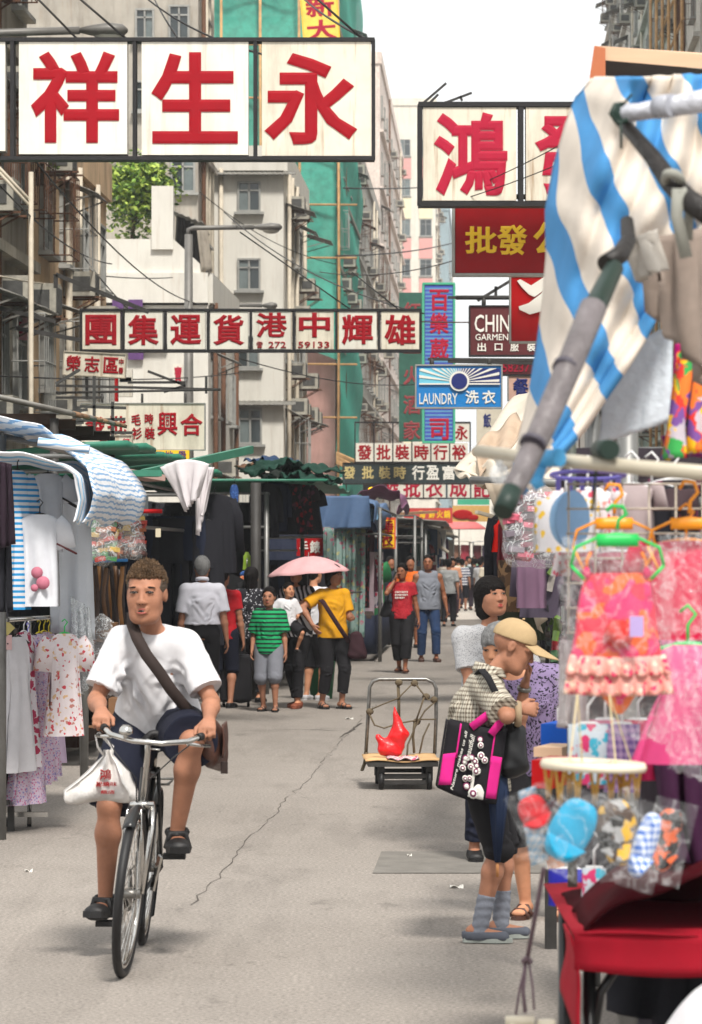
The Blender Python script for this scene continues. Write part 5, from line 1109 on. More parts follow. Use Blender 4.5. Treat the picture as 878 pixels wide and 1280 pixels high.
# cap
capm = cloth('beige_cap_twill', (172, 148, 112)); l, f_, u_ = head_frame(g['hf']); hc = g['hed']
fd = Field(np.array(hc) - .2, np.array(hc) + .24, .005); fd.ball(hc + f_ * -.012 + u_ * .045, (.094, .117, .1), .01, fr=(l, f_, u_)); fd.plane(hc + u_ * .035 + f_ * .0, -u_ + f_ * .10)
cp = sdf_part('cap', fd, capm, old, wr=.0025, ws=2)
m = MB(); m.sheet(lambda a, b_: hc + l * ((a - .5) * 2 * (.085 + .006 * b_)) + f_ * (.085 * math.sqrt(max(0, 1 - ((a - .5) * 1.9) ** 2)) + .022 + b_ * .135 * math.sqrt(max(0, 1 - ((a - .5) * 1.75) ** 2))) + u_ * (.055 - .02 * b_ - .10 * (a - .5) ** 2), 14, 8, .005); m.part('visor', capm, cp)
m = MB(); m.ell(hc + u_ * .152 - f_ * .012, (.008, .008, .005)); m.part('button', capm, cp)
watch = MB(); wr_ = J['wl']; dd = (J['wl'] - J['el']).normalized(); x_, y_, _ = frame_of(dd); watch.tube([wr_ - dd * .03 + x_ * math.cos(a) * .032 + y_ * math.sin(a) * .032 for a in [k * math.pi / 8 for k in range(16)]], .007, 6, closed=True, flat=1.8); watch.part('wristwatch', dsteel, old)
# tote bag hung on his forearm
fa = J['er'].lerp(J['wr'], .35); FW = Matrix.Rotation(R(90), 3, 'Z') @ (fa * .87) + OM
pinkm = cloth('hot_pink_cloth', (206, 36, 128)); totek = cloth('black_tote_cloth', (30, 28, 32))
tote = thing('tote_bag', 'black and hot pink tote bag with a white tree print on an old forearm', 'bag', P(590, 1001, FW.y - .02))
TW = lambda px, py, y=0: P(px, py, FW.y - .02) - Vector(tote.location) + Vector((0, y, 0))
cor = dict(bl=(547, 983), br=(621, 1004), tr=(634, 915), tl=(560, 900))
def tq(u, v, y=0):
 bl, br, tr, tl = (Vector(cor[k]) for k in ('bl', 'br', 'tr', 'tl')); p = bl.lerp(br, u).lerp(tl.lerp(tr, u), v); return TW(p.x, p.y + 4 * math.sin(u * 3.1) * (1 - v), y - .035 * math.sin(u * 3.14) * (1 - .5 * v) - .006 * math.sin(u * 9 + v * 7))
m = MB(); m.sheet(lambda u, v: tq(u, v), 14, 12, .012); m.part('front', totek, tote)
m = MB(); m.sheet(lambda u, v: tq(u, v) * 1 + Vector((.012, .11 - .0 * v, 0)), 12, 8, .01); m.part('back', totek, tote)
for uu in (0, 1): m = MB(); m.sheet(lambda u, v: tq(uu, v) + Vector((.0, .012 + .095 * u, 0)), 3, 8, .006); m.part('gusset', totek, tote)
m = MB(); m.sheet(lambda u, v: tq(u, 0) + Vector((0, .012 + .095 * v, 0)), 8, 3, .006); m.part('base', totek, tote)
def tsheet(name, f, m_, nu=6, nv=6, off=-.005): mb = MB(); mb.sheet(lambda u, v: tq(*f(u, v), off), nu, nv, .003); return mb.part(name, m_, tote)
tsheet('pink_patch', lambda u, v: (.01 + u * .2, .03 + v * .46 + 0.08 * u), pinkm); tsheet('pink_patch', lambda u, v: (.80 + u * .18, .06 + v * .58), pinkm)
tsheet('piping', lambda u, v: (.21 + u * .025, .5 + v * .49), pinkm); tsheet('piping', lambda u, v: (.79 + u * .025, .5 + v * .49), pinkm)
tree = tsheet('tree_print', lambda u, v: (.53 + u * .03 + .03 * (1 - v) * (u - .5), .1 + v * .42), whl, 2, 6, -.009)
tsheet('tree_print', lambda u, v: (.5 + u * .26, .03 + v * .2 * math.sin(max(.05, u * 2.6))), whl, 8, 3, -.008)
plum = rgb('plum_print', (120, 40, 84), rough=.8)
rr = random.Random(3)
for k in range(17):
 cu, cv, r_ = .54 + rr.gauss(0, .1), .5 + rr.gauss(0, .1), rr.uniform(.04, .065)
 if k in (0, 1, 2): cu, cv, r_ = (.46, .16, .06) if k == 0 else (.42, .26, .05) if k == 1 else (.58, .09, .085)
 for rad, mm, of in ((r_, whl if k % 3 else plum, -.010 - k * .0004), (r_ * .66, plum if k % 3 else whl, -.0125 - k * .0004), (r_ * .32, whl, -.015 - k * .0004)):
  mb = MB(); mb.sheet(lambda u, v: tq(cu + rad * v * math.cos(u * 6.2832), cv + rad * .9 * v * math.sin(u * 6.2832), of), 10, 1, .0012); mb.part('flower_print', mm, tote)
g_ = MB(); a0, a1 = tq(.27, .1, -.03), tq(.37, .93, -.03); ax_ = (a1 - a0).normalized(); ay_ = Vector((ax_.z * -1, 0, ax_.x)) ; letter(g_, 'beautiful!', a0.lerp(a1, .72) + ay_ * -.02 + Vector((0, -.012, 0)), .11, .022, ax_, ay_, bold=.01, ext=.002, skew=.25); letter(g_, 'Nature makes us all', a0.lerp(a1, .46) + ay_ * .012 + Vector((0, -.012, 0)), .26, .012, ax_, ay_, bold=.01, ext=.002, skew=.25); g_.part('lettering', whl, tote)
for (u0, u1, yo, nm) in ((.40, .74, -.012, 1), (.46, .8, .1, 0)):
 a, b_ = tq(u0, .97, yo), tq(u1, .93, yo); top_ = FW - Vector(tote.location) + Vector((0, yo * .6, .055)); pts = [a, a.lerp(top_, .5) + Vector((-.005, 0, .005)), top_ + Vector((-.02, 0, 0)), top_ + Vector((.02, 0, -.002)), b_.lerp(top_, .5) + Vector((.012, 0, .0)), b_]
 band(tote, pts, [(0, -1, 0)] * 6 if nm else [(0, -1, 0)] * 6, pinkm, .035, 'handle', .005)
# beige band round the handles on his arm, umbrella and black bag
fur = Vector((math.cos(0), 0, 0))
m = MB(); m.tube([FW + Vector((.03, math.cos(a) * .047, math.sin(a) * .047)) for a in [k * math.pi / 9 for k in range(18)]], .013, 6, closed=True, flat=1.3); m.top('bangle_cord', rgb('beige_cord', (150, 130, 104), rough=.9), 'beige fabric band around the forearm of the old man', 'band')
um = thing('folded_umbrella', 'furled navy umbrella with a wooden tip hanging beside the tote bag', 'umbrella', P(622, 1096, 14.12)); nvy = cloth('navy_umbrella', (34, 46, 72))
UL = lambda px, py, y=0: P(px, py, 14.12) - Vector(um.location) + Vector((0, y, 0))
m = MB(); m.tube([UL(628, 900), UL(626, 960), UL(623, 985), UL(622, 1078)], [.008, .03, .044, .012], 12); m.part('canopy', nvy, um)
for k in range(6):
 a = k * math.pi / 3 + .3; m = MB(); m.tube([UL(626, 960) + Vector((math.cos(a) * .02, math.sin(a) * .02, 0)), UL(623, 990) + Vector((math.cos(a) * .043, math.sin(a) * .043, 0)), UL(622, 1076) + Vector((math.cos(a) * .012, math.sin(a) * .012, 0))], [.006, .011, .004], 5, flat=.6); m.part('fold', nvy, um)
m = MB(); m.tube([UL(622, 1076), UL(622, 1096)], .007, 8); m.part('tip', rgb('wood_tip', (190, 130, 80)), um); m = MB(); m.tube([UL(628, 903), UL(629, 890), UL(625, 884), UL(620, 888)], .008, 8); m.part('handle', rgb('wood_tip', (190, 130, 80)), um)
bb_ = thing('black_shoulder_bag', 'soft black shoulder bag hanging in front of the plaid shirt', 'bag', P(642, 985, 14.1)); fd = Field((-.13, -.12, -.02), (.13, .14, .36), .008); fd.cap((-.005, 0, .1), (.0, 0, .25), (.075, .06), (.055, .04), .02, side=(1, 0, 0)); sdf_part('bag_body', fd, rgb('black_nylon', (18, 18, 20), rough=.4, var=.2), bb_, wr=.007, ws=1.4)
lb = Vector(bb_.location)
band(bb_, [P(597, 842, 14.22) - lb, P(602, 836, 14.12) - lb, P(610, 846, 14.03) - lb, P(620, 866, 14.02) - lb, P(630, 888, 14.02) - lb, P(640, 915, 14.05) - lb], [(0, 0, 1), (0, -.5, 1), (0, -1, .3), (0, -1, 0), (0, -1, 0), (0, -1, 0)], blk_c, .03)
# ---- people behind him
purp = pattern('purple_leopard', 'floral', [(128, 112, 146), (26, 22, 34), (26, 22, 34)], 62, thr=.42, warp=.3)
person('woman in a purple leopard blouse leaning behind the old man', at(670, 15.2), R(-12), .88, skin=SKIN, h=.009, wd=1.02, belly=.03, pose=dict(che=(0, -.08, 1.18), nec=(-.09, -.13, 1.37), hed=(-.17, -.2, 1.47), hf=(-.3, -1, -.35), hdr=(-.2, -.2, 1.0), hdl=(.22, -.25, .98), anl=(.12, 0, .085), anr=(-.06, .02, .085)),
 top=dict(m=purp, sleeve=.9, loose=.03, hem=-.12, neck=.1, wr=.009, name='blouse', nf=(0, -.06, -.03)), bot=dict(m=blk_c, leg=1.1, loose=.04), hair=dict(m=HAIR_G, kind='bob'), shoes=dict(m=brownl, kind='sandal'))
person('woman with black bobbed hair and a grey t-shirt looking back beside the right stall', at(613, 18.1), R(12), .93, skin=SKIN_T, h=.008, wd=1.0, pose=dict(hf=(.35, -1, .12), hed=(.0, -.02, 1.6), hdl=(.24, -.2, 1.0), hdr=(.02, -.26, 1.08), pr=(-.5, .4, -.8)), fat=1.08, lips=LIP_R, squint=.45,
 top=dict(m=pattern('grey_marl', 'dots', [(176, 176, 178), (120, 122, 126)], 130, thr=.35), sleeve=.7, loose=.02, wr=.009, neck=.075), bot=dict(m=navy_c), hair=dict(m=HAIR_K, kind='bob'), shoes=dict(m=blacks))
# ---- group by the umbrella
wsh = cloth('white_dress_shirt', (200, 200, 210))
pA, J, g = person('grey-haired man in a white short-sleeved shirt seen from behind', at(253, 34), R(186), 1.0, skin=SKIN_T, h=.009, wd=1.02, pose=dict(hdl=(.24, -.02, .82), hdr=(-.26, .05, .82), anl=(.1, -.12, .09), anr=(-.1, .12, .12)), top=dict(m=wsh, sleeve=.85, loose=.026, hem=.06, neck=.06, wr=.009, nf=(0, -.02, .01)), bot=dict(m=blk_c, loose=.02), hair=dict(m=HAIR_G, kind='short'), shoes=dict(m=blacks))
spikes(pA, g['hed'], g['hf'], 1.0, HAIR_G, n=500)
m = MB(); m.tube([g['nec'] + Vector((math.cos(a) * .062, math.sin(a) * .066, .03 + .012 * math.sin(a))) for a in [k * math.pi / 8 for k in range(16)]], .012, 6, closed=True, flat=1.8); m.part('collar', wsh, pA)
person('person in a red top and navy shorts mostly hidden behind the grey-haired man', at(278, 36.2), R(170), .94, skin=SKIN_T, h=.01, top=dict(m=cloth('red_top', (170, 24, 34))), bot=dict(m=navy_c, leg=1.1, loose=.03), hair=dict(m=HAIR_K, kind='short'), shoes=dict(m=blacks), faceon=False)
dotm = pattern('polka_dots', 'dots', [(30, 30, 36), (190, 190, 196)], 34, thr=.28)
person('woman in a black polka dot blouse seen from behind', at(314, 37.5), R(165), .93, skin=SKIN, h=.01, wd=.92, pose=dict(anl=(.1, .1, .085), anr=(-.08, -.1, .085)), top=dict(m=dotm, sleeve=.9, loose=.03, hem=-.12, name='blouse'), bot=dict(m=blk_c, loose=.01), hair=dict(m=HAIR_K, kind='tail'), shoes=dict(m=blacks), faceon=False)
grn = pattern('green_black_stripes', 'stripes', [(24, 150, 92), (22, 30, 32)], 17, thr=.4)
person('boy in a green and black striped polo shirt and grey shorts', at(337, 35.4), R(-12), .79, skin=SKIN_T, h=.01, wd=.98, fat=1.05, pose=dict(hed=(0, -.02, 1.6), hdr=(-.24, -.05, .85), anl=(.11, -.1, .085), anr=(-.1, .06, .085)), top=dict(m=grn, sleeve=.9, loose=.035, hem=-.12, wr=.008), bot=dict(m=cloth('grey_shorts', (118, 120, 128)), leg=1.05, loose=.05), hair=dict(m=HAIR_K, kind='short'), shoes=dict(m=blacks, kind='sandal'), hsc=1.12)
bw = pattern('black_white_stripes', 'stripes', [(200, 200, 204), (28, 28, 34)], 20, thr=.52, axis=3)
mom, J, g = person('woman in a black and white striped top holding a toddler under the umbrella', at(372, 36.2), R(-28), .97, skin=SKIN, h=.009, wd=.9, pose=dict(hf=(-.2, -1, 0), hed=(0.02, -.02, 1.585), hdr=(-.1, -.3, 1.06), hdl=(-.02, -.3, .96), pl=(.8, .5, -.6), pr=(-.8, .3, -.8), dl=(-1, -.1, .1), dr=(.8, -.1, .3), nl=(0, 1, .1), nr=(0, 1, 0), anl=(.07, -.12, .09), anr=(-.06, .1, .09)),
    top=dict(m=bw, sleeve=.5, loose=.02, hem=-.1, neck=.085), bot=dict(m=blk_c, loose=.012), hair=dict(m=HAIR_K, kind='long'), shoes=dict(m=rgb('tan_clog', (130, 70, 48)), kind='shoe'))
person('toddler in a white shirt with a yellow patch carried on the arm of a woman', at(359, 35.75) + Vector((0, 0, .54)), R(15), .5, skin=SKIN, h=.012, wd=.95, hsc=1.42, fat=1.1, pose=dict(pel=(0, 0, .9), nec=(0, 0, 1.4), hed=(.03, -.03, 1.6), hf=(.35, -1, 0), hdl=(.2, -.2, 1.0), hdr=(-.28, -.15, 1.05), anl=(.2, -.12, .3), anr=(-.1, -.25, .35), kl=(.5, -1, .3), kr=(-.5, -1, .3)),
 top=dict(m=whc, sleeve=.9, loose=.05, hem=-.1), bot=dict(m=blk_c, leg=1.0, loose=.05), hair=dict(m=HAIR_K, kind='crop'), shoes=dict(m=blacks))
person('person in a white t-shirt and black shorts with white shoes behind the striped woman', at(392, 38.2), R(150), .95, skin=SKIN, h=.011, top=dict(m=whc, sleeve=.9), bot=dict(m=blk_c, leg=1.2, loose=.04), hair=dict(m=HAIR_K, kind='short'), shoes=dict(m=whc, kind='shoe'), faceon=False)
must = cloth('mustard_jersey', (206, 148, 28))
yw, J, g = person('woman in a mustard yellow t-shirt and black cropped trousers', at(416, 36), R(32), .95, skin=SKIN_T, h=.009, wd=.96, pose=dict(hf=(.35, -1, -.1), hdl=(.1, -.3, 1.08), dl=(-.6, -.8, .2), hdr=(-.34, -.1, 1.0), pr=(-1, .3, -.3), anl=(.09, -.06, .085), anr=(-.1, .08, .085)), top=dict(m=must, sleeve=.75, loose=.02, hem=-.09, wr=.009, neck=.08), bot=dict(m=blk_c, leg=1.72, loose=.02), hair=dict(m=HAIR_K, kind='bob'), shoes=dict(m=blacks, kind='sandal'))
hb = thing('hobo_bag', 'large dark maroon slouch bag hanging at the side of the yellow-shirted woman', 'bag', P(447, 832, 35.9)); mrn = cloth('dark_maroon', (52, 30, 36)); fd = Field((-.2, -.16, -.02), (.2, .16, .5), .011); fd.cap((0, 0, .13), (-.02, 0, .34), (.12, .07), (.07, .05), .03, side=(1, 0, 0)); sdf_part('bag_body', fd, mrn, hb, wr=.012, ws=1.2)
lb = Vector(hb.location); band(hb, [P(399, 748, 35.9) - lb, P(404, 752, 35.74) - lb, P(414, 768, 35.73) - lb, P(425, 785, 35.74) - lb, P(437, 803, 35.8) - lb], [(0, -.3, 1), (0, -1, .5), (0, -1, 0), (0, -1, 0), (.3, -1, 0)], mrn, .05)
pum = thing('parasol_umbrella', 'open pale pink umbrella held over the group', 'umbrella', P(386, 730, 36.1)); pkc = cloth('pale_pink_nylon', (204, 158, 160)); S1 = .44
def cano(u, v):
 a = u * 2 * math.pi; seg = abs(((u * 8) % 1) - .5) * 2; r_ = v * (.445 + .02 * seg); return Vector((r_ * math.cos(a) * 1.0, r_ * math.sin(a), .31 - .19 * v ** 1.9 - .012 * (1 - seg) * v)) + Vector((v * math.cos(a) * 0, 0, .035 * v * math.cos(a)))
m = MB(); m.sheet(cano, 64, 10, .003); m.part('canopy', pkc, pum)
m = MB(); m.tube([(0, 0, .36), (-.02, 0, -.28)], .006, 6); m.part('shaft', dsteel, pum)
for k in range(8): a = k * math.pi / 4 + math.pi / 8 * 0; m = MB(); m.tube([cano((k + .0) / 8, v) - Vector((0, 0, .01)) for v in (.05, .4, .7, 1)], .003, 4); m.part('rib', dsteel, pum)
cs = thing('suitcase', 'black wheeled suitcase standing behind the polka dot woman', 'suitcase', at(295, 36.4)); m = MB(); m.obox((0, 0, .33), (.36, .22, .54)); o_ = m.part('shell', blk_c, cs); bv_ = o_.modifiers.new('b', 'BEVEL'); bv_.width = .04; bv_.segments = 3
m = MB(); m.tube([(-.1, .06, .6), (-.1, .06, .95), (.1, .06, .95), (.1, .06, .6)], .008, 6); m.part('handle', dsteel, cs)
for x in (-.14, .14): m = MB(); m.lathe([(.04, -.015), (.04, .015)], (x, .07, .04), 12, axis=(1, 0, 0)); m.part('wheel', blacks, cs)
# ---- walkers
redt = pattern('red_print_tee', 'dots', [(164, 26, 40), (180, 40, 50)], 40)
rw, J, g = person('woman in a red printed t-shirt and black cropped trousers with her hand at her mouth', at(503, 47), R(-6), .94, skin=SKIN_D, h=.01, wd=.9, pose=dict(hdr=(-.1, -.17, 1.45), pr=(-.6, -.2, -1), dr=(.3, 0, 1), hdl=(.26, .0, .82), anl=(.06, -.16, .1), anr=(-.06, .16, .1), hf=(-.3, -1, -.05)), top=dict(m=redt, sleeve=.5, loose=.016, hem=-.08, neck=.085, wr=.008), bot=dict(m=blk_c, leg=1.68, loose=.035), hair=dict(m=HAIR_K, kind='short'), shoes=dict(m=brownl, kind='sandal'))
g_ = MB()
for k in range(22): g_.obox((-.09 + (k % 8) * .026, -.15 + .01 * abs(k % 8 - 3.5) / 3, 1.27 - (k // 8) * .045), (.016, .006, .03 if k % 3 else .018), (0, .3 * (k % 3 - 1), 0))
g_.part('shirt_print', whl, rw)
hb = thing('black_handbag', 'black handbag hanging at the hip of the woman in red', 'bag', P(482, 778, 47)); fd = Field((-.16, -.12, -.02), (.16, .12, .5), .014); fd.cap((0, 0, .12), (.03, 0, .3), (.09, .05), (.05, .04), .03, side=(1, 0, 0)); sdf_part('bag_body', fd, blk_c, hb, wr=.006)
m = MB(); m.tube([(.03, 0, .3), (.08, 0, .62), (.16, .02, .74)], .01, 5); m.part('strap', blk_c, hb)
gt = cloth('grey_tank', (128, 132, 142)); den = cloth('blue_denim', (42, 62, 96), var=.2)
person('tall man in a grey sleeveless top and blue jeans', at(535, 52), R(8), 1.02, skin=SKIN_D, h=.01, wd=1.1, pose=dict(hdl=(.3, -.03, .84), hdr=(-.28, 0, .84), anl=(.12, -.1, .085), anr=(-.09, .1, .085), hf=(-.25, -1, -.05)), belly=.03, top=dict(m=gt, sleeve=0, loose=.02, hem=-.1, neck=.08, wr=.009), bot=dict(m=den, loose=.02), hair=dict(m=HAIR_K, kind='crop'), shoes=dict(m=brownl))
W = [ # label, px, d, face, scale, skin, top colour, bottom colour, leg, hair
('man in an orange shirt and dark cap behind the woman in red', 513, 60, 5, 1.0, SKIN_D, (214, 104, 36), (60, 50, 50), 1.2, 'short'),
('man in a dark open jacket at the edge of the left stalls', 488, 62, 20, 1.0, SKIN_D, (54, 58, 66), (50, 60, 76), 1.9, 'short'),
('bald man in a pale shirt far down the street', 547, 84, 0, 1.0, SKIN_T, (176, 168, 158), (80, 76, 72), 1.9, None),
('man in a grey shirt and wide black trousers walking away', 561, 78, 170, .96, SKIN_T, (150, 152, 152), (28, 28, 32), 1.9, 'short'),
('man in a white cap shirt next to the bald man', 566, 96, 180, .98, SKIN_T, (206, 204, 200), (120, 112, 100), 1.9, 'short'),
('man in a navy and white striped shirt seen from behind', 578, 100, 175, .95, SKIN_T, 'st', (44, 46, 56), 1.1, 'short'),
('woman in a white top and dark skirt beside the striped man', 592, 104, 190, .92, SKIN, (206, 204, 206), (40, 40, 46), 1.2, 'bob'),
('person in a white shirt leaning towards the right stalls', 601, 98, 150, .95, SKIN_T, (206, 206, 208), (70, 72, 80), 1.9, 'short'),
('person in a cream shirt standing against the right stalls', 609, 94, 200, .97, SKIN_T, (210, 200, 180), (60, 54, 50), 1.9, 'short'),
('man in pale clothes in the middle of the far crowd', 585, 130, 180, 1.0, SKIN_T, (190, 186, 186), (90, 90, 96), 1.9, 'short'),
('woman in a pink top in the far crowd', 600, 150, 0, .92, SKIN, (196, 120, 130), (60, 60, 66), 1.9, 'long'),
('person in black in the far crowd', 572, 140, 0, .97, SKIN, (40, 40, 46), (50, 50, 56), 1.9, 'short'),
('man in a light blue shirt in the far crowd', 555, 125, 180, 1.0, SKIN_T, (150, 170, 190), (50, 52, 60), 1.9, 'short'),
('person in beige walking between the left stalls and the bald man', 537, 112, 10, .97, SKIN, (190, 170, 140), (80, 70, 64), 1.9, 'bob'),
('man in a grey t-shirt behind the tall man', 527, 90, 10, .98, SKIN_T, (120, 120, 124), (50, 50, 56), 1.2, 'short'),
('woman in white beyond the man in black trousers', 563, 170, 0, .93, SKIN, (210, 208, 206), (70, 70, 80), 1.9, 'long'),
('man in dark green beside the right stalls far away', 615, 120, 180, 1.0, SKIN_T, (60, 80, 66), (60, 56, 52), 1.9, 'short')]
xs = [('red', (170, 50, 50)), ('pale yellow', (206, 196, 130)), ('sky blue', (120, 160, 196)), ('white', (206, 206, 206)), ('dark blue', (40, 50, 80)), ('pink', (196, 130, 140)), ('grey', (130, 130, 134)), ('brown', (100, 76, 60)), ('green', (70, 110, 80)), ('lilac', (160, 140, 180)), ('orange', (200, 120, 60)), ('black', (36, 36, 40)), ('navy', (34, 40, 66)), ('cream', (206, 190, 160)), ('maroon', (90, 30, 40)), ('teal', (50, 110, 110)), ('khaki', (130, 116, 84)), ('charcoal', (60, 60, 66)), ('peach', (206, 150, 120)), ('mint', (150, 190, 160))]
for k, (nm_, c_) in enumerate(xs): W.append(('person in a %s shirt in the dense crowd at the street end' % nm_, (548 if k < 12 else 540) + (k * 37) % (72 if k < 12 else 64), (112 if k < 12 else 88) + (k * 29) % (75 if k < 12 else 40), 180 if k % 3 else 0, .92 + .02 * (k % 5), SKIN_T, c_, (50 + 9 * (k % 4), 50, 60), 1.9, 'short' if k % 2 else 'bob'))
for i, (lb, px, d, fc, s_, sk, tc_, bc, lg, hk) in enumerate(W):
 tm = pattern('navy_white_stripes', 'stripes', [(206, 206, 210), (54, 60, 92)], 11, thr=.45) if tc_ == 'st' else cloth('shirt_%d' % i, tc_); o = .1 if i % 2 else -.1
 person(lb, at(px, d), R(fc), s_, skin=sk, h=.0125 if d < 90 else .016, wd=1.0, pose=dict(anl=(.1, o, .09), anr=(-.1, -o, .09), hdl=(.26, o * -.8, .83), hdr=(-.26, o * .8, .84)), top=dict(m=tm, sleeve=.85, loose=.024), bot=dict(m=cloth('trousers_%d' % i, bc), leg=lg, loose=.03), hair=dict(m=HAIR_K if i not in (4,) else whc, kind=hk) if hk else None, shoes=dict(m=blacks, kind='shoe'), faceon=False, group=None)
# ------------------------------------------------------------------ garments and goods
hgm = {k: rgb('hanger_' + k, c, rough=.4, var=.05) for k, c in dict(black=(26, 26, 28), green=(40, 190, 90), orange=(240, 150, 30), white=(220, 220, 220), yellow=(220, 200, 40), purple=(120, 110, 200)).items()}
def garment(label, px, pt, pb, w_, d, m, kind='tee', rz=0, trim=None, hang='black', cat=None, group=None, seed=None, name=None, dp=.05, nohang=False):
 """hangs with its top at (px, pt) and its hem at pb; w_ = width in metres"""
 seed = seed if seed is not None else (px * 7 + pt) % 11; H = (pb - pt) * d / F; o = P(px, pb, d)
 nm = name or {'tee': 't_shirt', 'dress': 'dress', 'trousers': 'trousers', 'tank': 'camisole', 'cloth': 'hanging_cloth', 'jacket': 'jacket', 'pyjama': 'pyjama_shirt'}[kind]
 t = thing(nm, label, cat or nm.replace('_', ' '), o, rz, group); hw = w_ / 2; mb = MB()
 prof = {'tee': [(1, .34), (.985, .5), (.94, .78), (.86, .72), (.75, .66), (.5, .68), (.25, .7), (.0, .72)], 'pyjama': [(1, .34), (.98, .5), (.94, .72), (.86, .7), (.75, .68), (.5, .75), (.25, .85), (0, .95)],
   'jacket': [(1, .3), (.98, .5), (.93, .86), (.86, .82), (.6, .76), (.3, .78), (0, .8)], 'dress': [(1, .3), (.97, .45), (.9, .6), (.78, .55), (.62, .48), (.4, .7), (.2, .85), (0, 1)],
   'tank': [(1, .3), (.94, .42), (.86, .5), (.78, .72), (.5, .7), (.25, .78), (0, .85)], 'cloth': [(1, 1), (.8, 1.0), (.6, .97), (.4, 1.0), (.2, .95), (0, .98)], 'trousers': [(1, .8), (.9, .84), (.75, .9), (.62, .92)]}[kind]
 rows = []
 for i, (v, k) in enumerate(prof): rows.append((0, 0, v * H, k * hw, dp * (.35 + .65 * min(1, (1 - v) * 4)) * (.7 if kind == 'cloth' else 1), .32 * min(1, (1 - v) * 2)))
 if kind == 'trousers':
  ringloft(mb, rows, seed=seed)
  for q in (-1, 1): ringloft(mb, [(q * hw * .46, 0, z * H, hw * .45 * k, dp, .2) for z, k in ((.66, 1), (.4, .95), (.2, .9), (0, .88))], 16, seed=seed + q)
 else: ringloft(mb, rows, seed=seed)
 if kind in ('tee', 'pyjama', 'jacket'):
  L_ = .62 if kind == 'jacket' else .27
  for q in (-1, 1):
   v = []; a0 = Vector((q * hw * .62, 0, H * .93)); a1 = Vector((q * hw * (1.0 if kind != 'jacket' else .95), 0, H * (.93 - L_ - .03))); mb2 = []
   mb.tube([a0, a0.lerp(a1, .35) + Vector((q * hw * .12, 0, .02)), a1], [H * .095 if kind != 'jacket' else H * .07, H * .1 if kind != 'jacket' else H * .075, H * .11 if kind != 'jacket' else H * .06], 12, flat=.45, up=Vector((0, 1, 0)))
 body = mb.part('cloth', m, t)
 if trim:
  g = MB(); g.tube([(math.cos(a) * hw * .34, -.01 - dp * .5 * math.sin(a) * -1 * (-1), H * .985 - abs(math.sin(a)) * H * .09) for a in [math.pi + k * math.pi / 10 for k in range(11)]], .008, 6); g.part('neck_trim', trim, t)
  if kind in ('tee',):
   for q in (-1, 1): g = MB(); g.tube([Vector((q * hw * 1.0, 0, H * .63)) + Vector((q * .0 + math.cos(a) * H * .11, math.sin(a) * H * .045, math.cos(a) * -.03 * q)) for a in [k * math.pi / 6 for k in range(12)]], .007, 5, closed=True); g.part('cuff_trim', trim, t)
 if not nohang:
  g = MB(); g.tube([(-hw * .62, 0, H * .95), (-.02, 0, H * 1.005), (0, 0, H * 1.01), (.02, 0, H * 1.005), (hw * .62, 0, H * .95)], .006, 6)
  g.tube([(0, 0, H * 1.01), (0, 0, H + .045), (.018, 0, H + .07), (.0, 0, H + .09), (-.018, 0, H + .075)], .004, 6); g.part('hanger', hgm[hang], t)
 return t
def draped(name, label, cat, pts, d0, d1, m, nu=24, nv=12, fold=.03, fr=5, t=.008, seed=0, group=None):
 """a tarpaulin: pts is its outline seen from the street (px, py at distance d0), run back to d1; it ripples across"""
 P0 = [P(x, y, d0) for x, y in pts]; n_ = len(P0) - 1; sh = Vector((SL * (d1 - d0), d1 - d0, 0))
 def f(u, v):
  k = min(int(u * n_), n_ - 1); q = u * n_ - k; q2 = q * q * (3 - 2 * q) * .4 + q * .6; p = P0[k].lerp(P0[k + 1], q2) + sh * v
  return p + Vector((fold * .5 * math.sin(v * fr * 2 + u * 5 + seed), fold * math.sin(u * fr * 3 + seed), fold * (math.sin(v * fr * 3.1 + seed + u * 4) + .6 * math.sin(u * 23 + v * 3 + seed)) - .05 * math.sin(v * math.pi) * (1 - u * .5)))
 return MB().sheet(f, nu, nv, t).top(name, m, label, cat, group)
def hung(name, label, cat, cor, d, m, nu=16, nv=16, fold=.03, fr=3, t=.006, seed=0, dd=0, par=None, group=None, sag=0):
 """hanging sheet with corners tl, tr, br, bl given in pixels; folds run down it"""
 tl, tr, br, bl = [P(x, y, d + (k[2] if len(k) > 2 else 0)) for k in cor for x, y in [(k[0], k[1])]]
 def f(u, v):
  p = tl.lerp(tr, u).lerp(bl.lerp(br, u), v); a = fold * (.35 + .65 * v)
  return p + Vector((a * .4 * math.sin(u * 31 + seed + v * 2), a * (math.sin(u * fr * 6.28 + seed + v * 1.5) + .4 * math.sin(u * fr * 15 + seed * 2 + v * 4)), -sag * math.sin(u * math.pi) * (1 - v)))
 mb = MB().sheet(f, nu, nv, t)
 return mb.wpart(name, m, par) if par else mb.top(name, m, label, cat, group)
def packet_bag(label, px, pt, pb, w_, d, cols, seed, n=40, filmm=None):
 H = (pb - pt) * d / F; t = thing('packet_bag', label, 'bag of packets', P(px, pb, d)); rr = random.Random(seed)
 for i in range(n):
  z = (i // 4) * H / (n / 4) * .9; x = ((i % 4) - 1.5) * w_ / 4.6 + rr.gauss(0, .01); mb = MB(); mb.obox((x, rr.uniform(-.05, .05), z + H * .05), (w_ / 4.2, .1, H / (n / 4) * .8), (rr.gauss(0, .15), rr.gauss(0, .12), rr.gauss(0, .2))); mb.part('packet', rr.choice(cols), t)
 fd = Field((-w_ * .7, -.2, -.05), (w_ * .7, .2, H * 1.1), .016); fd.cap((0, 0, H * .18), (0, 0, H * .72), (w_ * .52, .13), (w_ * .4, .11), .03, side=(1, 0, 0)); fd.cap((0, 0, H * .7), (0, 0, H), w_ * .25, .02, .06)
 sdf_part('film', fd, filmm or film('clear_film', a=.2), t, wr=.01, ws=1.5); return t
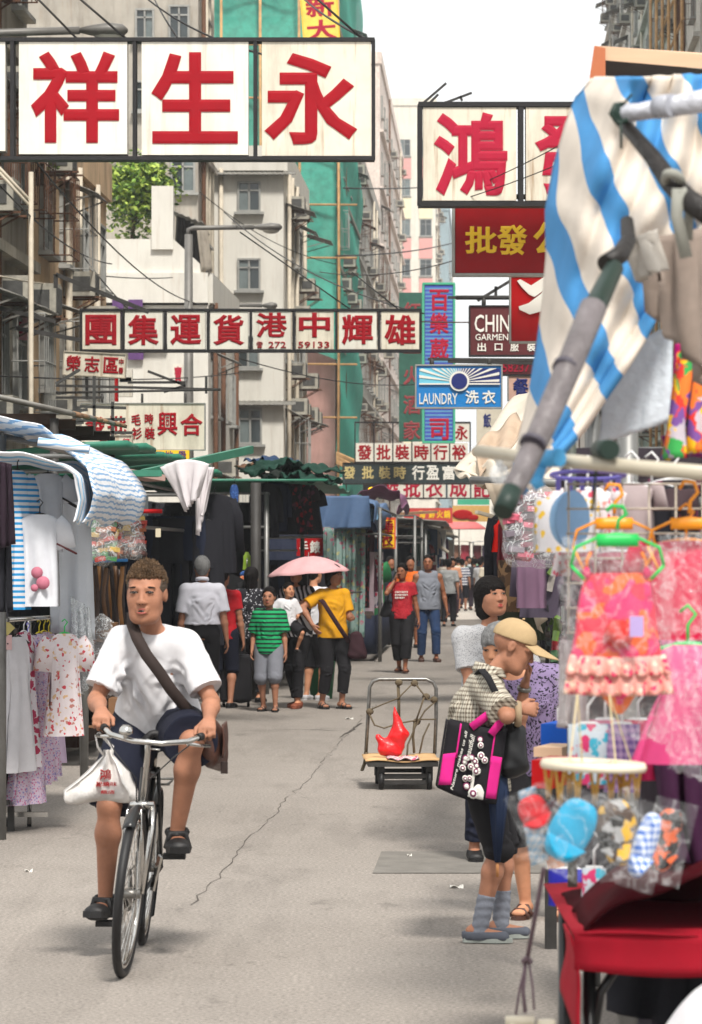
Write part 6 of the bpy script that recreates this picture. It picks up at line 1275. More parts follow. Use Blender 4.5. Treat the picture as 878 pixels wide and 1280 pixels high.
tarp = pattern('blue_white_tarp', 'stripes', [(222, 224, 228), (120, 178, 214)], 9, thr=.3, axis=1, warp=.03, rough=.5); tarp2 = pattern('thin_blue_tarp', 'stripes', [(222, 224, 228), (130, 168, 206)], 30, thr=.36, axis=2, warp=.05, rough=.5)
creamt = rgb('cream_canvas', (196, 186, 170), rough=.9, var=.12, vscale=3, bump=.4, bscale=12); greent = rgb('green_board', (52, 120, 98), rough=.5, var=.2, stain=.3); bluet = rgb('faded_blue_tarp', (80, 106, 142), rough=.7, var=.14, vscale=3, bump=.3, bscale=9)
plumt = rgb('plum_tarp', (128, 82, 114), rough=.7, var=.18, vscale=3, bump=.3, bscale=9); wood = rgb('weathered_board', (150, 118, 92), rough=.9, var=.3, vscale=5, stain=.5, stretch=(1, .2, 1)); dkw = rgb('dark_board', (66, 52, 44), rough=.85, var=.3)
galv = rgb('galvanised_pole', (120, 120, 118), rough=.45, metal=.5, var=.2); darkc = cloth('charcoal_cloth', (32, 32, 38)); dk2 = cloth('dark_blue_cloth', (34, 40, 58)); shc = rgb('white_sheet', (196, 200, 206), rough=.8, var=.07, vscale=3, bump=.5, bscale=9)
whp = rgb('white_cloth_flap', (204, 198, 200), rough=.85, var=.06, bump=.2, bscale=12); fil = film('clear_film', a=.2); film2 = film('milky_film', (.8, .84, .86), .34)
floral_w = pattern('white_red_floral', 'floral', [(214, 204, 206), (190, 70, 80), (206, 170, 130), (180, 120, 110)], 30, thr=.36); floral_p = pattern('lilac_floral', 'floral', [(206, 188, 206), (190, 110, 150), (150, 140, 190)], 70, thr=.42)
redflo = pattern('dark_red_floral', 'floral', [(34, 26, 30), (130, 30, 40), (90, 40, 60)], 14, thr=.4); camo = pattern('brown_camouflage', 'floral', [(90, 66, 46), (60, 44, 32), (130, 100, 70)], 16, thr=.6); curtain = pattern('pastel_floral_film', 'floral', [(150, 176, 170), (196, 120, 140), (200, 200, 150), (110, 150, 140)], 12, thr=.42, alpha=.75)
sequ = pattern('blue_sequins', 'dots', [(36, 66, 120), (80, 120, 180)], 50, thr=.35); tdye = pattern('orange_pink_dye', 'floral', [(214, 44, 70), (226, 92, 26), (216, 40, 100)], 17, thr=.65, warp=.4)
def stallframe(label, d0, d1, v0, v1, z, posts=True, back=darkc, q=-1, roofm=None, side=True, table=None, seed=0):
 """posts, rails, back and side cloths of one market stall; v0 faces the street"""
 t = thing('market_stall', label, 'market stall', (SX(v0, d0), d0, 0)); X = lambda v, d: SX(v, d)
 for v in (v0, v1):
  for d in (d0, d1): m = MB(); m.tube([(X(v, d), d, 0), (X(v, d), d, z)], .032, 8); m.wpart('post', galv if v == v0 else dkfr, t)
 for a, b_ in (((v0, d0), (v0, d1)), ((v0, d1), (v1, d1)), ((v0, d0), (v1, d0)), ((v1, d0), (v1, d1))):
  for zz in (z, z - .42):
   m = MB(); m.tube([(X(*a), a[1], zz), (X(*b_), b_[1], zz)], .02, 6); m.wpart('rail', galv, t)
 if back: m = MB(); m.sheet(lambda u, v: (X(v1, d0 + u * (d1 - d0)) + .05 * math.sin(u * 40), d0 + u * (d1 - d0), .1 + v * (z - .1)), 30, 2, .01); m.wpart('back_cloth', back, t)
 if side: m = MB(); m.sheet(lambda u, v: (X(v0 + q * .55 + u * (v1 - v0 - q * .55), d1), d1 - .02 + .05 * math.sin(u * 30), .1 + v * (z - .1)), 24, 2, .01); m.wpart('side_cloth', back or darkc, t)
 if table:
  tz, td = table; m = MB(); a, b_ = X(v0 + q * .1, d0 + .2), X(v1, d0 + .2); m.box(min(a, b_), max(a, b_), d0 + .2, d1 - .2, tz - .05, tz); m.wpart('table_top', dkw, t)
  m = MB(); m.sheet(lambda u, v: (X(v0 + q * .08, d0 + .2 + u * (d1 - d0 - .4)) + .02 * math.sin(u * 60), d0 + .2 + u * (d1 - d0 - .4), tz - v * (tz - .12)), 30, 2, .008); m.wpart('table_skirt', td, t)
  m = MB(); m.sheet(lambda u, v: (X(v0 + q * .08 + u * (v1 - v0) * .9, d0 + .2), d0 + .19 + .02 * math.sin(u * 40), tz - v * (tz - .12)), 20, 2, .008); m.wpart('table_skirt', td, t)
 if roofm:
  m = MB(); m.sheet(lambda u, v: (X(v0 - q * .45 + u * (v1 - v0 + q * .45), d0 + v * (d1 - d0)), d0 - .25 + v * (d1 - d0 + .4), z + .06 + .22 * u + .02 * math.sin(v * 30)), 8, 12, .03); m.wpart('roof_sheet', roofm, t)
 return t
# ---- left stall nearest to us
stallframe('nearest left stall hung with children\'s pyjamas under a striped tarpaulin', 19.4, 23.4, -2.95, -4.7, 2.45, back=darkc, seed=1)
draped('tarpaulin', 'blue and white striped tarpaulin bulging over the nearest left stall', 'tarpaulin', [(-40, 520), (10, 524), (50, 536), (88, 560), (112, 586), (121, 612), (116, 636), (104, 648)], 18.8, 21.5, tarp2, fold=.02, seed=1)
draped('tarpaulin', 'lower striped tarpaulin edge with bright blue bands at the left', 'tarpaulin', [(-30, 562), (20, 566), (66, 572), (96, 590), (100, 625), (92, 652)], 18.6, 19.6, tarp, fold=.015, seed=2)
m = MB(); m.tube([P(48, 552, 18.5), P(112, 562, 18.5)], .028, 10); m.top('rolled_tarpaulin', tarp2, 'rolled striped tarpaulin lying on the tarpaulin of the left stall', 'tarpaulin')
hung('white_sheet', 'long white sheet hanging behind the printed t-shirts', 'sheet', [(58, 598), (112, 600), (116, 800), (62, 790)], 20.3, shc, fold=.03, fr=2)
hung('plastic_sheet', 'crumpled clear plastic sheet beside the white sheet', 'plastic sheet', [(88, 745), (112, 760), (117, 850), (92, 880)], 20.1, film2, fold=.05)
bst = pattern('blue_white_stripes', 'stripes', [(210, 212, 216), (40, 140, 200)], 30, thr=.45)
garment('blue and white striped t-shirt with red and yellow trim at the far left', 22, 588, 762, .30, 18.9, bst, 'tee', R(62), trim=redb)
prtee = cloth('printed_white_tee', (206, 208, 214))
garment('white t-shirt with dark trim hanging behind the pink print one', 60, 592, 690, .27, 19.2, prtee, 'tee', R(20), trim=blk_c); bpy.context.scene.collection.objects
ts = garment('white t-shirt with a pink print and crimson trim on the nearest left stall', 50, 643, 758, .31, 18.9, prtee, 'tee', R(8), trim=mar)
m = MB(); 
for (x, z, r_) in ((-.02, .2, .035), (.015, .14, .04), (-.035, .11, .022)): m.lathe([(0, -.004), (r_, -.003), (r_, .003), (0, .004)], (x, -.085, z), 16, axis=(0, -1, 0))
m.part('print', rgb('faded_pink_print', (190, 110, 130), var=.25), ts)
t = stallshelf = thing('display_shelf', 'black shelf unit with caster wheels at the left edge of the photo', 'shelf', P(8, 1035, 20) * 1)
o_ = Vector(t.location)
for x in (-30, 14):
 m = MB(); m.beam(P(x, 1040, 20), P(x, 770, 20), .04, .04, up=Vector((0, 1, 0))); m.wpart('upright', dkfr, t)
for y in (790, 845, 905, 960, 1000): m = MB(); a = P(-30, y, 20); b_ = P(16, y, 20); m.box(a.x, b_.x, 19.75, 20.3, a.z - .015, a.z + .015); m.wpart('shelf', dkfr, t)
for k, (y, mm) in enumerate(((842, darkc), (900, dkw), (956, cloth('box_grey', (120, 118, 112))), (996, darkc))):
 m = MB(); a = P(-24, y, 20); b_ = P(10, y - 40, 20); m.obox(((a.x + b_.x) / 2, 20.0, (a.z + b_.z) / 2 + .012), (b_.x - a.x, .4, b_.z - a.z)); m.top('stock_box', mm, ['black stock box on the upper shelf at the left edge', 'dark wooden stock box on the middle shelf at the left edge', 'grey stock box on the lower shelf at the left edge', 'black stock box on the bottom shelf at the left edge'][k], 'box')
t = thing('clothes_rail', 'chrome clothes rail on casters carrying the pyjama sets', 'clothes rail', P(38, 1030, 20.5) * 1); 
m = MB(); m.tube([P(37, 1030, 20.3), P(37, 772, 20.3)], .014, 8); m.wpart('upright', chrome, t); m = MB(); m.tube([P(10, 775, 19.5), P(92, 770, 20.9)], .014, 8); m.wpart('rail', chrome, t)
m = MB(); m.beam(P(5, 1018, 20.3), P(60, 1018, 20.3), .04, .03); m.wpart('foot', chrome, t)
for x in (10, 37): m = MB(); m.lathe([(.006, -.012), (.032, -.012), (.032, .012), (.006, .012)], P(x, 1028, 20.35), 14, axis=(1, 0, 0)); m.wpart('caster', blacks, t)
cls = [(24, 796, 965, cloth('white_sateen', (200, 198, 202))), (31, 790, 960, pattern('crimson_floral', 'floral', [(206, 200, 206), (160, 50, 80)], 20)), (36, 796, 1005, floral_p), (43, 794, 982, floral_p), (50, 792, 978, floral_p), (56, 790, 972, floral_p), (62, 792, 955, cloth('lilac_cotton', (196, 176, 200)))]
dsc = ['white nightdress at the left end', 'white nightdress with crimson print', 'longest lilac nightdress at the back', 'lilac floral nightdress, fourth from the left', 'lilac floral nightdress, fifth from the left', 'lilac floral nightdress, sixth from the left', 'plain lilac nightdress next to the front-facing top']
for k, (x, a_, b_, mm) in enumerate(cls): garment(dsc[k] + ' on the chrome rail', x - 1, a_, b_, .38, 19.7 + k * .14, mm, 'dress', R(62), hang=['black', 'white', 'purple', 'black', 'yellow', 'yellow', 'yellow'][k], dp=.045)
garment('white pyjama top with red teddy print and red neck trim facing the street', 81, 792, 920, .27, 19.9, floral_w, 'pyjama', R(20), trim=redb, hang='green')
hung('dark_garment_edge', 'very dark purple garment hanging at the left edge above the striped t-shirt', 'garment', [(-10, 575), (14, 580), (17, 680), (-10, 690)], 18.6, cloth('dark_aubergine', (40, 28, 38)), fold=.03); hung('dark_trousers', 'black trousers hanging at the left edge beside the striped t-shirt', 'trousers', [(-12, 640), (12, 640), (13, 765), (-12, 765)], 18.7, darkc, fold=.04)
for k, (c_, y, lb) in enumerate((((190, 176, 110), 785, 'cardboard price tag diamond at the left edge'), ((206, 170, 170), 803, 'small pink price card at the left edge'))):
 p = P(6, y, 19.6); m = MB(); m.obox(p, (.09, .006, .09), (0, R(45) if k == 0 else 0, 0)); m.top('price_card', rgb('card_%d' % k, c_), lb, 'price card')
# wooden boards roof over the first stall
t = thing('board_roof', 'roof of weathered boards and beams above the nearest left stall', 'roof', P(20, 560, 27))
for k in range(9):
 m = MB(); y0 = 25 + k * .45; m.sheet(lambda u, v: (SX(-5.6 + u * 2.35, y0), y0 + v * .43, 2.86 + .34 * (1 - abs(u - .35) * 1.55) + .006 * k), 6, 1, .03); m.wpart('board', wood if k % 3 else sheetm, t)
for k in range(4): m = MB(); y0 = 25.2 + k * 1.2; m.beam((SX(-5.6, y0), y0, 2.8), (SX(-3.4, y0), y0, 2.8), .06, .08); m.wpart('beam', dkw, t)
for v in (-3.4, -5.5):
 for y0 in (25.1, 28.9): m = MB(); m.tube([(SX(v, y0), y0, 0), (SX(v, y0), y0, 2.8)], .035, 8); m.wpart('post', dkfr, t)
# ---- second left stall
stallframe('dark stall hung with black trousers behind the cyclist', 26.5, 36.8, -3.35, -5.4, 2.42, back=cloth('stall_back_grey', (70, 74, 76)), table=(.82, cloth('brown_table_cloth', (64, 44, 36))), seed=2)
t = thing('green_board_roof', 'roof of green boards over the dark stall', 'roof', P(230, 600, 28))
for k in range(7):
 y0 = 26.2 + k * 1.45; m = MB(); m.sheet(lambda u, v: (SX(-5.5 + u * 2.55, y0), y0 + v * 1.4, 2.50 + .16 * u + .03 * (k % 2) + .02 * math.sin(u * 9)), 6, 1, .05); m.wpart('board', greent, t)
m = MB(); m.beam(P(180, 592, 26.1), P(314, 562, 29.5), .05, .07); m.wpart('edge_beam', greent, t); m = MB(); m.beam(P(120, 585, 26), P(196, 598, 26.3), .3, .05); m.wpart('board', rgb('pinkish_board', (170, 140, 132), stain=.4), t); m = MB(); m.beam(P(120, 592, 25.8), P(200, 592, 25.9), .25, .05); m.wpart('board', greent, t)
hung('white_cloth_flap', 'white cloth draped to a point over the green board edge', 'cloth', [(200, 584), (262, 580), (246, 622), (232, 640)], 26.0, whp, fold=.04, fr=2, sag=-.05); hung('white_cloth_flap', 'narrow white cloth tail hanging right of the white flap', 'cloth', [(244, 583), (268, 584), (254, 640), (247, 670)], 26.3, whp, fold=.05)
gp = [rgb('packet_%d' % i, c, rough=.3, var=.3, vscale=25) for i, c in enumerate(((60, 120, 70), (170, 60, 50), (190, 160, 90), (90, 140, 100), (150, 90, 60)))]
packet_bag('clear bag stuffed with green and red packets hanging in the dark stall', 122, 628, 702, .36, 25.6, gp, 1, 44); packet_bag('pile of red and gold packets right of the clear bag', 163, 640, 694, .26, 26.2, [gp[1], gp[2], gp[4], rgb('packet_dk', (70, 40, 36))], 2, 40)
belts = [rgb('belt_%d' % i, c, rough=.5, var=.2) for i, c in enumerate(((96, 66, 40), (60, 42, 32), (140, 96, 50), (44, 32, 28)))]
rr = random.Random(5)
for k in range(16):
 x = 104 + k * 3.4; m = MB(); a = P(x, 706 + rr.uniform(0, 6), 26.8 + rr.uniform(-.2, .2)); L_ = rr.uniform(.45, .85); m.sheet(lambda u, v: a + Vector(((u - .5) * .035 + .01 * math.sin(v * 6 + k), .02 * math.sin(v * 5 + k), -v * L_)), 1, 8, .006); m.top('belt', belts[k % 4], 'brown leather belt hanging in the row under the packet bags', 'belt', 'belts hanging under the packet bags')
packet_bag('clear bag of brown goods under the belts', 128, 770, 830, .3, 26.2, belts, 4, 24); hung('curved_board', 'pale curved panel leaning behind the belts', 'panel', [(126, 745), (150, 765), (158, 790), (132, 800)], 27.2, shc, fold=.02)
for k in range(9): garment('black trousers hanging in the row across the dark stall', 172 + k * 11, 645 + (k % 3) * 3, 790 + (k * 7) % 20, .42, 35.2 + (k % 2) * .25, darkc if k % 3 else dk2, 'trousers', R(12 * (k % 3) - 12), group='black trousers in the dark stall', dp=.05)
garment('black jacket hanging at the front right of the dark stall', 268, 618, 716, .62, 35.6, darkc, 'jacket', R(15)); garment('blue sequinned dress hanging by the stall post', 293, 606, 680, .17, 36.4, sequ, 'dress', R(10)); garment('second black jacket below the first by the stall post', 283, 718, 850, .6, 37.6, cloth('soft_black', (22, 22, 24)), 'jacket', R(20), nohang=True)
m = MB(); m.tube([P(150, 639, 27), P(203, 639, 27)], .02, 6); m.top('red_rail', redb, 'short red rail behind the packet bags', 'rail'); m = MB(); m.tube([P(112, 702, 26.7), P(160, 700, 26.7)], .016, 6); m.top('blue_rail', cyan, 'short blue rail from which the belts hang', 'rail')
m = MB(); m.tube([P(112, 612, 25.5), P(135, 612, 25.6), P(152, 622, 25.7), P(164, 634, 25.8)], .018, 6); m.top('bent_pole', bamboo, 'bent bamboo pole over the packet bags', 'pole')
p = P(198, 666, 27.6); m = MB(); m.obox(p, (.045, .006, .075)); m.top('price_card', rgb('tag_white', (206, 196, 170)), 'small pale price card in front of the black trousers', 'price card')
for k, (x, y0, y1, w__, mm, lb) in enumerate(((106, 848, 905, .42, dkw, 'dark wooden box standing behind the pyjama top'), (104, 838, 848, .4, redb, 'red-edged tray on the dark wooden box'), (132, 872, 908, .3, cloth('cardboard', (120, 88, 62)), 'brown carton under the second left stall'))):
 a, b_ = P(x, y1, 26.2), P(x, y0, 26.2); m = MB(); m.obox((a.x, 26.2, (a.z + b_.z) / 2 + (0 if k != 0 else 0)), (w__, .4, b_.z - a.z)); m.top('crate', mm, lb, 'crate')
m = MB(); m.tube([(P(320, 700, 38.4).x, 38.4, 0), (P(320, 700, 38.4).x, 38.4, 2.6)], .065, 10); m.top('thick_post', dkfr, 'thick dark post between the second and third left stalls', 'post')
mnq = thing('dress_form', 'orange patterned dress on a hanging dress form by the thick post', 'dress form', P(309, 772, 38.6)); m = MB(); ringloft(m, [(0, 0, .0, .13, .08, .2), (0, 0, .18, .10, .08, .1), (0, 0, .34, .085, .07, 0), (0, 0, .46, .1, .07, 0), (0, 0, .52, .07, .05, 0)], 20); m.part('dress', pattern('orange_pattern', 'floral', [(190, 100, 60), (220, 150, 110)], 30), mnq); m = MB(); m.ell((0, 0, .52), (.09, .06, .05)); m.part('yoke', sequ, mnq); m = MB(); m.tube([(0, 0, .55), (0, 0, .72)], .006, 6); m.part('hook', chrome, mnq)
garment('lime green camisole above the orange dress', 309, 690, 712, .12, 38.7, rgb('lime_cloth', (150, 180, 60)), 'tank')
# ---- third left stall
stallframe('third left stall with dark floral clothes under heaped green rags', 39.8, 47.5, -2.75, -4.9, 2.5, back=darkc, table=(.8, darkc), seed=3)
ragm = [cloth('rag_green', (32, 64, 54)), cloth('rag_dark', (36, 44, 40)), cloth('rag_brown', (110, 80, 60)), cloth('rag_blue', (50, 70, 100))]
rr = random.Random(11)
for k in range(11):
 x = 326 + rr.uniform(0, 62); y = 578 + rr.uniform(-6, 18); d = 40 + rr.uniform(0, 5); h_ = .018; w__ = rr.uniform(.2, .5); mb = MB(); mb.sheet(lambda u, v: ((u - .5) * w__ * 1.5, (v - .5) * .9, .03 * math.sin(u * 11 + k) * math.sin(v * 7 + k) + .03 * math.sin(u * 23 + v * 9) - .2 * abs(u - .5) ** 1.5), 18, 12, .012)
 o = mb.part('folded_tarp', ragm[k % 4 if k % 3 else 0]); o.location = P(x, y, d); o.rotation_euler = (0, rr.gauss(0, .15), rr.gauss(0, .6)); tag(o, 'crumpled tarpaulin heaped on the roof of the third left stall', 'tarpaulin', 'crumpled tarpaulins on the third stall roof')
m = MB(); m.sheet(lambda u, v: (SX(-4.7 + u * 2.7, 39.5 + v * 7), 39.5 + v * 8, Zp(600, 40) + .1 * math.sin(v * 20) * .2), 4, 12, .03); m.top('roof_panel', greent, 'green roof panel under the heaped rags', 'roof')
for k, (x, a_, b_, mm, kd, lb) in enumerate(((333, 604, 672, darkc, 'jacket', 'black coat under the green rags, leftmost'), (344, 602, 664, dk2, 'jacket', 'dark blue coat under the green rags, second'), (355, 604, 668, darkc, 'dress', 'black dress under the green rags, in the middle'), (366, 603, 668, redflo, 'dress', 'dark red floral dress under the green rags'), (377, 605, 662, redflo, 'pyjama', 'dark red floral blouse at the right end under the green rags'), (386, 612, 668, darkc, 'pyjama', 'black blouse behind the blue canopy edge'))): garment(lb, x, a_, b_, .42, 40.2 + k * .2, mm, kd, R(25))
m = MB(); m.tube([P(322, 672, 40), P(402, 671, 41)], .02, 6); m.top('clothes_pole', galv, 'horizontal pole below the dark coats', 'pole'); m = MB(); m.tube([P(322, 688, 40.5), P(372, 688, 40.6)], .015, 6); m.top('clothes_pole', galv, 'lower horizontal pole left of the red cloth sign', 'pole')
for k in range(8): garment('dark clothes hanging low in the third left stall', 330 + k * 9, 700 + (k % 2) * 6, 800, .42, 42, darkc if k % 2 else dk2, 'cloth', R(15), cat='hanging clothes', group='dark clothes low in the third stall', nohang=True)
for k, c_ in enumerate(((180, 60, 60), (60, 110, 60), (190, 170, 150), (70, 90, 140))): m = MB(); p = at(296 + k * 6, 38.6 + k * .2); m.lathe([(.06, 0), (.07, .28), (.03, .36), (.03, .42)], (p.x, p.y, 0), 10); m.top('bundled_goods', rgb('goods_%d' % k, c_, var=.4, vscale=20), ['red', 'green', 'cream', 'blue'][k] + ' bundle of goods standing on the ground by the third stall', 'bundle')
# ---- blue canopy stall
stallframe('stall under the faded blue canopy with plastic curtains', 52, 61, -1.75, -4.4, 2.5, back=dk2, table=(.75, dk2), seed=4)
draped('blue_canopy', 'faded blue tarpaulin canopy with a hanging front', 'canopy', [(388, 622), (400, 617), (430, 617), (462, 622), (468, 634), (465, 658)], 51, 60, bluet, fold=.05, fr=3, seed=3)
hung('canopy_drape', 'hanging front flap of the faded blue canopy', 'canopy', [(386, 620), (462, 620), (462, 660), (385, 662)], 50.9, bluet, fold=.06, fr=2); hung('canopy_flap', 'pale blue canopy tail at the right of the blue canopy', 'canopy', [(460, 632), (478, 640), (474, 650), (460, 652)], 52, rgb('pale_blue_tarp', (130, 170, 196)), fold=.05)
for k in range(4): hung('plastic_curtain', 'pastel floral plastic curtain hanging from the blue canopy, %s' % ['leftmost', 'second from the left', 'third from the left', 'rightmost'][k], 'plastic curtain', [(404 + k * 13, 660), (418 + k * 13, 660), (418 + k * 12.5, 788 + k * 3), (405 + k * 12.5, 780 + k * 4)], 50.6 + k * .5, curtain, fold=.05, fr=1.5, seed=k)
m = MB(); m.tube([P(404, 660, 50.7), P(458, 660, 52)], .02, 6); m.top('curtain_rail', galv, 'thin rail carrying the plastic curtains', 'rail'); m = MB(); m.tube([P(392, 742, 50.4), P(452, 740, 51.5)], .018, 6); m.top('curtain_rail', galv, 'lower rail across the plastic curtains', 'rail')
gs = [(443, 640, 720, darkc, 'jacket'), (449, 668, 760, redflo, 'cloth'), (455, 690, 790, cloth('white_pink', (196, 176, 186)), 'cloth'), (461, 662, 740, cloth('dark_wine', (70, 30, 44)), 'dress'), (467, 690, 760, pattern('pink_check', 'floral', [(200, 190, 196), (190, 60, 90), (60, 60, 90)], 12), 'cloth'), (472, 700, 775, cloth('leaf_green_cloth', (50, 130, 80)), 'tee'), (476, 730, 790, cloth('steel_blue', (70, 90, 120)), 'cloth')]
for k, (x, a_, b_, mm, kd) in enumerate(gs): garment(['black jacket', 'dark red floral cloth', 'white and pink cloth', 'wine red dress', 'pink patterned cloth', 'leaf green t-shirt', 'steel blue cloth'][k] + ' hanging right of the plastic curtains', x, a_, b_, .45, 53 + k * 1.6, mm, kd, R(35), cat='hanging clothes', name='hanging_clothes')
for k in range(3): p = at(446 + k * 9, 56 + k * 2.2); m = MB(); m.obox((p.x, p.y, .22 + .02 * k), (.5, .5, .42)); m.top('basket', [bluet, cloth('basket_teal', (60, 110, 120)), dk2][k], ['blue basket on the ground below the pink cloth', 'teal basket behind the blue basket', 'dark basket furthest behind the blue basket'][k], 'basket')
p = at(402, 38.6); m = MB(); m.lathe([(.13, 0), (.17, .45), (.175, .45)], (p.x, p.y, 0), 16); m.top('green_bin', rgb('green_plastic', (30, 110, 70)), 'green plastic bin standing behind the woman in yellow', 'bin')
# ---- further stalls, both sides
draped('plum_canopy', 'plum coloured tarpaulin canopy beyond the blue one', 'canopy', [(446, 620), (456, 613), (480, 612), (500, 618), (503, 630), (498, 636)], 66, 73, plumt, fold=.07, fr=3)
stallframe('stall under the plum tarpaulin', 66, 73, -1.5, -4.2, 2.55, back=dk2, table=(.75, darkc))
cl_far = [cloth('far_%d' % i, c) for i, c in enumerate(((40, 40, 48), (120, 50, 56), (170, 170, 176), (60, 80, 110), (150, 110, 90), (80, 60, 90), (190, 180, 170), (50, 70, 60), (190, 60, 80), (110, 130, 150), (206, 206, 206)))]
cnm = ['charcoal', 'brick red', 'pale grey', 'slate blue', 'tan', 'violet', 'cream', 'dark green', 'rose', 'grey blue', 'white']
place = {-1: 'left', 1: 'right'}; rr = random.Random(21)
for i, (q, d0, v0, rm) in enumerate(((-1, 75, -1.45, sheetm), (-1, 85, -1.5, wood), (-1, 97, -1.6, sheetm), (-1, 111, -1.7, creamt), (1, 30, 1.0, creamt), (1, 41, 0.95, sheetm), (1, 54, 0.85, creamt), (1, 68, 0.8, bluet), (1, 82, 0.75, sheetm), (1, 98, 0.6, wood), (1, 116, 0.45, creamt), (-1, 128, -1.7, sheetm), (1, 136, 0.3, bluet))):
 stallframe('%s %s market stall about %s down the street' % (['grey-roofed', 'board-roofed', 'grey-sheeted', 'cream-roofed', 'cream-canvas', 'sheet-metal', 'cream awning', 'blue-roofed', 'tin-roofed', 'plank-roofed', 'pale-roofed', 'dull-roofed', 'blue-tarped'][i], place[q], ['halfway', 'two thirds', 'three quarters', 'four fifths', 'an eighth', 'a fifth', 'a quarter', 'a third', 'half of the way', 'more than half', 'most of the way', 'nearly all the way', 'almost at the end'][i]), d0, d0 + (9 if q < 0 else 10), v0, v0 + q * 2.6, 2.45, back=darkc if i % 2 else dk2, q=q, roofm=rm, table=(.78, cl_far[i % 6]))
 for k in range(16):
  c_ = rr.randrange(11); dd = d0 + .2 + k * .58; x = CX + F * (SX(v0 + q * rr.uniform(-.1, .25), dd)) / dd; zt = rr.choice((2.38, 2.38, 2.0, 1.5)); pt = HY - (zt - EH) * F / dd; pb = pt + rr.uniform(.55, 1.0) * F / dd
  garment('%s garment hanging at the front of the %s stalls, %s row from the road' % (cnm[c_], place[q], ['first', 'second', 'third', 'fourth', 'fifth'][k % 5]), x, pt, pb, rr.uniform(.4, .6), dd, cl_far[c_], rr.choice(('tee', 'dress', 'cloth', 'jacket', 'cloth')), R(rr.uniform(15, 60)) * -q, cat='garment', name='garment', group='%s garments along the %s stalls' % (cnm[c_], place[q]), nohang=True)
for k, (d, v0, w__, mm, nm_) in enumerate(((196, -2.8, 1.7, creamt, 'cream'), (200, -.9, 1.6, bluet, 'blue'), (205, .8, 1.6, sheetm, 'grey'), (150, -2.6, 1.0, plumt, 'plum'), (160, .1, 1.0, creamt, 'pale'))):
 t = thing('canopy_stall', '%s canopy stall standing %s the crowd at the far end' % (nm_, 'behind' if k < 3 else 'beside'), 'market stall', (SX(v0, d), d, 0)); a = SX(v0, d)
 m = MB(); m.sheet(lambda u, v: (a + (u - .1) * w__ * 1.2, d - .5 + v * 3, 2.7 - .35 * abs(u - .5) + .05 * math.sin(u * 9)), 10, 4, .02); m.wpart('canopy', mm, t); m = MB(); m.box(a, a + w__, d, d + 2.5, .0, .8); m.wpart('table', cl_far[k + 2], t)
 for x in (a, a + w__): m = MB(); m.tube([(x, d, 0), (x, d, 2.6)], .04, 6); m.wpart('post', galv, t)
 for j in range(3): garment('%s garment under the %s canopy at the far end, number %s from the left' % (cnm[(j * 4 + k) % 11], nm_, ['one', 'two', 'three'][j]), CX + F * (a + (j + .5) * w__ / 3) / d, HY - (2.4 - EH) * F / d, HY - (1.2 - EH) * F / d, w__ / 3.2, d, cl_far[(j * 4 + k) % 11], 'cloth', cat='garment', name='garment', nohang=True)
par = thing('beach_parasol', 'faded red parasol over the far stalls', 'parasol', P(574, 690, 120)); m = MB(); m.sheet(lambda u, v: (1.05 * v * math.cos(u * 6.2832), 1.05 * v * math.sin(u * 6.2832), 1.3 - .45 * v ** 1.8), 24, 6, .01); m.part('canopy', rgb('faded_red_canopy', (206, 110, 110)), par); m = MB(); m.tube([(0, 0, 1.3), (0, 0, -1.55)], .025, 6); m.part('pole', galv, par)
for k, (x0, y0, x1, y1, d, mm, lb) in enumerate(((505, 642, 540, 640, 78, wood, 'board leaning on the left far stall roofs, upper'), (515, 652, 548, 660, 84, sheetm, 'grey sheet metal strip on the left far stall roofs'), (510, 655, 560, 690, 80, pipem, 'pale slanting pole over the left far stalls'), (505, 668, 545, 668, 80, dkfr, 'dark rail under the far left roofs'), (596, 640, 640, 652, 60, pipem, 'pale pole over the far right stalls'))):
 m = MB(); m.beam(P(x0, y0, d), P(x1, y1, d + 1), .35 if k < 2 else .08, .06); m.top('roof_board', mm, lb, 'board')
# ---- hand trolley with a red bag
ta = at(503, 23.9); tr = thing('hand_trolley', 'steel platform hand trolley wrapped with webbing straps standing in the road', 'trolley', (ta.x, ta.y, 0), R(2))
s_ = 23.7 / F; TL = lambda px, py, y=0: Vector(((px - 503) * s_, y, (985 - py) * s_))
m = MB(); m.tube([TL(459, 948, .3), TL(462, 900, .3), TL(464, 862, .3), TL(468, 855, .3), TL(476, 852, .3), TL(536, 852, .3), TL(545, 856, .3), TL(549, 864, .3), TL(549, 900, .3), TL(547, 948, .3)], .0145, 10); m.part('push_handle', dsteel, tr)
m = MB(); m.box(-.27, .245, -.4, .32, (985 - 956) * s_, (985 - 950) * s_); m.part('platform', dkfr, tr)
for y in (-.33, .26):
 m = MB(); m.beam(TL(474, 968, y), TL(534, 968, y), .03, .03); m.beam(TL(474, 976, y), TL(534, 976, y), .03, .03); m.part('axle_frame', dkfr, tr)
 for x in (474, 534): m = MB(); m.lathe([(.02, -.018), (.062, -.018), (.068, 0), (.062, .018), (.02, .018)], TL(x, 974, y), 20, axis=(1, 0, 0)); w_ = m.part('wheel', blacks, tr); m = MB(); m.beam(TL(x, 974, y), TL(x, 955, y), .035, .05); m.part('fork', dkfr, w_)
web = rgb('khaki_webbing', (92, 80, 62), rough=.95, var=.25)
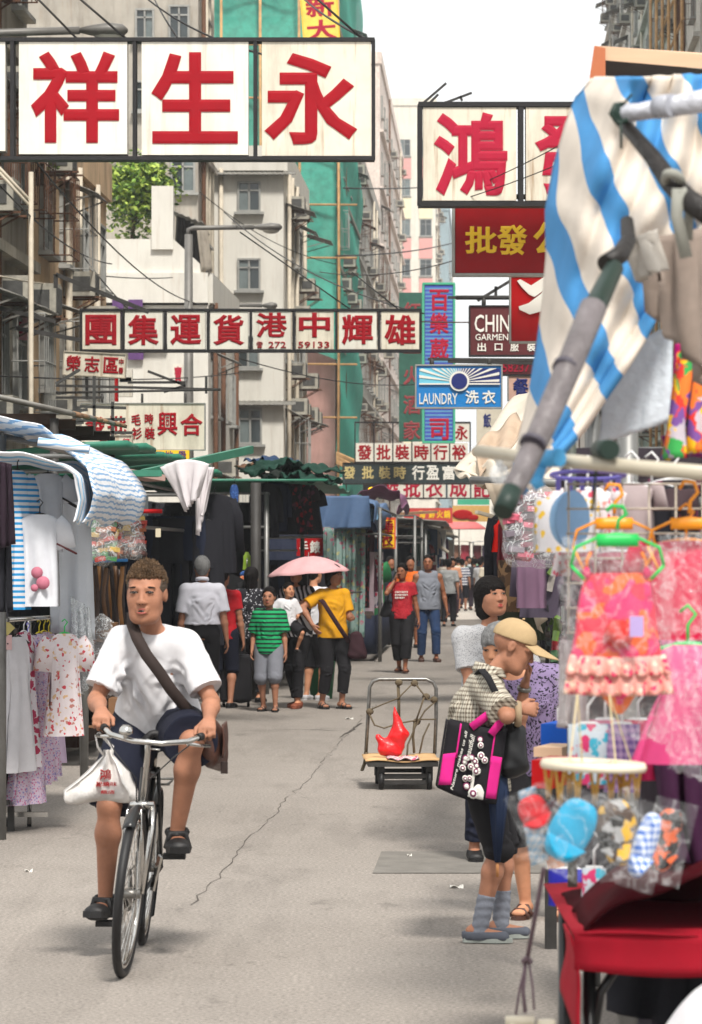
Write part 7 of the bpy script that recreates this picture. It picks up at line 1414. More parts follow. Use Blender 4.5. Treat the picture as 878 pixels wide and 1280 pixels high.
for pts in ([(500, 853, .28), (501, 880, .27), (501, 905, .27)], [(461, 892, .27), (480, 884, .27), (500, 876, .26), (520, 856, .27)], [(462, 893, .27), (470, 910, .25), (482, 914, .25), (500, 908, .26), (530, 903, .26), (548, 903, .27)], [(519, 853, .27), (530, 868, .25), (538, 878, .26), (548, 877, .27)],
   [(534, 872, .26), (528, 890, .25), (523, 904, .25)], [(548, 880, .27), (534, 892, .25), (522, 912, .25), (512, 935, .22), (510, 948, .1)], [(521, 906, .26), (519, 925, .25), (520, 945, .2)], [(540, 908, .26), (532, 925, .25), (527, 945, .2)], [(460, 945, .27), (457, 958, .2), (453, 966, .1)]):
 m = MB(); m.tube([TL(x, y, z) for x, y, z in pts], .014, 6, flat=.4); m.part('strap', web, tr)
for x, y in ((501, 856), (521, 857), (464, 893), (546, 878), (524, 906), (536, 874)): m = MB(); m.ell(TL(x, y, .27), (.03, .022, .026), 8, 6); m.part('strap_knot', web, tr)
cb = rgb('cardboard_sheet', (196, 158, 112), rough=.9, var=.12); m = MB(); m.sheet(lambda u, v: (-.29 + .55 * u, -.41 + .7 * v, .218 + .008 * math.sin(u * 9) + .006 * math.sin(v * 8)), 12, 6, .008); m.part('cardboard', cb, tr)
m = MB(); m.sheet(lambda u, v: (-.13 + .24 * u, -.42 + .3 * v, .232 + .01 * math.sin(u * 14 + v * 6)), 12, 5, .003); m.part('paper_scraps', pattern('pink_white_paper', 'floral', [(206, 190, 190), (190, 90, 110)], 25), tr)
rb = thing('red_carrier_bag', 'bright red plastic bag standing on the trolley cardboard', 'plastic bag', (ta.x - .06, ta.y - .1, .235)); redbag = rgb('red_polythene', (214, 26, 30), rough=.3, var=.15, bump=.4, bscale=25, spec=.5)
fd = Field((-.17, -.1, -.02), (.15, .1, .45), .007); fd.cap((-.02, 0, .05), (.035, 0, .16), (.11, .06), (.075, .04), .03, side=(1, 0, 0)); fd.cap((.035, 0, .16), (.0, 0, .36), .06, .008, .04); fd.cap((-.06, 0, .06), (-.12, 0, .14), .045, .022, .03); sdf_part('bag_body', fd, redbag, rb, wr=.007, ws=1.6)
# ------------------------------------------------------------------ right stall close to us
# cream awning stall behind the foreground one
aw = thing('canvas_awning', 'cream canvas awning on poles sloping down towards the street', 'awning', P(650, 600, 19))
def quad(cor, d_s, t=.01, nu=14, nv=12, fold=.03, seed=0, sag=.05, fr=3):
 tl, tr, br, bl = [P(x, y, d) for (x, y), d in zip(cor, d_s)]; mb = MB()
 mb.sheet(lambda u, v: tl.lerp(tr, u).lerp(bl.lerp(br, u), v) + Vector((0, fold * math.sin(u * 9 * fr / 3 + seed + v * 3), fold * .7 * math.sin(v * 7 + u * 11 + seed) - sag * math.sin(u * math.pi) * math.sin(v * math.pi))), nu, nv, t); return mb
quad([(640, 503), (712, 455), (720, 600), (568, 592)], (22, 21, 17.5, 18), seed=1).wpart('awning_cloth', creamt, aw)
quad([(568, 590), (612, 575), (640, 602), (585, 600)], (18, 17.9, 17.8, 17.9), seed=2).wpart('awning_valance', creamt, aw)
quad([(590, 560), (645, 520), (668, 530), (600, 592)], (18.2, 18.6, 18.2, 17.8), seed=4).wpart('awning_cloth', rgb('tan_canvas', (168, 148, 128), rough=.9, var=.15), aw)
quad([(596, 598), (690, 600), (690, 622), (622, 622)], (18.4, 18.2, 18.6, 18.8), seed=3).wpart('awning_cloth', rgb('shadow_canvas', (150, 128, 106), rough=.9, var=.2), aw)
for x, d in ((622, 19.5), (700, 17)): m = MB(); a = P(x, 640, d); m.tube([(a.x + .35, d, 0), (a.x + .35, d, 2.35)], .03, 8); m.wpart('pole', galv, aw)
m = MB(); m.tube([P(590, 600, 17.8), P(700, 604, 17.2)], .022, 8); m.wpart('pole', galv, aw)
hung('brown_drape', 'taupe canvas drape hanging in a triangle under the cream awning', 'drape', [(606, 604), (700, 604), (690, 700), (676, 792)], 17.4, rgb('taupe_canvas', (150, 138, 122), rough=.9, var=.12), fold=.05)
stallframe('right stall under the cream awning hung with dark clothes', 17.5, 23.5, .62, 3.0, 2.3, back=darkc, q=1, table=(.8, cloth('teal_table_cloth', (40, 50, 66))))
fg = [  # x, top, bottom, width, d, material, kind, label
(629, 640, 760, .2, 21.5, darkc, 'jacket', 'tall black coat hanging at the street end of the cream awning stall'),
(631, 648, 690, .2, 20.6, cloth('signal_red', (216, 30, 20)), 'tank', 'bright red small top hanging beside the black coat'),
(640, 640, 745, .16, 20.2, darkc, 'cloth', 'narrow dark scarf right of the bright red top'),
(652, 655, 730, .3, 19.8, cloth('deep_red', (96, 24, 34)), 'cloth', 'deep red cloth behind the brown camouflage one'),
(656, 700, 765, .34, 19.2, camo, 'cloth', 'brown camouflage cloth above the black-haired woman'),
(650, 750, 800, .3, 19.4, cloth('army_green', (48, 52, 38)), 'cloth', 'army green cloth below the camouflage one'),
(692, 680, 772, .42, 15.2, cloth('mauve_grey', (78, 70, 84)), 'jacket', 'mauve grey jacket hanging behind the old man'),
(664, 690, 760, .14, 15.0, cloth('dusty_mauve', (110, 84, 104)), 'cloth', 'dusty mauve scarf with fringes left of the mauve jacket'),
(676, 672, 750, .16, 15.4, pattern('grey_pink', 'floral', [(96, 84, 96), (150, 110, 130)], 30), 'cloth', 'grey and pink scarf beside the dusty mauve one')]
for x, a_, b_, w_, d, mm, kd, lb in fg: garment(lb, x, a_, b_, w_, d, mm, kd, R(-20), cat='garment')
packet_bag('clear bag of pink and red hair goods hanging from the awning rail', 669, 610, 700, .3, 14.4, [rgb('hair_pink', (190, 90, 110), var=.4, vscale=30), rgb('hair_wine', (110, 40, 60), var=.4, vscale=30), rgb('hair_grey', (120, 110, 120), var=.3)], 7, 44)
gd = [rgb('trinket_%d' % i, c, rough=.4, var=.3, vscale=25) for i, c in enumerate(((150, 30, 40), (30, 30, 32), (50, 84, 50), (150, 144, 138), (84, 110, 44), (140, 60, 90), (34, 44, 40)))]
tn = ['red', 'black', 'green', 'white', 'lime', 'pink', 'dark green']; rr = random.Random(9)
t = thing('display_board', 'black mesh display board hung with small coloured packets', 'display board', P(720, 900, 15.4)); m = MB()
for k in range(9): m.beam(P(690 + k * 8, 660, 15.4), P(690 + k * 8, 920, 15.4), .012, .012, up=Vector((0, 1, 0)))
for k in range(16): m.beam(P(688, 660 + k * 17, 15.4), P(758, 660 + k * 17, 15.4), .012, .012)
m.wpart('mesh', dkfr, t); m = MB(); m.sheet(lambda u, v: P(688 + 75 * u, 640 + 290 * v, 15.55 + .02 * math.sin(u * 9)), 6, 4, .01); m.wpart('backing', darkc, t)
for k in range(64):
 x = 688 + rr.uniform(0, 34); y = 685 + (k // 4) * 14 + rr.uniform(-4, 4); p = P(x, y, 15.3 - rr.uniform(0, .2)); g = rr.choice((0, 1, 1, 2, 3, 4, 5, 6, 6)); m = MB(); m.obox((p.x, p.y, p.z), (rr.uniform(.015, .04), .03, rr.uniform(.04, .1)), (rr.gauss(0, .2), rr.gauss(0, .5), rr.gauss(0, .4))); m.top('trinket_packet', gd[g], '%s trinket packet on the black display board, %s' % (tn[g], ('near the top' if k < 20 else 'around the middle' if k < 44 else 'near the bottom')), 'packet', '%s packets on the display board' % tn[g])
# stall frame of the foreground stall
plym = rgb('plywood', (206, 172, 142), rough=.75, var=.12, vscale=3, stretch=(.3, 1, 6)); orw = rgb('orange_board', (176, 104, 70), rough=.8, var=.12)
t = thing('plywood_canopy', 'plywood box canopy jutting out over the right stall at the top right', 'canopy', P(800, 112, 9.6))
D_ = 10.2
m = MB(); m.add([P(743, 57, D_), P(930, 72, D_), P(930, 90, D_), P(741, 74, D_), P(745, 60, D_ + 1.6) + Vector((.1, 0, 0)), P(930, 72, D_ + 1.6) + Vector((.1, 0, 0))], [(3, 2, 1, 0), (0, 1, 5, 4), (0, 4, 3)]); m.wpart('fascia', plym, t)
m = MB(); a, b_ = P(735, 112, D_ - .01), P(743, 57, D_ - .01); c_, e_ = P(757, 100, D_ - .01), P(757, 60, D_ - .01); m.add([a, c_, e_, b_, a + Vector((.05, .9, 0)), b_ + Vector((.05, .9, 0))], [(0, 1, 2, 3), (0, 3, 5, 4)]); m.wpart('side_board', orw, t)
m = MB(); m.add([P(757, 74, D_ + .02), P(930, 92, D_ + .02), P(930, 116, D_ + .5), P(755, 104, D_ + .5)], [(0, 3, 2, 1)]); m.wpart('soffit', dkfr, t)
for k in range(3): m = MB(); x = 760 + k * 34; m.add([P(x, 82, D_ + .4), P(x + 30, 84, D_ + .4), P(x + 30, 118, D_ + .45), P(x, 116, D_ + .45)], [(0, 3, 2, 1)]); m.wpart('inner_panel', orw if k < 2 else dkw, t)
m = MB(); m.tube([P(900, 60, 10.6), (P(900, 60, 10.6).x, 10.6, 0)], .03, 8); m.wpart('post', galv, t)
# the big striped tarpaulin: one cloth draped over the pole end, folded down to a tip
st = pattern('big_blue_stripes', 'stripes', [(208, 198, 186), (70, 136, 190)], 1, thr=.4, axis=0, rough=.8, bump=.25)
def bigtarp():
 L_ = [(738, 98), (722, 120), (709, 155), (694, 208), (684, 262), (685, 320), (680, 380), (672, 440), (662, 500), (648, 560), (636, 615)]
 R_ = [(900, 92), (900, 150), (900, 210), (890, 262), (872, 300), (850, 342), (830, 385), (806, 425), (782, 462), (728, 540), (656, 618)]
 n_ = len(L_) - 1
 def f(u, v):
  k = min(int(v * n_), n_ - 1); q = v * n_ - k; l = Vector(L_[k]).lerp(Vector(L_[k + 1]), q); r = Vector(R_[k]).lerp(Vector(R_[k + 1]), q); p = l.lerp(r, u)
  bul = math.sin(min(1, u * 2.2) * math.pi / 2); am = (1 - v) ** 1.3 + .08; d = 8.05 - .42 * bul + .05 * am * math.sin(u * 14 + v * 5) + .035 * am * math.sin(u * 31 + v * 9) + .07 * am * math.sin(v * 9 + u * 3) * u + .012 * math.sin(u * 9 - v * 37)
  return P(p.x, p.y, d)
 return f
def stripe_uv(o, fn, nu, nv):
 uv = o.data.uv_layers.new(name='UVMap'); co = {}
 for poly in o.data.polygons:
  for li in poly.loop_indices:
   vi = o.data.loops[li].vertex_index % ((nu + 1) * (nv + 1)); i, j = vi % (nu + 1), vi // (nu + 1); uv.data[li].uv = fn(i / nu, j / nv)
tf = bigtarp(); m = MB(); m.sheet(tf, 56, 60, .006); tb = m.top('striped_tarpaulin', st, 'large blue and cream striped tarpaulin draped over the stall poles at the right', 'tarpaulin')
def suv(u, v):
 p = tf(u, v); x = CX + p.x * F / p.y; y = HY - (p.z - EH) * F / p.y; cr = 752 - (y - 100) * .22; l_ = max(0, cr - x)
 return ((x - .36 * y) / 82 + l_ * .006 * math.sin(y / 38) - l_ * .004 + .03 * math.sin(y / 17 + x / 29), v)
stripe_uv(tb, suv, 56, 60)
n_ = st.node_tree.nodes; Lk = st.node_tree.links
uvn = n_.new('ShaderNodeTexCoord')
for nd in n_:
 if nd.type == 'SEPXYZ':
  for l_ in list(nd.inputs[0].links): Lk.remove(l_)
  Lk.new(uvn.outputs['UV'], nd.inputs[0])
hung('tarpaulin_flap', 'grimy grey tarpaulin flap hanging at the top right edge', 'tarpaulin', [(786, 300), (900, 284), (905, 520), (812, 380)], 7.2, rgb('grimy_tarp', (136, 122, 112), rough=.85, var=.25, vscale=5, stain=.4), fold=.05, fr=1)
hung('tarpaulin_fold', 'pale grey tarpaulin fold above the grimy flap', 'tarpaulin', [(775, 306), (822, 286), (830, 335), (800, 352)], 7.05, rgb('pale_tarp', (166, 160, 152), rough=.8, var=.15), fold=.03, fr=1)
hung('white_plastic_sheet', 'translucent white plastic sheet hanging under the striped tarpaulin', 'plastic sheet', [(756, 446), (842, 404), (836, 528), (748, 556)], 7.8, mat('woven_sheet', (.62, .68, .74), rough=.5, var=.1, vscale=6, bump=.4, bscale=30, alpha=.93), fold=.012, fr=.6)
wrapm = rgb('tape_wrapped', (112, 106, 108), rough=.45, var=.4, vscale=9, bump=.5, bscale=30, stain=.5); wrap2 = rgb('taped_pole', (178, 180, 188), rough=.4, var=.3, vscale=14, bump=.5, bscale=30); blkpole = rgb('black_tape_pole', (30, 26, 24), rough=.5, var=.4, vscale=12, bump=.4); grp = rgb('dark_green_pole', (22, 44, 36), rough=.5, var=.3)
def pole(label, pts, r, m, name='stall_pole', cat='pole', bands=()):
 t = thing(name, label, cat, pts[0]); mb = MB(); mb.tube(pts, r, 14); mb.wpart('tube', m, t)
 for (k, rr_, mm, ln) in bands:
  a, b_ = Vector(pts[0]), Vector(pts[-1]); p = a.lerp(b_, k); d = (b_ - a).normalized(); mb = MB(); mb.tube([p - d * ln, p + d * ln], rr_, 14); mb.wpart('tape_band', mm, t)
 return t
pole('tape-wrapped grey pole running from the tarpaulin corner to the right edge', [P(772, 142, 6.9), P(800, 140, 6.9), P(905, 122, 6.7)], [.021, .019, .026], wrap2, bands=[(.03, .024, grp, .008), (.45, .025, rgb('silver_tape', (150, 152, 160), rough=.3, var=.3), .02)])
m = MB(); m.tube([P(770, 130, 6.85), P(764, 142, 6.85), P(772, 154, 6.85), P(785, 150, 6.85)], .006, 6); m.tube([P(778, 132, 6.84), P(790, 118, 6.82)], .003, 5); m.tube([P(776, 150, 6.84), P(777, 186, 6.84)], .003, 5); m.top('tie_wire', grp, 'dark green wire tie twisted round the pole end', 'wire')
pole('black taped pole slanting down to the right edge', [P(776, 150, 6.95), P(815, 195, 6.8), P(838, 228, 6.75), P(860, 250, 6.7), P(905, 280, 6.6)], [.014, .018, .022, .024, .026], blkpole)
m = MB(); m.tube([P(842 + 10 * math.cos(a), 226 + 9 * math.sin(a) + 3 * math.cos(a), 6.72 + .03 * math.sin(a)) for a in [k * math.pi / 7 for k in range(14)]], .011, 6, closed=True); m.tube([P(848, 236, 6.68), P(846, 270, 6.68), P(858, 322, 6.68)], .006, 6, flat=2.5); m.tube([P(852, 236, 6.68), P(862, 262, 6.69), P(860, 300, 6.69)], .005, 6, flat=2.5); m.top('cloth_tie', rgb('grey_rag', (140, 140, 132), rough=.9), 'grey rag tied round the black pole with its ends hanging', 'rag')
pole('black elbow pipe poking out below the striped tarpaulin corner', [P(784, 276, 6.9), P(786, 300, 6.85), P(776, 318, 6.8), P(757, 330, 6.75)], [.014, .017, .02, .02], blkpole)
pole('dark green pole end above the tape-wrapped diagonal pole', [P(768, 335, 6.75), P(746, 380, 6.6), P(736, 396, 6.5)], [.02, .024, .027], grp)
pole('thick tape-wrapped pole slanting down to the left across the stall front', [P(742, 384, 6.5), P(715, 450, 6.4), P(676, 540, 6.3), P(648, 600, 6.2), P(632, 632, 6.15)], [.028, .027, .0255, .023, .02], wrapm, bands=[(.98, .021, grp, .03), (.32, .0285, rgb('dark_tape', (70, 66, 76), rough=.5), .006), (.7, .0265, rgb('dark_tape', (70, 66, 76), rough=.5), .005)])
pvc = rgb('grey_pvc', (176, 168, 150), rough=.35, var=.08, spec=.5)
pole('cream plastic pipe running level across the right stall front', [P(598, 564, 6.9), P(680, 574, 6.6), P(910, 594, 6.2)], [.0135, .0145, .016], pvc)
m = MB(); m.obox(P(672, 590, 6.55), (.03, .04, .055), (0, .3, 0)); m.tube([P(672, 574, 6.55), P(700, 572, 6.5)], .019, 10); m.tube([P(668, 598, 6.5), P(676, 610, 6.5)], .012, 8); m.top('pipe_clamp', rgb('sky_blue_plastic', (70, 150, 200), rough=.4), 'sky blue plastic clamp joining the cream pipe and the diagonal pole', 'clamp')
m = MB(); m.ell(P(624, 592, 6.8), (.02, .02, .024)); m.tube([P(624, 570, 6.85), P(624, 586, 6.8)], .008, 6); m.top('glass_bulb', film('bulb_glass', a=.5, rough=.05), 'clear bulb hanging under the left end of the cream pipe', 'bulb')
m = MB(); m.tube([P(750, 562, 6.5), P(763, 562, 6.4)], .02, 12); m.tube([P(748, 568, 6.5), P(745, 590, 6.5), P(740, 640, 6.5)], .003, 5); m.top('pole_end', grp, 'dark green pole end with a cord above the cream pipe', 'pole')
pole('grey-green upright post of the red table stall', [(P(717, 900, 8.6).x, 8.6, .0), (P(714, 900, 8.6).x, 8.6, 2.2)], .0135, rgb('grey_green_post', (64, 70, 62), rough=.5, var=.2))
# wire grid
gm = rgb('grid_wire', (176, 164, 148), rough=.4, metal=.3, var=.1); t = thing('wire_grid', 'welded wire grid panel hung with children\'s swimwear', 'grid panel', P(800, 790, 7.9))
for k in range(6): m = MB(); m.tube([P(711 + k * 33.5, 604, 7.9), P(711 + k * 33.5, 792, 7.9)], .0027, 5); m.wpart('vertical_wire', gm, t)
for k in range(7): m = MB(); m.tube([P(708, 605 + k * 31, 7.9), P(905, 605 + k * 31, 7.9)], .0027, 5); m.wpart('horizontal_wire', gm, t)
# deep interior of the stall
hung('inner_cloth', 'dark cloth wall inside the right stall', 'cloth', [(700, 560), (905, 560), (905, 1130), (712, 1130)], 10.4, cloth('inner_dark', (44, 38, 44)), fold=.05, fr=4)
hung('purple_film', 'dark purple wrapped garment low at the right edge', 'garment', [(806, 905), (900, 915), (905, 1090), (838, 1075)], 7.7, cloth('dark_purple', (54, 22, 50)), fold=.04)
rainb = pattern('rainbow_scarf', 'floral', [(220, 60, 50), (240, 190, 40), (60, 160, 80), (120, 80, 150), (230, 120, 50), (190, 180, 190)], 26, thr=.75, warp=.25)
hung('rainbow_scarf', 'rainbow patterned scarf hanging at the right edge', 'scarf', [(846, 440), (900, 430), (900, 560), (832, 575)], 7.6, rainb, fold=.04); hung('magenta_cloth', 'magenta cloth below the rainbow scarf', 'cloth', [(826, 545), (900, 530), (900, 572), (834, 570)], 7.7, cloth('magenta_cloth', (130, 50, 110)), fold=.03); hung('pink_scarf_strip', 'narrow pink cloth strip beside the white plastic sheet', 'cloth', [(846, 430), (852, 430), (850, 490), (845, 490)], 7.9, pinkm, fold=.01)
m = MB(); m.tube([P(662 + 0, 640, 9), P(662, 640, 9)], .001, 4) if False else None
bk = [ # behind the grid
(708, 622, 690, .17, 8.5, pattern('yellow_dot_white', 'dots', [(206, 204, 206), (220, 180, 60)], 48, thr=.36), 'cloth', 'white sun hat with yellow dots hanging left of the grid'),
(735, 612, 720, .2, 8.6, pattern('rose_print', 'floral', [(206, 196, 198), (190, 70, 90), (190, 130, 120)], 48, thr=.4), 'pyjama', 'white child top with rose print behind the grid'),
(764, 610, 700, .16, 8.7, cloth('taupe_pink', (130, 92, 90)), 'tank', 'dusky pink vest behind the grid'),
(790, 606, 690, .16, 8.6, cloth('off_white', (160, 146, 146)), 'tee', 'off-white child top behind the grid'),
(815, 606, 680, .2, 8.8, darkc, 'tee', 'black child top behind the grid'),
(843, 600, 672, .2, 8.9, redflo, 'tee', 'dark floral child top behind the grid'),
(773, 690, 790, .2, 8.3, cloth('pale_pink_cotton', (180, 100, 116)), 'tee', 'pale pink top partly hidden behind the orange swimsuit'),
(858, 676, 800, .27, 7.75, cloth('cerise', (196, 30, 70)), 'tee', 'cerise red top on an orange hanger at the right edge'),
(860, 806, 955, .25, 7.3, cloth('bubblegum_pink', (206, 70, 124)), 'dress', 'bubblegum pink ruffled dress on a green hanger at the right edge'),
(735, 905, 980, .1, 8.0, pattern('paisley_pink_cyan', 'floral', [(196, 206, 214), (70, 170, 196), (206, 60, 110)], 30, thr=.5), 'cloth', 'turquoise and pink print cloth behind the ring hanger, leftmost'),
(757, 900, 985, .09, 8.1, cloth('rose_strip', (206, 120, 150)), 'cloth', 'rose pink cloth strip behind the ring hanger'),
(778, 905, 990, .09, 8.0, pattern('lilac_check', 'check', [(190, 160, 196), (120, 90, 150)], 50), 'cloth', 'lilac checked cloth strip behind the ring hanger'),
(798, 900, 975, .1, 8.1, cloth('strong_pink', (200, 40, 90)), 'cloth', 'strong pink cloth strip behind the ring hanger'),
(743, 1085, 1142, .06, 8.1, pattern('paisley_pink_cyan', 'floral', []), 'cloth', 'turquoise and pink print cloth hanging below the cyan cap'),
(712, 1086, 1132, .12, 9.2, cloth('royal_blue', (40, 40, 150)), 'cloth', 'royal blue cloth hanging under the stall beside the dark post')]
for x, a_, b_, w_, d, mm, kd, lb in bk: garment(lb, x, a_, b_, w_, d, mm, kd, R(-8), cat='garment', dp=.03, hang='orange' if 'cerise' in lb else 'green' if 'bubblegum' in lb else 'white')
m = MB(); m.lathe([(.045, 0), (.06, .0), (.074, .02), (.078, .04)], P(703, 650, 8.3), 20, axis=(.9, -1, 0), sx=.8); m.top('sun_hat', rgb('baby_blue', (130, 170, 206)), 'baby blue round hat brim at the left end of the grid', 'hat')
m = MB(); m.tube([P(735 + 46 * math.cos(a), 594 + 5 * math.sin(a), 8.2 + .09 * math.sin(a)) for a in [k * math.pi / 12 for k in range(24)]], .006, 6, closed=True); t = m.top('ring_hanger', hgm['purple'], 'purple oval clip hanger above the wire grid', 'hanger')
for k in range(6): m = MB(); x = 698 + k * 15; m.obox(P(x, 606, 8.15), (.012, .015, .03)); m.wpart('clip', hgm['purple'], t)
def hangerobj(label, px, py, d, w_, m, hook=.06, group=None, drop=.5):
 t = thing('clothes_hanger', label, 'hanger', P(px, py, d)); mb = MB(); h_ = w_ / 2
 mb.tube([(-h_, 0, -.03), (-h_ * .9, 0, .01), (-h_ * .35, 0, .035), (0, 0, .04), (h_ * .35, 0, .035), (h_ * .9, 0, .01), (h_, 0, -.03)], .0036, 8); mb.sheet(lambda u, v: ((u - .5) * w_ * .45, -.004, .012 + .028 * v), 4, 2, .007)
 for q in (-1, 1): mb.tube([(q * h_, 0, -.03), (q * h_ * .72, 0, -.03 - drop * .12)], .004, 6)
 mb.part('bar', m, t); mb = MB(); mb.tube([(0, 0, .05), (.002, 0, .05 + hook * .5), (.02, 0, .05 + hook * .85), (.012, 0, .05 + hook * 1.25), (-.012, 0, .05 + hook * 1.3), (-.024, 0, .05 + hook)], .0045, 8); mb.part('hook', m, t); return t
hangerobj('orange hanger hooked on the grid behind the swimsuit bag', 768, 668, 7.75, .20, hgm['orange'], .055); hangerobj('second orange hanger hooked on the grid at the right edge', 862, 668, 7.7, .20, hgm['orange'], .06)
hangerobj('green hanger inside the swimsuit bag', 772, 690, 7.05, .205, hgm['green'], .04, drop=.25)
# swimsuit in its film bag
sw = thing('swimsuit', 'orange and pink tie-dyed child swimsuit with a frilled skirt in a film bag', 'swimsuit', P(770, 893, 7.1)); u_ = 7.1 / F; SW = lambda x, y: ((x - 770) * u_, 0, (893 - y) * u_)
def loftpx(rows, m, name, par, dp=.03, fo=.1, n=28):
 mb = MB(); ringloft(mb, [((SW((l + r) / 2, y))[0], 0, SW(0, y)[2], (r - l) / 2 * u_, dp * k, fo) for y, l, r, k in rows], n, fr=5); return mb.part(name, m, par)
loftpx([(716, 733, 808, .3), (724, 730, 812, .6), (740, 726, 814, 1), (765, 722, 818, 1.15), (790, 720, 821, 1.1), (815, 715, 826, 1), (822, 714, 828, .9)], tdye, 'bodice', sw)
loftpx([(858, 743, 800, .9), (868, 752, 795, .9), (880, 760, 788, .7), (892, 769, 779, .4)], cloth('orange_jersey', (226, 110, 40)), 'brief', sw); loftpx([(858, 758, 788, 1.1), (870, 762, 786, 1.05), (880, 765, 783, .8)], cloth('pink_jersey', (216, 50, 110)), 'brief_panel', sw)
frill = pattern('frill_print', 'floral', [(214, 150, 140), (206, 50, 90), (222, 190, 170)], 60, thr=.4)
for k, (y0, y1, a_) in enumerate(((818, 842, 0), (836, 866, 3))):
 mb = MB(); mb.sheet(lambda u, v: (((712 - a_ - 6 * v) + u * (118 + 2 * a_ + 12 * v) - 770) * u_, -.034 - .012 * v * (1 + math.sin(u * 46 + k)) - .02 * math.sin(u * 3.14) + .004, (893 - (y0 + (y1 - y0) * v) - 3 * math.sin(u * 3.14)) * u_), 60, 5, .003); mb.part('frill', frill, sw)
ob = cloth('orange_binding', (232, 128, 40)); mb = MB(); mb.tube([SW(730, 722), SW(742, 733), SW(770, 739), SW(798, 733), SW(812, 722)], .008, 8); mb.part('neck_binding', ob, sw)
for q, x in ((-1, 733), (1, 808)): mb = MB(); mb.tube([SW(x, 722), SW(x - q * 0 + q * -1, 700), SW(x + q * -6, 690)], .004, 6); mb.part('strap', ob, sw); mb = MB(); mb.ell(Vector(SW(x, 716)) + Vector((0, -.012, 0)), (.009, .008, .014)); mb.part('bow', rgb('bow_pink', (200, 20, 90)), sw)
mb = MB(); mb.lathe([(0, .002), (.03, .001), (.032, -.003), (0, -.003)], Vector(SW(772, 792)) + Vector((0, -.041, 0)), 24, axis=(0, 1, 0)); mb.part('print', rgb('print_red', (200, 36, 30), var=.3, vscale=40), sw)
def filmbag(label, cor, d, m, seed, fold=.014):
 tl, tr, br, bl = [P(x, y, d) for x, y in cor]; t = thing('film_bag', label, 'plastic bag', P((cor[2][0] + cor[3][0]) / 2, max(cor[2][1], cor[3][1]), d)); o = Vector(t.location)
 for k, y in ((0, -.055), (1, .05)):
  mb = MB(); mb.sheet(lambda u, v: tl.lerp(tr, u).lerp(bl.lerp(br, u), v) - o + Vector((.004 * math.sin(v * 37 + seed), y * math.sin(math.pi * min(1, max(0, u))) ** .4 * (math.sin(math.pi * min(1, v * .9 + .1)) ** .4) + fold * (math.sin(u * 13 + v * 7 + seed) + .6 * math.sin(u * 29 - v * 17 + seed * 2)) * (1 if k else -1) * .6, .004 * math.sin(u * 31 + seed))), 26, 34); mb.part('film', m, t)
 return t
fb = film('swim_film', a=.085, rough=.08)
for k, (x, y, w_, h_, c_) in enumerate(((742, 700, 60, 90, (150, 40, 60)), (700, 800, 30, 110, (170, 160, 160)), (826, 800, 30, 90, (170, 70, 120)), (715, 705, 26, 80, (60, 50, 60)), (815, 880, 40, 60, (60, 24, 50)), (750, 612, 120, 26, (70, 56, 60)))): hung('folded_garment', ['deep red', 'pale grey', 'orchid pink', 'charcoal', 'plum', 'dusky brown'][k] + ' folded garment filling the wall of clothes behind the swimsuit', 'garment', [(x, y), (x + w_, y), (x + w_, y + h_), (x, y + h_)], 8.15 + .1 * k, cloth('fill_%d' % k, c_), fold=.025, fr=2)
filmbag('clear film bag around the orange swimsuit', [(701, 672), (846, 684), (836, 930), (696, 905)], 7.1, fb, 1); filmbag('clear film bag around the cerise top at the right edge', [(824, 668), (905, 668), (905, 790), (826, 796)], 7.55, fb, 3); filmbag('clear film bag around the bubblegum pink dress', [(828, 800), (905, 796), (905, 985), (836, 960)], 7.15, fb, 5)
mb = MB(); mb.obox(P(796, 828 - 45, 7.0), (.03, .004, .045)); mb.top('size_card', rgb('lilac_card', (170, 150, 200)), 'small lilac size card at the side of the swimsuit bag', 'card')
# ring hanger with pegs and bagged caps
t = thing('ring_rack', 'white plastic ring rack with wooden pegs hanging on strings', 'drying rack', P(742, 966, 7.0)); o = Vector(t.location); ivory = rgb('ivory_plastic', (216, 206, 184), rough=.4, var=.05)
mb = MB(); mb.lathe([(.095, -.008), (.114, -.009), (.117, 0), (.113, .01), (.095, .008), (.093, 0), (.095, -.008)], P(742, 957, 7.0) - o, 36, axis=(.04, 0, 1)); mb.part('ring', ivory, t)
for k in range(3): mb = MB(); a = k * math.pi / 3; c = P(742, 957, 7.0) - o; mb.tube([c + Vector((math.cos(a) * .1, math.sin(a) * .1, 0)), c - Vector((math.cos(a) * .1, math.sin(a) * .1, 0))], .005, 6); mb.part('spoke', ivory, t)
strm = rgb('string', (206, 190, 150), rough=.9)
for (x0, x1, dy) in ((712, 722, -.06), (728, 722, .06), (770, 762, -.05), (790, 762, .06)): mb = MB(); mb.tube([P(x0, 955, 7.0 + dy) - o, P(x1, 868, 7.0) - o], .0018, 4); mb.part('string', strm, t)
pegm = rgb('peg_wood', (196, 150, 70), rough=.6, var=.15)
pegs = [(686, 985), (700, 990), (722, 988), (744, 992), (764, 990), (784, 988), (796, 984), (712, 980), (776, 982)]
for k, (x, y) in enumerate(pegs):
 mb = MB(); p = P(x, y - 26, 7.0 + (.07 if k > 6 else -.05 * math.sin(k))) - o
 for q in (-1, 1): mb.obox(p + Vector((q * .0045, 0, -.035)), (.0065, .012, .075), (0, q * R(7), 0))
 mb.ell(p + Vector((0, 0, -.03)), (.006, .008, .006), 8, 5); mb.part('peg', pegm, t)
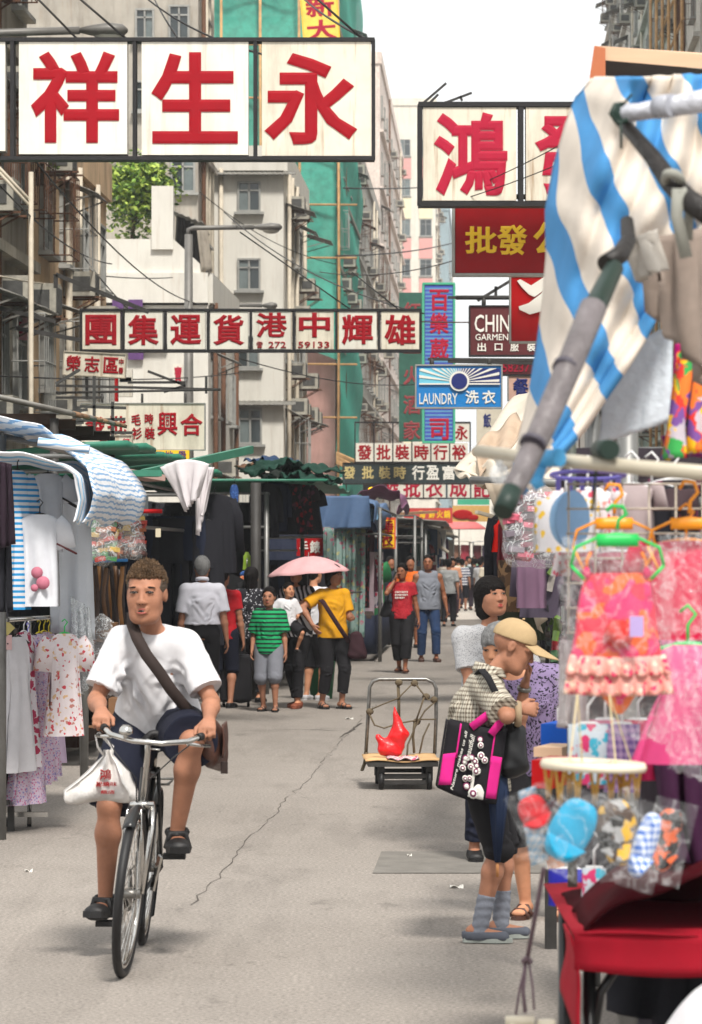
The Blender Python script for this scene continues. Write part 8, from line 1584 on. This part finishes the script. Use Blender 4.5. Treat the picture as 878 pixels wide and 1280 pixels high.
caps = [ # label, centre x, y, w, h px, d, material, tilt
('red child cap in a film bag, leftmost under the ring rack', 668, 1015, 38, 42, 7.0, cloth('cap_red', (200, 30, 40)), -25), ('navy and white print cap behind the bright cyan one', 690, 1035, 46, 70, 7.1, pattern('navy_print', 'floral', [(28, 28, 40), (190, 190, 200), (90, 50, 60)], 46, thr=.4), 20),
('bright cyan cap in a film bag, the front one', 714, 1038, 54, 82, 6.88, cloth('cyan_cap', (20, 150, 190)), 28), ('brown and yellow camouflage cap in the middle under the ring rack', 772, 1040, 52, 84, 6.95, pattern('yellow_camo', 'floral', [(70, 50, 36), (206, 160, 30), (30, 26, 24), (150, 150, 150)], 34, thr=.6), -12),
('blue gingham hat hanging right of the camouflage cap', 806, 1056, 30, 84, 6.9, pattern('blue_gingham', 'check', [(206, 214, 226), (40, 96, 180)], 62, thr=.5), 18), ('orange and black butterfly print cap, rightmost', 832, 1050, 36, 80, 7.05, pattern('orange_black', 'floral', [(26, 22, 22), (196, 84, 30)], 32, thr=.5), 14)]
for lb, x, y, w_, h_, d, mm, tl in caps:
 t = thing('cap', lb, 'cap', P(x, y + h_ / 2, d)); s_ = d / F; c = Vector((0, 0, h_ / 2 * s_)); E = Matrix.Rotation(R(tl), 3, 'Y'); mb = MB()
 def cf(u, v):
  a = u * 2 * math.pi; r_ = math.sin(v * math.pi) ** .6; return c + E @ Vector((math.cos(a) * r_ * w_ * .5 * s_, math.sin(a) * r_ * .03 + .004 * math.sin(v * 19 + u * 12), -math.cos(v * math.pi) * h_ * .5 * s_))
 mb.sheet(cf, 24, 14); mb.part('crown', mm, t); mb = MB(); mb.sheet(lambda u, v: c + E @ Vector(((u - .5) * w_ * 1.0 * s_, -.034 - .015 * v * math.sin(u * 3.14), (-.18 - .26 * v * math.sin(u * 3.14)) * h_ * s_)), 12, 4, .004); mb.part('brim', mm, t)
 mb = MB(); mb.sheet(lambda u, v: c + E @ Vector(((u - .5) * (w_ + 18) * s_, -.05 + .008 * math.sin(u * 17 + v * 13), (v - .5) * (h_ + 26) * s_)), 12, 14); mb.part('film', fb, t)
mb = MB(); mb.sheet(lambda u, v: P(648 + 22 * u + 16 * v, 990 + 92 * v - 8 * u, 7.05 + .02 * math.sin(v * 8)), 6, 10, .003); mb.top('bagged_cloth', pattern('pale_blue_check', 'check', [(200, 206, 210), (120, 170, 206)], 60), 'pale blue checked cloth in film hanging at the left of the caps', 'cloth')
# red table with velvet
t = thing('red_table', 'table with black legs under a red cloth edge at the bottom right', 'table', P(800, 1290, 7.9) - Vector((0, 0, 0))); t.location.z = 0; rd = cloth('crimson_cloth', (150, 14, 34), var=.12)
zt = Zp(1168, 7.6); x0 = P(722, 1168, 7.6).x
mb = MB(); mb.box(x0 + .02, x0 + 1.3, 7.6, 8.7, zt - .04, zt - .005); mb.wpart('table_top', dkw, t)
mb = MB(); mb.sheet(lambda u, v: (x0 - .01 + u * 1.35, 7.575 + .012 * math.sin(u * 14), zt + .005 - v * (.085 + .02 * math.sin(u * 9)) - .05 * u * 0), 30, 4, .006); mb.wpart('cloth_edge', rd, t); mb = MB(); mb.sheet(lambda u, v: (x0 - .012 + u * 1.3, 7.57 + v * 1.15, zt + .006 + .004 * math.sin(u * 20)), 20, 10, .005); mb.wpart('cloth', rd, t)
mb = MB(); mb.sheet(lambda u, v: (x0 - .02 + .008 * math.sin(v * 5) + .03 * v * (1 - u), 7.57 + u * .25, zt - v * (.16 + .1 * (1 - u))), 6, 8, .006); mb.wpart('cloth_corner', rd, t)
for x in (x0 + .035, x0 + 1.2):
 for y in (7.68, 8.6): mb = MB(); mb.tube([(x, y, zt - .04), (x, y, 0)], .016, 8); mb.wpart('leg', blkp, t)
mb = MB(); mb.tube([(x0 + .035, 7.68, zt - .3), (x0 + .06, 7.68, zt - .15), (x0 + .12, 7.68, zt - .06)], .012, 8); mb.wpart('brace', blkp, t)
vel = rgb('wine_velvet', (58, 6, 14), rough=.95, var=.4, vscale=6, spec=.1)
def velf(u, v):
 x = x0 + .015 + u * 1.25; hgt = .27 * min(1, u * 3.6) ** .8 * math.sin(min(1, .15 + v * 1.1) * math.pi) ** .7; return (x, 7.6 + v * .9, zt + .012 + hgt + .022 * math.sin(u * 16 + v * 9) * min(1, u * 4) + .012 * math.sin(u * 33 - v * 14))
mb = MB(); mb.sheet(velf, 40, 24, .008); mb.top('velvet_cloth', vel, 'heap of dark wine velvet lying on the red table', 'velvet')
hung('black_underskirt', 'black cloth hanging beneath the red table', 'cloth', [(758, 1190), (905, 1205), (905, 1300), (756, 1262)], 8.4, darkc, fold=.03); mb = MB(); mb.box(x0 + .05, x0 + 1.2, 7.8, 8.5, .12, .2); mb.top('dark_board_shelf', darkc, 'dark low shelf under the red table', 'shelf')
# rope, tubes and white bundle near the bottom edge
ropem = rgb('mauve_rope', (116, 96, 104), rough=.9, var=.2, bump=.5, bscale=200); mb = MB(); mb.tube([P(680, 1086, 7.2), P(672, 1130, 7.3), P(659, 1200, 7.4)], .0055, 6); mb.tube([P(659, 1200, 7.4), P(650, 1235, 7.4), P(645, 1268, 7.4)], .006, 6, flat=.5); mb.tube([P(661, 1200, 7.4), P(666, 1232, 7.4), P(668, 1262, 7.4)], .006, 6, flat=.5); mb.tube([P(657, 1202, 7.4), P(654, 1240, 7.4), P(657, 1266, 7.4)], .005, 6); mb.tube([P(655, 1203, 7.4), P(659, 1196, 7.39), P(663, 1203, 7.4)], .008, 6); mb.top('knotted_rope', ropem, 'mauve rope knotted into a loop hanging in front of the road', 'rope')
mb = MB(); mb.tube([P(632, 1276, 7.4), P(668, 1276, 7.4)], .012, 10); mb.lathe([(.02, -.02), (.022, .01), (.018, .014)], P(683, 1282, 7.4), 14); mb.tube([P(640, 1277, 7.4), (P(640, 1277, 7.4).x, 7.4, 0)], .012, 8); mb.tube([P(683, 1282, 7.4), (P(683, 1277, 7.4).x, 7.4, 0)], .014, 8); mb.top('tube_rack', ivory, 'ivory tube ends of a low rack at the bottom edge', 'rack')
wb = thing('white_bundle', 'white cloth covered bundle at the bottom right corner', 'bundle', P(842, 1330, 6.9)); wb.location.z = .3; fd = Field((-.28, -.3, -.05), (.4, .3, .55), .012); zz = Zp(1215, 6.9) - .3; fd.cap((-.03, 0, .05), (.12, 0, zz - .16), .17, .14, .05); sdf_part('cloth', fd, whc, wb, wr=.012, ws=.8); mb = MB(); mb.box(-.12, .3, -.15, .15, -.3, .0); mb.part('box', dkw, wb)
# shop goods between the old man and the foreground
bx = [((708, 885, 730, 912), 11.5, whp, 'white_box', 'white box with rounded lids standing on the stall beside the purple blouse'), ((688, 905, 735, 938), 11.0, cloth('blue_pack', (30, 90, 190)), 'blue_pack', 'bright blue packages stacked below the white box'), ((680, 934, 716, 946), 10.5, plym, 'wooden_box_edge', 'wooden tray edge at the street side of the stall'), ((678, 950, 706, 985), 10.2, redb, 'red_pack', 'red package under the wooden tray')]
for (x0_, y0_, x1_, y1_), d, mm, nm, lb in bx: a, b_ = P(x0_, y1_, d), P(x1_, y0_, d); mb = MB(); mb.obox(((a.x + b_.x) / 2, d + .1, (a.z + b_.z) / 2), (b_.x - a.x, .24, b_.z - a.z), (0, 0, -.3)); mb.top(nm, mm, lb, 'box')
stallframe('foreground right stall table behind the hanging caps', 9.6, 12.8, .42, 2.4, 2.3, back=None, q=1, side=False, table=(.85, cloth('foreground_skirt', (40, 34, 44))))
mb = MB(); a = P(682, 1100, 14.0); mb.box(a.x, a.x + .05, 14.0, 14.05, 0, Zp(1088, 14)); mb.top('table_leg', dkfr, 'dark table leg right of the woman in purple', 'table leg')
# ------------------------------------------------------------------ hazy air
hz = MB(); hz.box(-75, 75, -20, 640, -1, 46); hm = bpy.data.materials.new('haze'); hm.use_nodes = True; hn = hm.node_tree; hn.nodes.remove(hn.nodes['Principled BSDF'])
pv = hn.nodes.new('ShaderNodeVolumePrincipled'); pv.inputs['Density'].default_value = .0006; pv.inputs['Color'].default_value = (.95, .97, 1, 1); pv.inputs['Anisotropy'].default_value = .2; hn.links.new(pv.outputs[0], hn.nodes['Material Output'].inputs['Volume'])
hz.top('haze', hm, kind='stuff', at=(0, 0, 0))
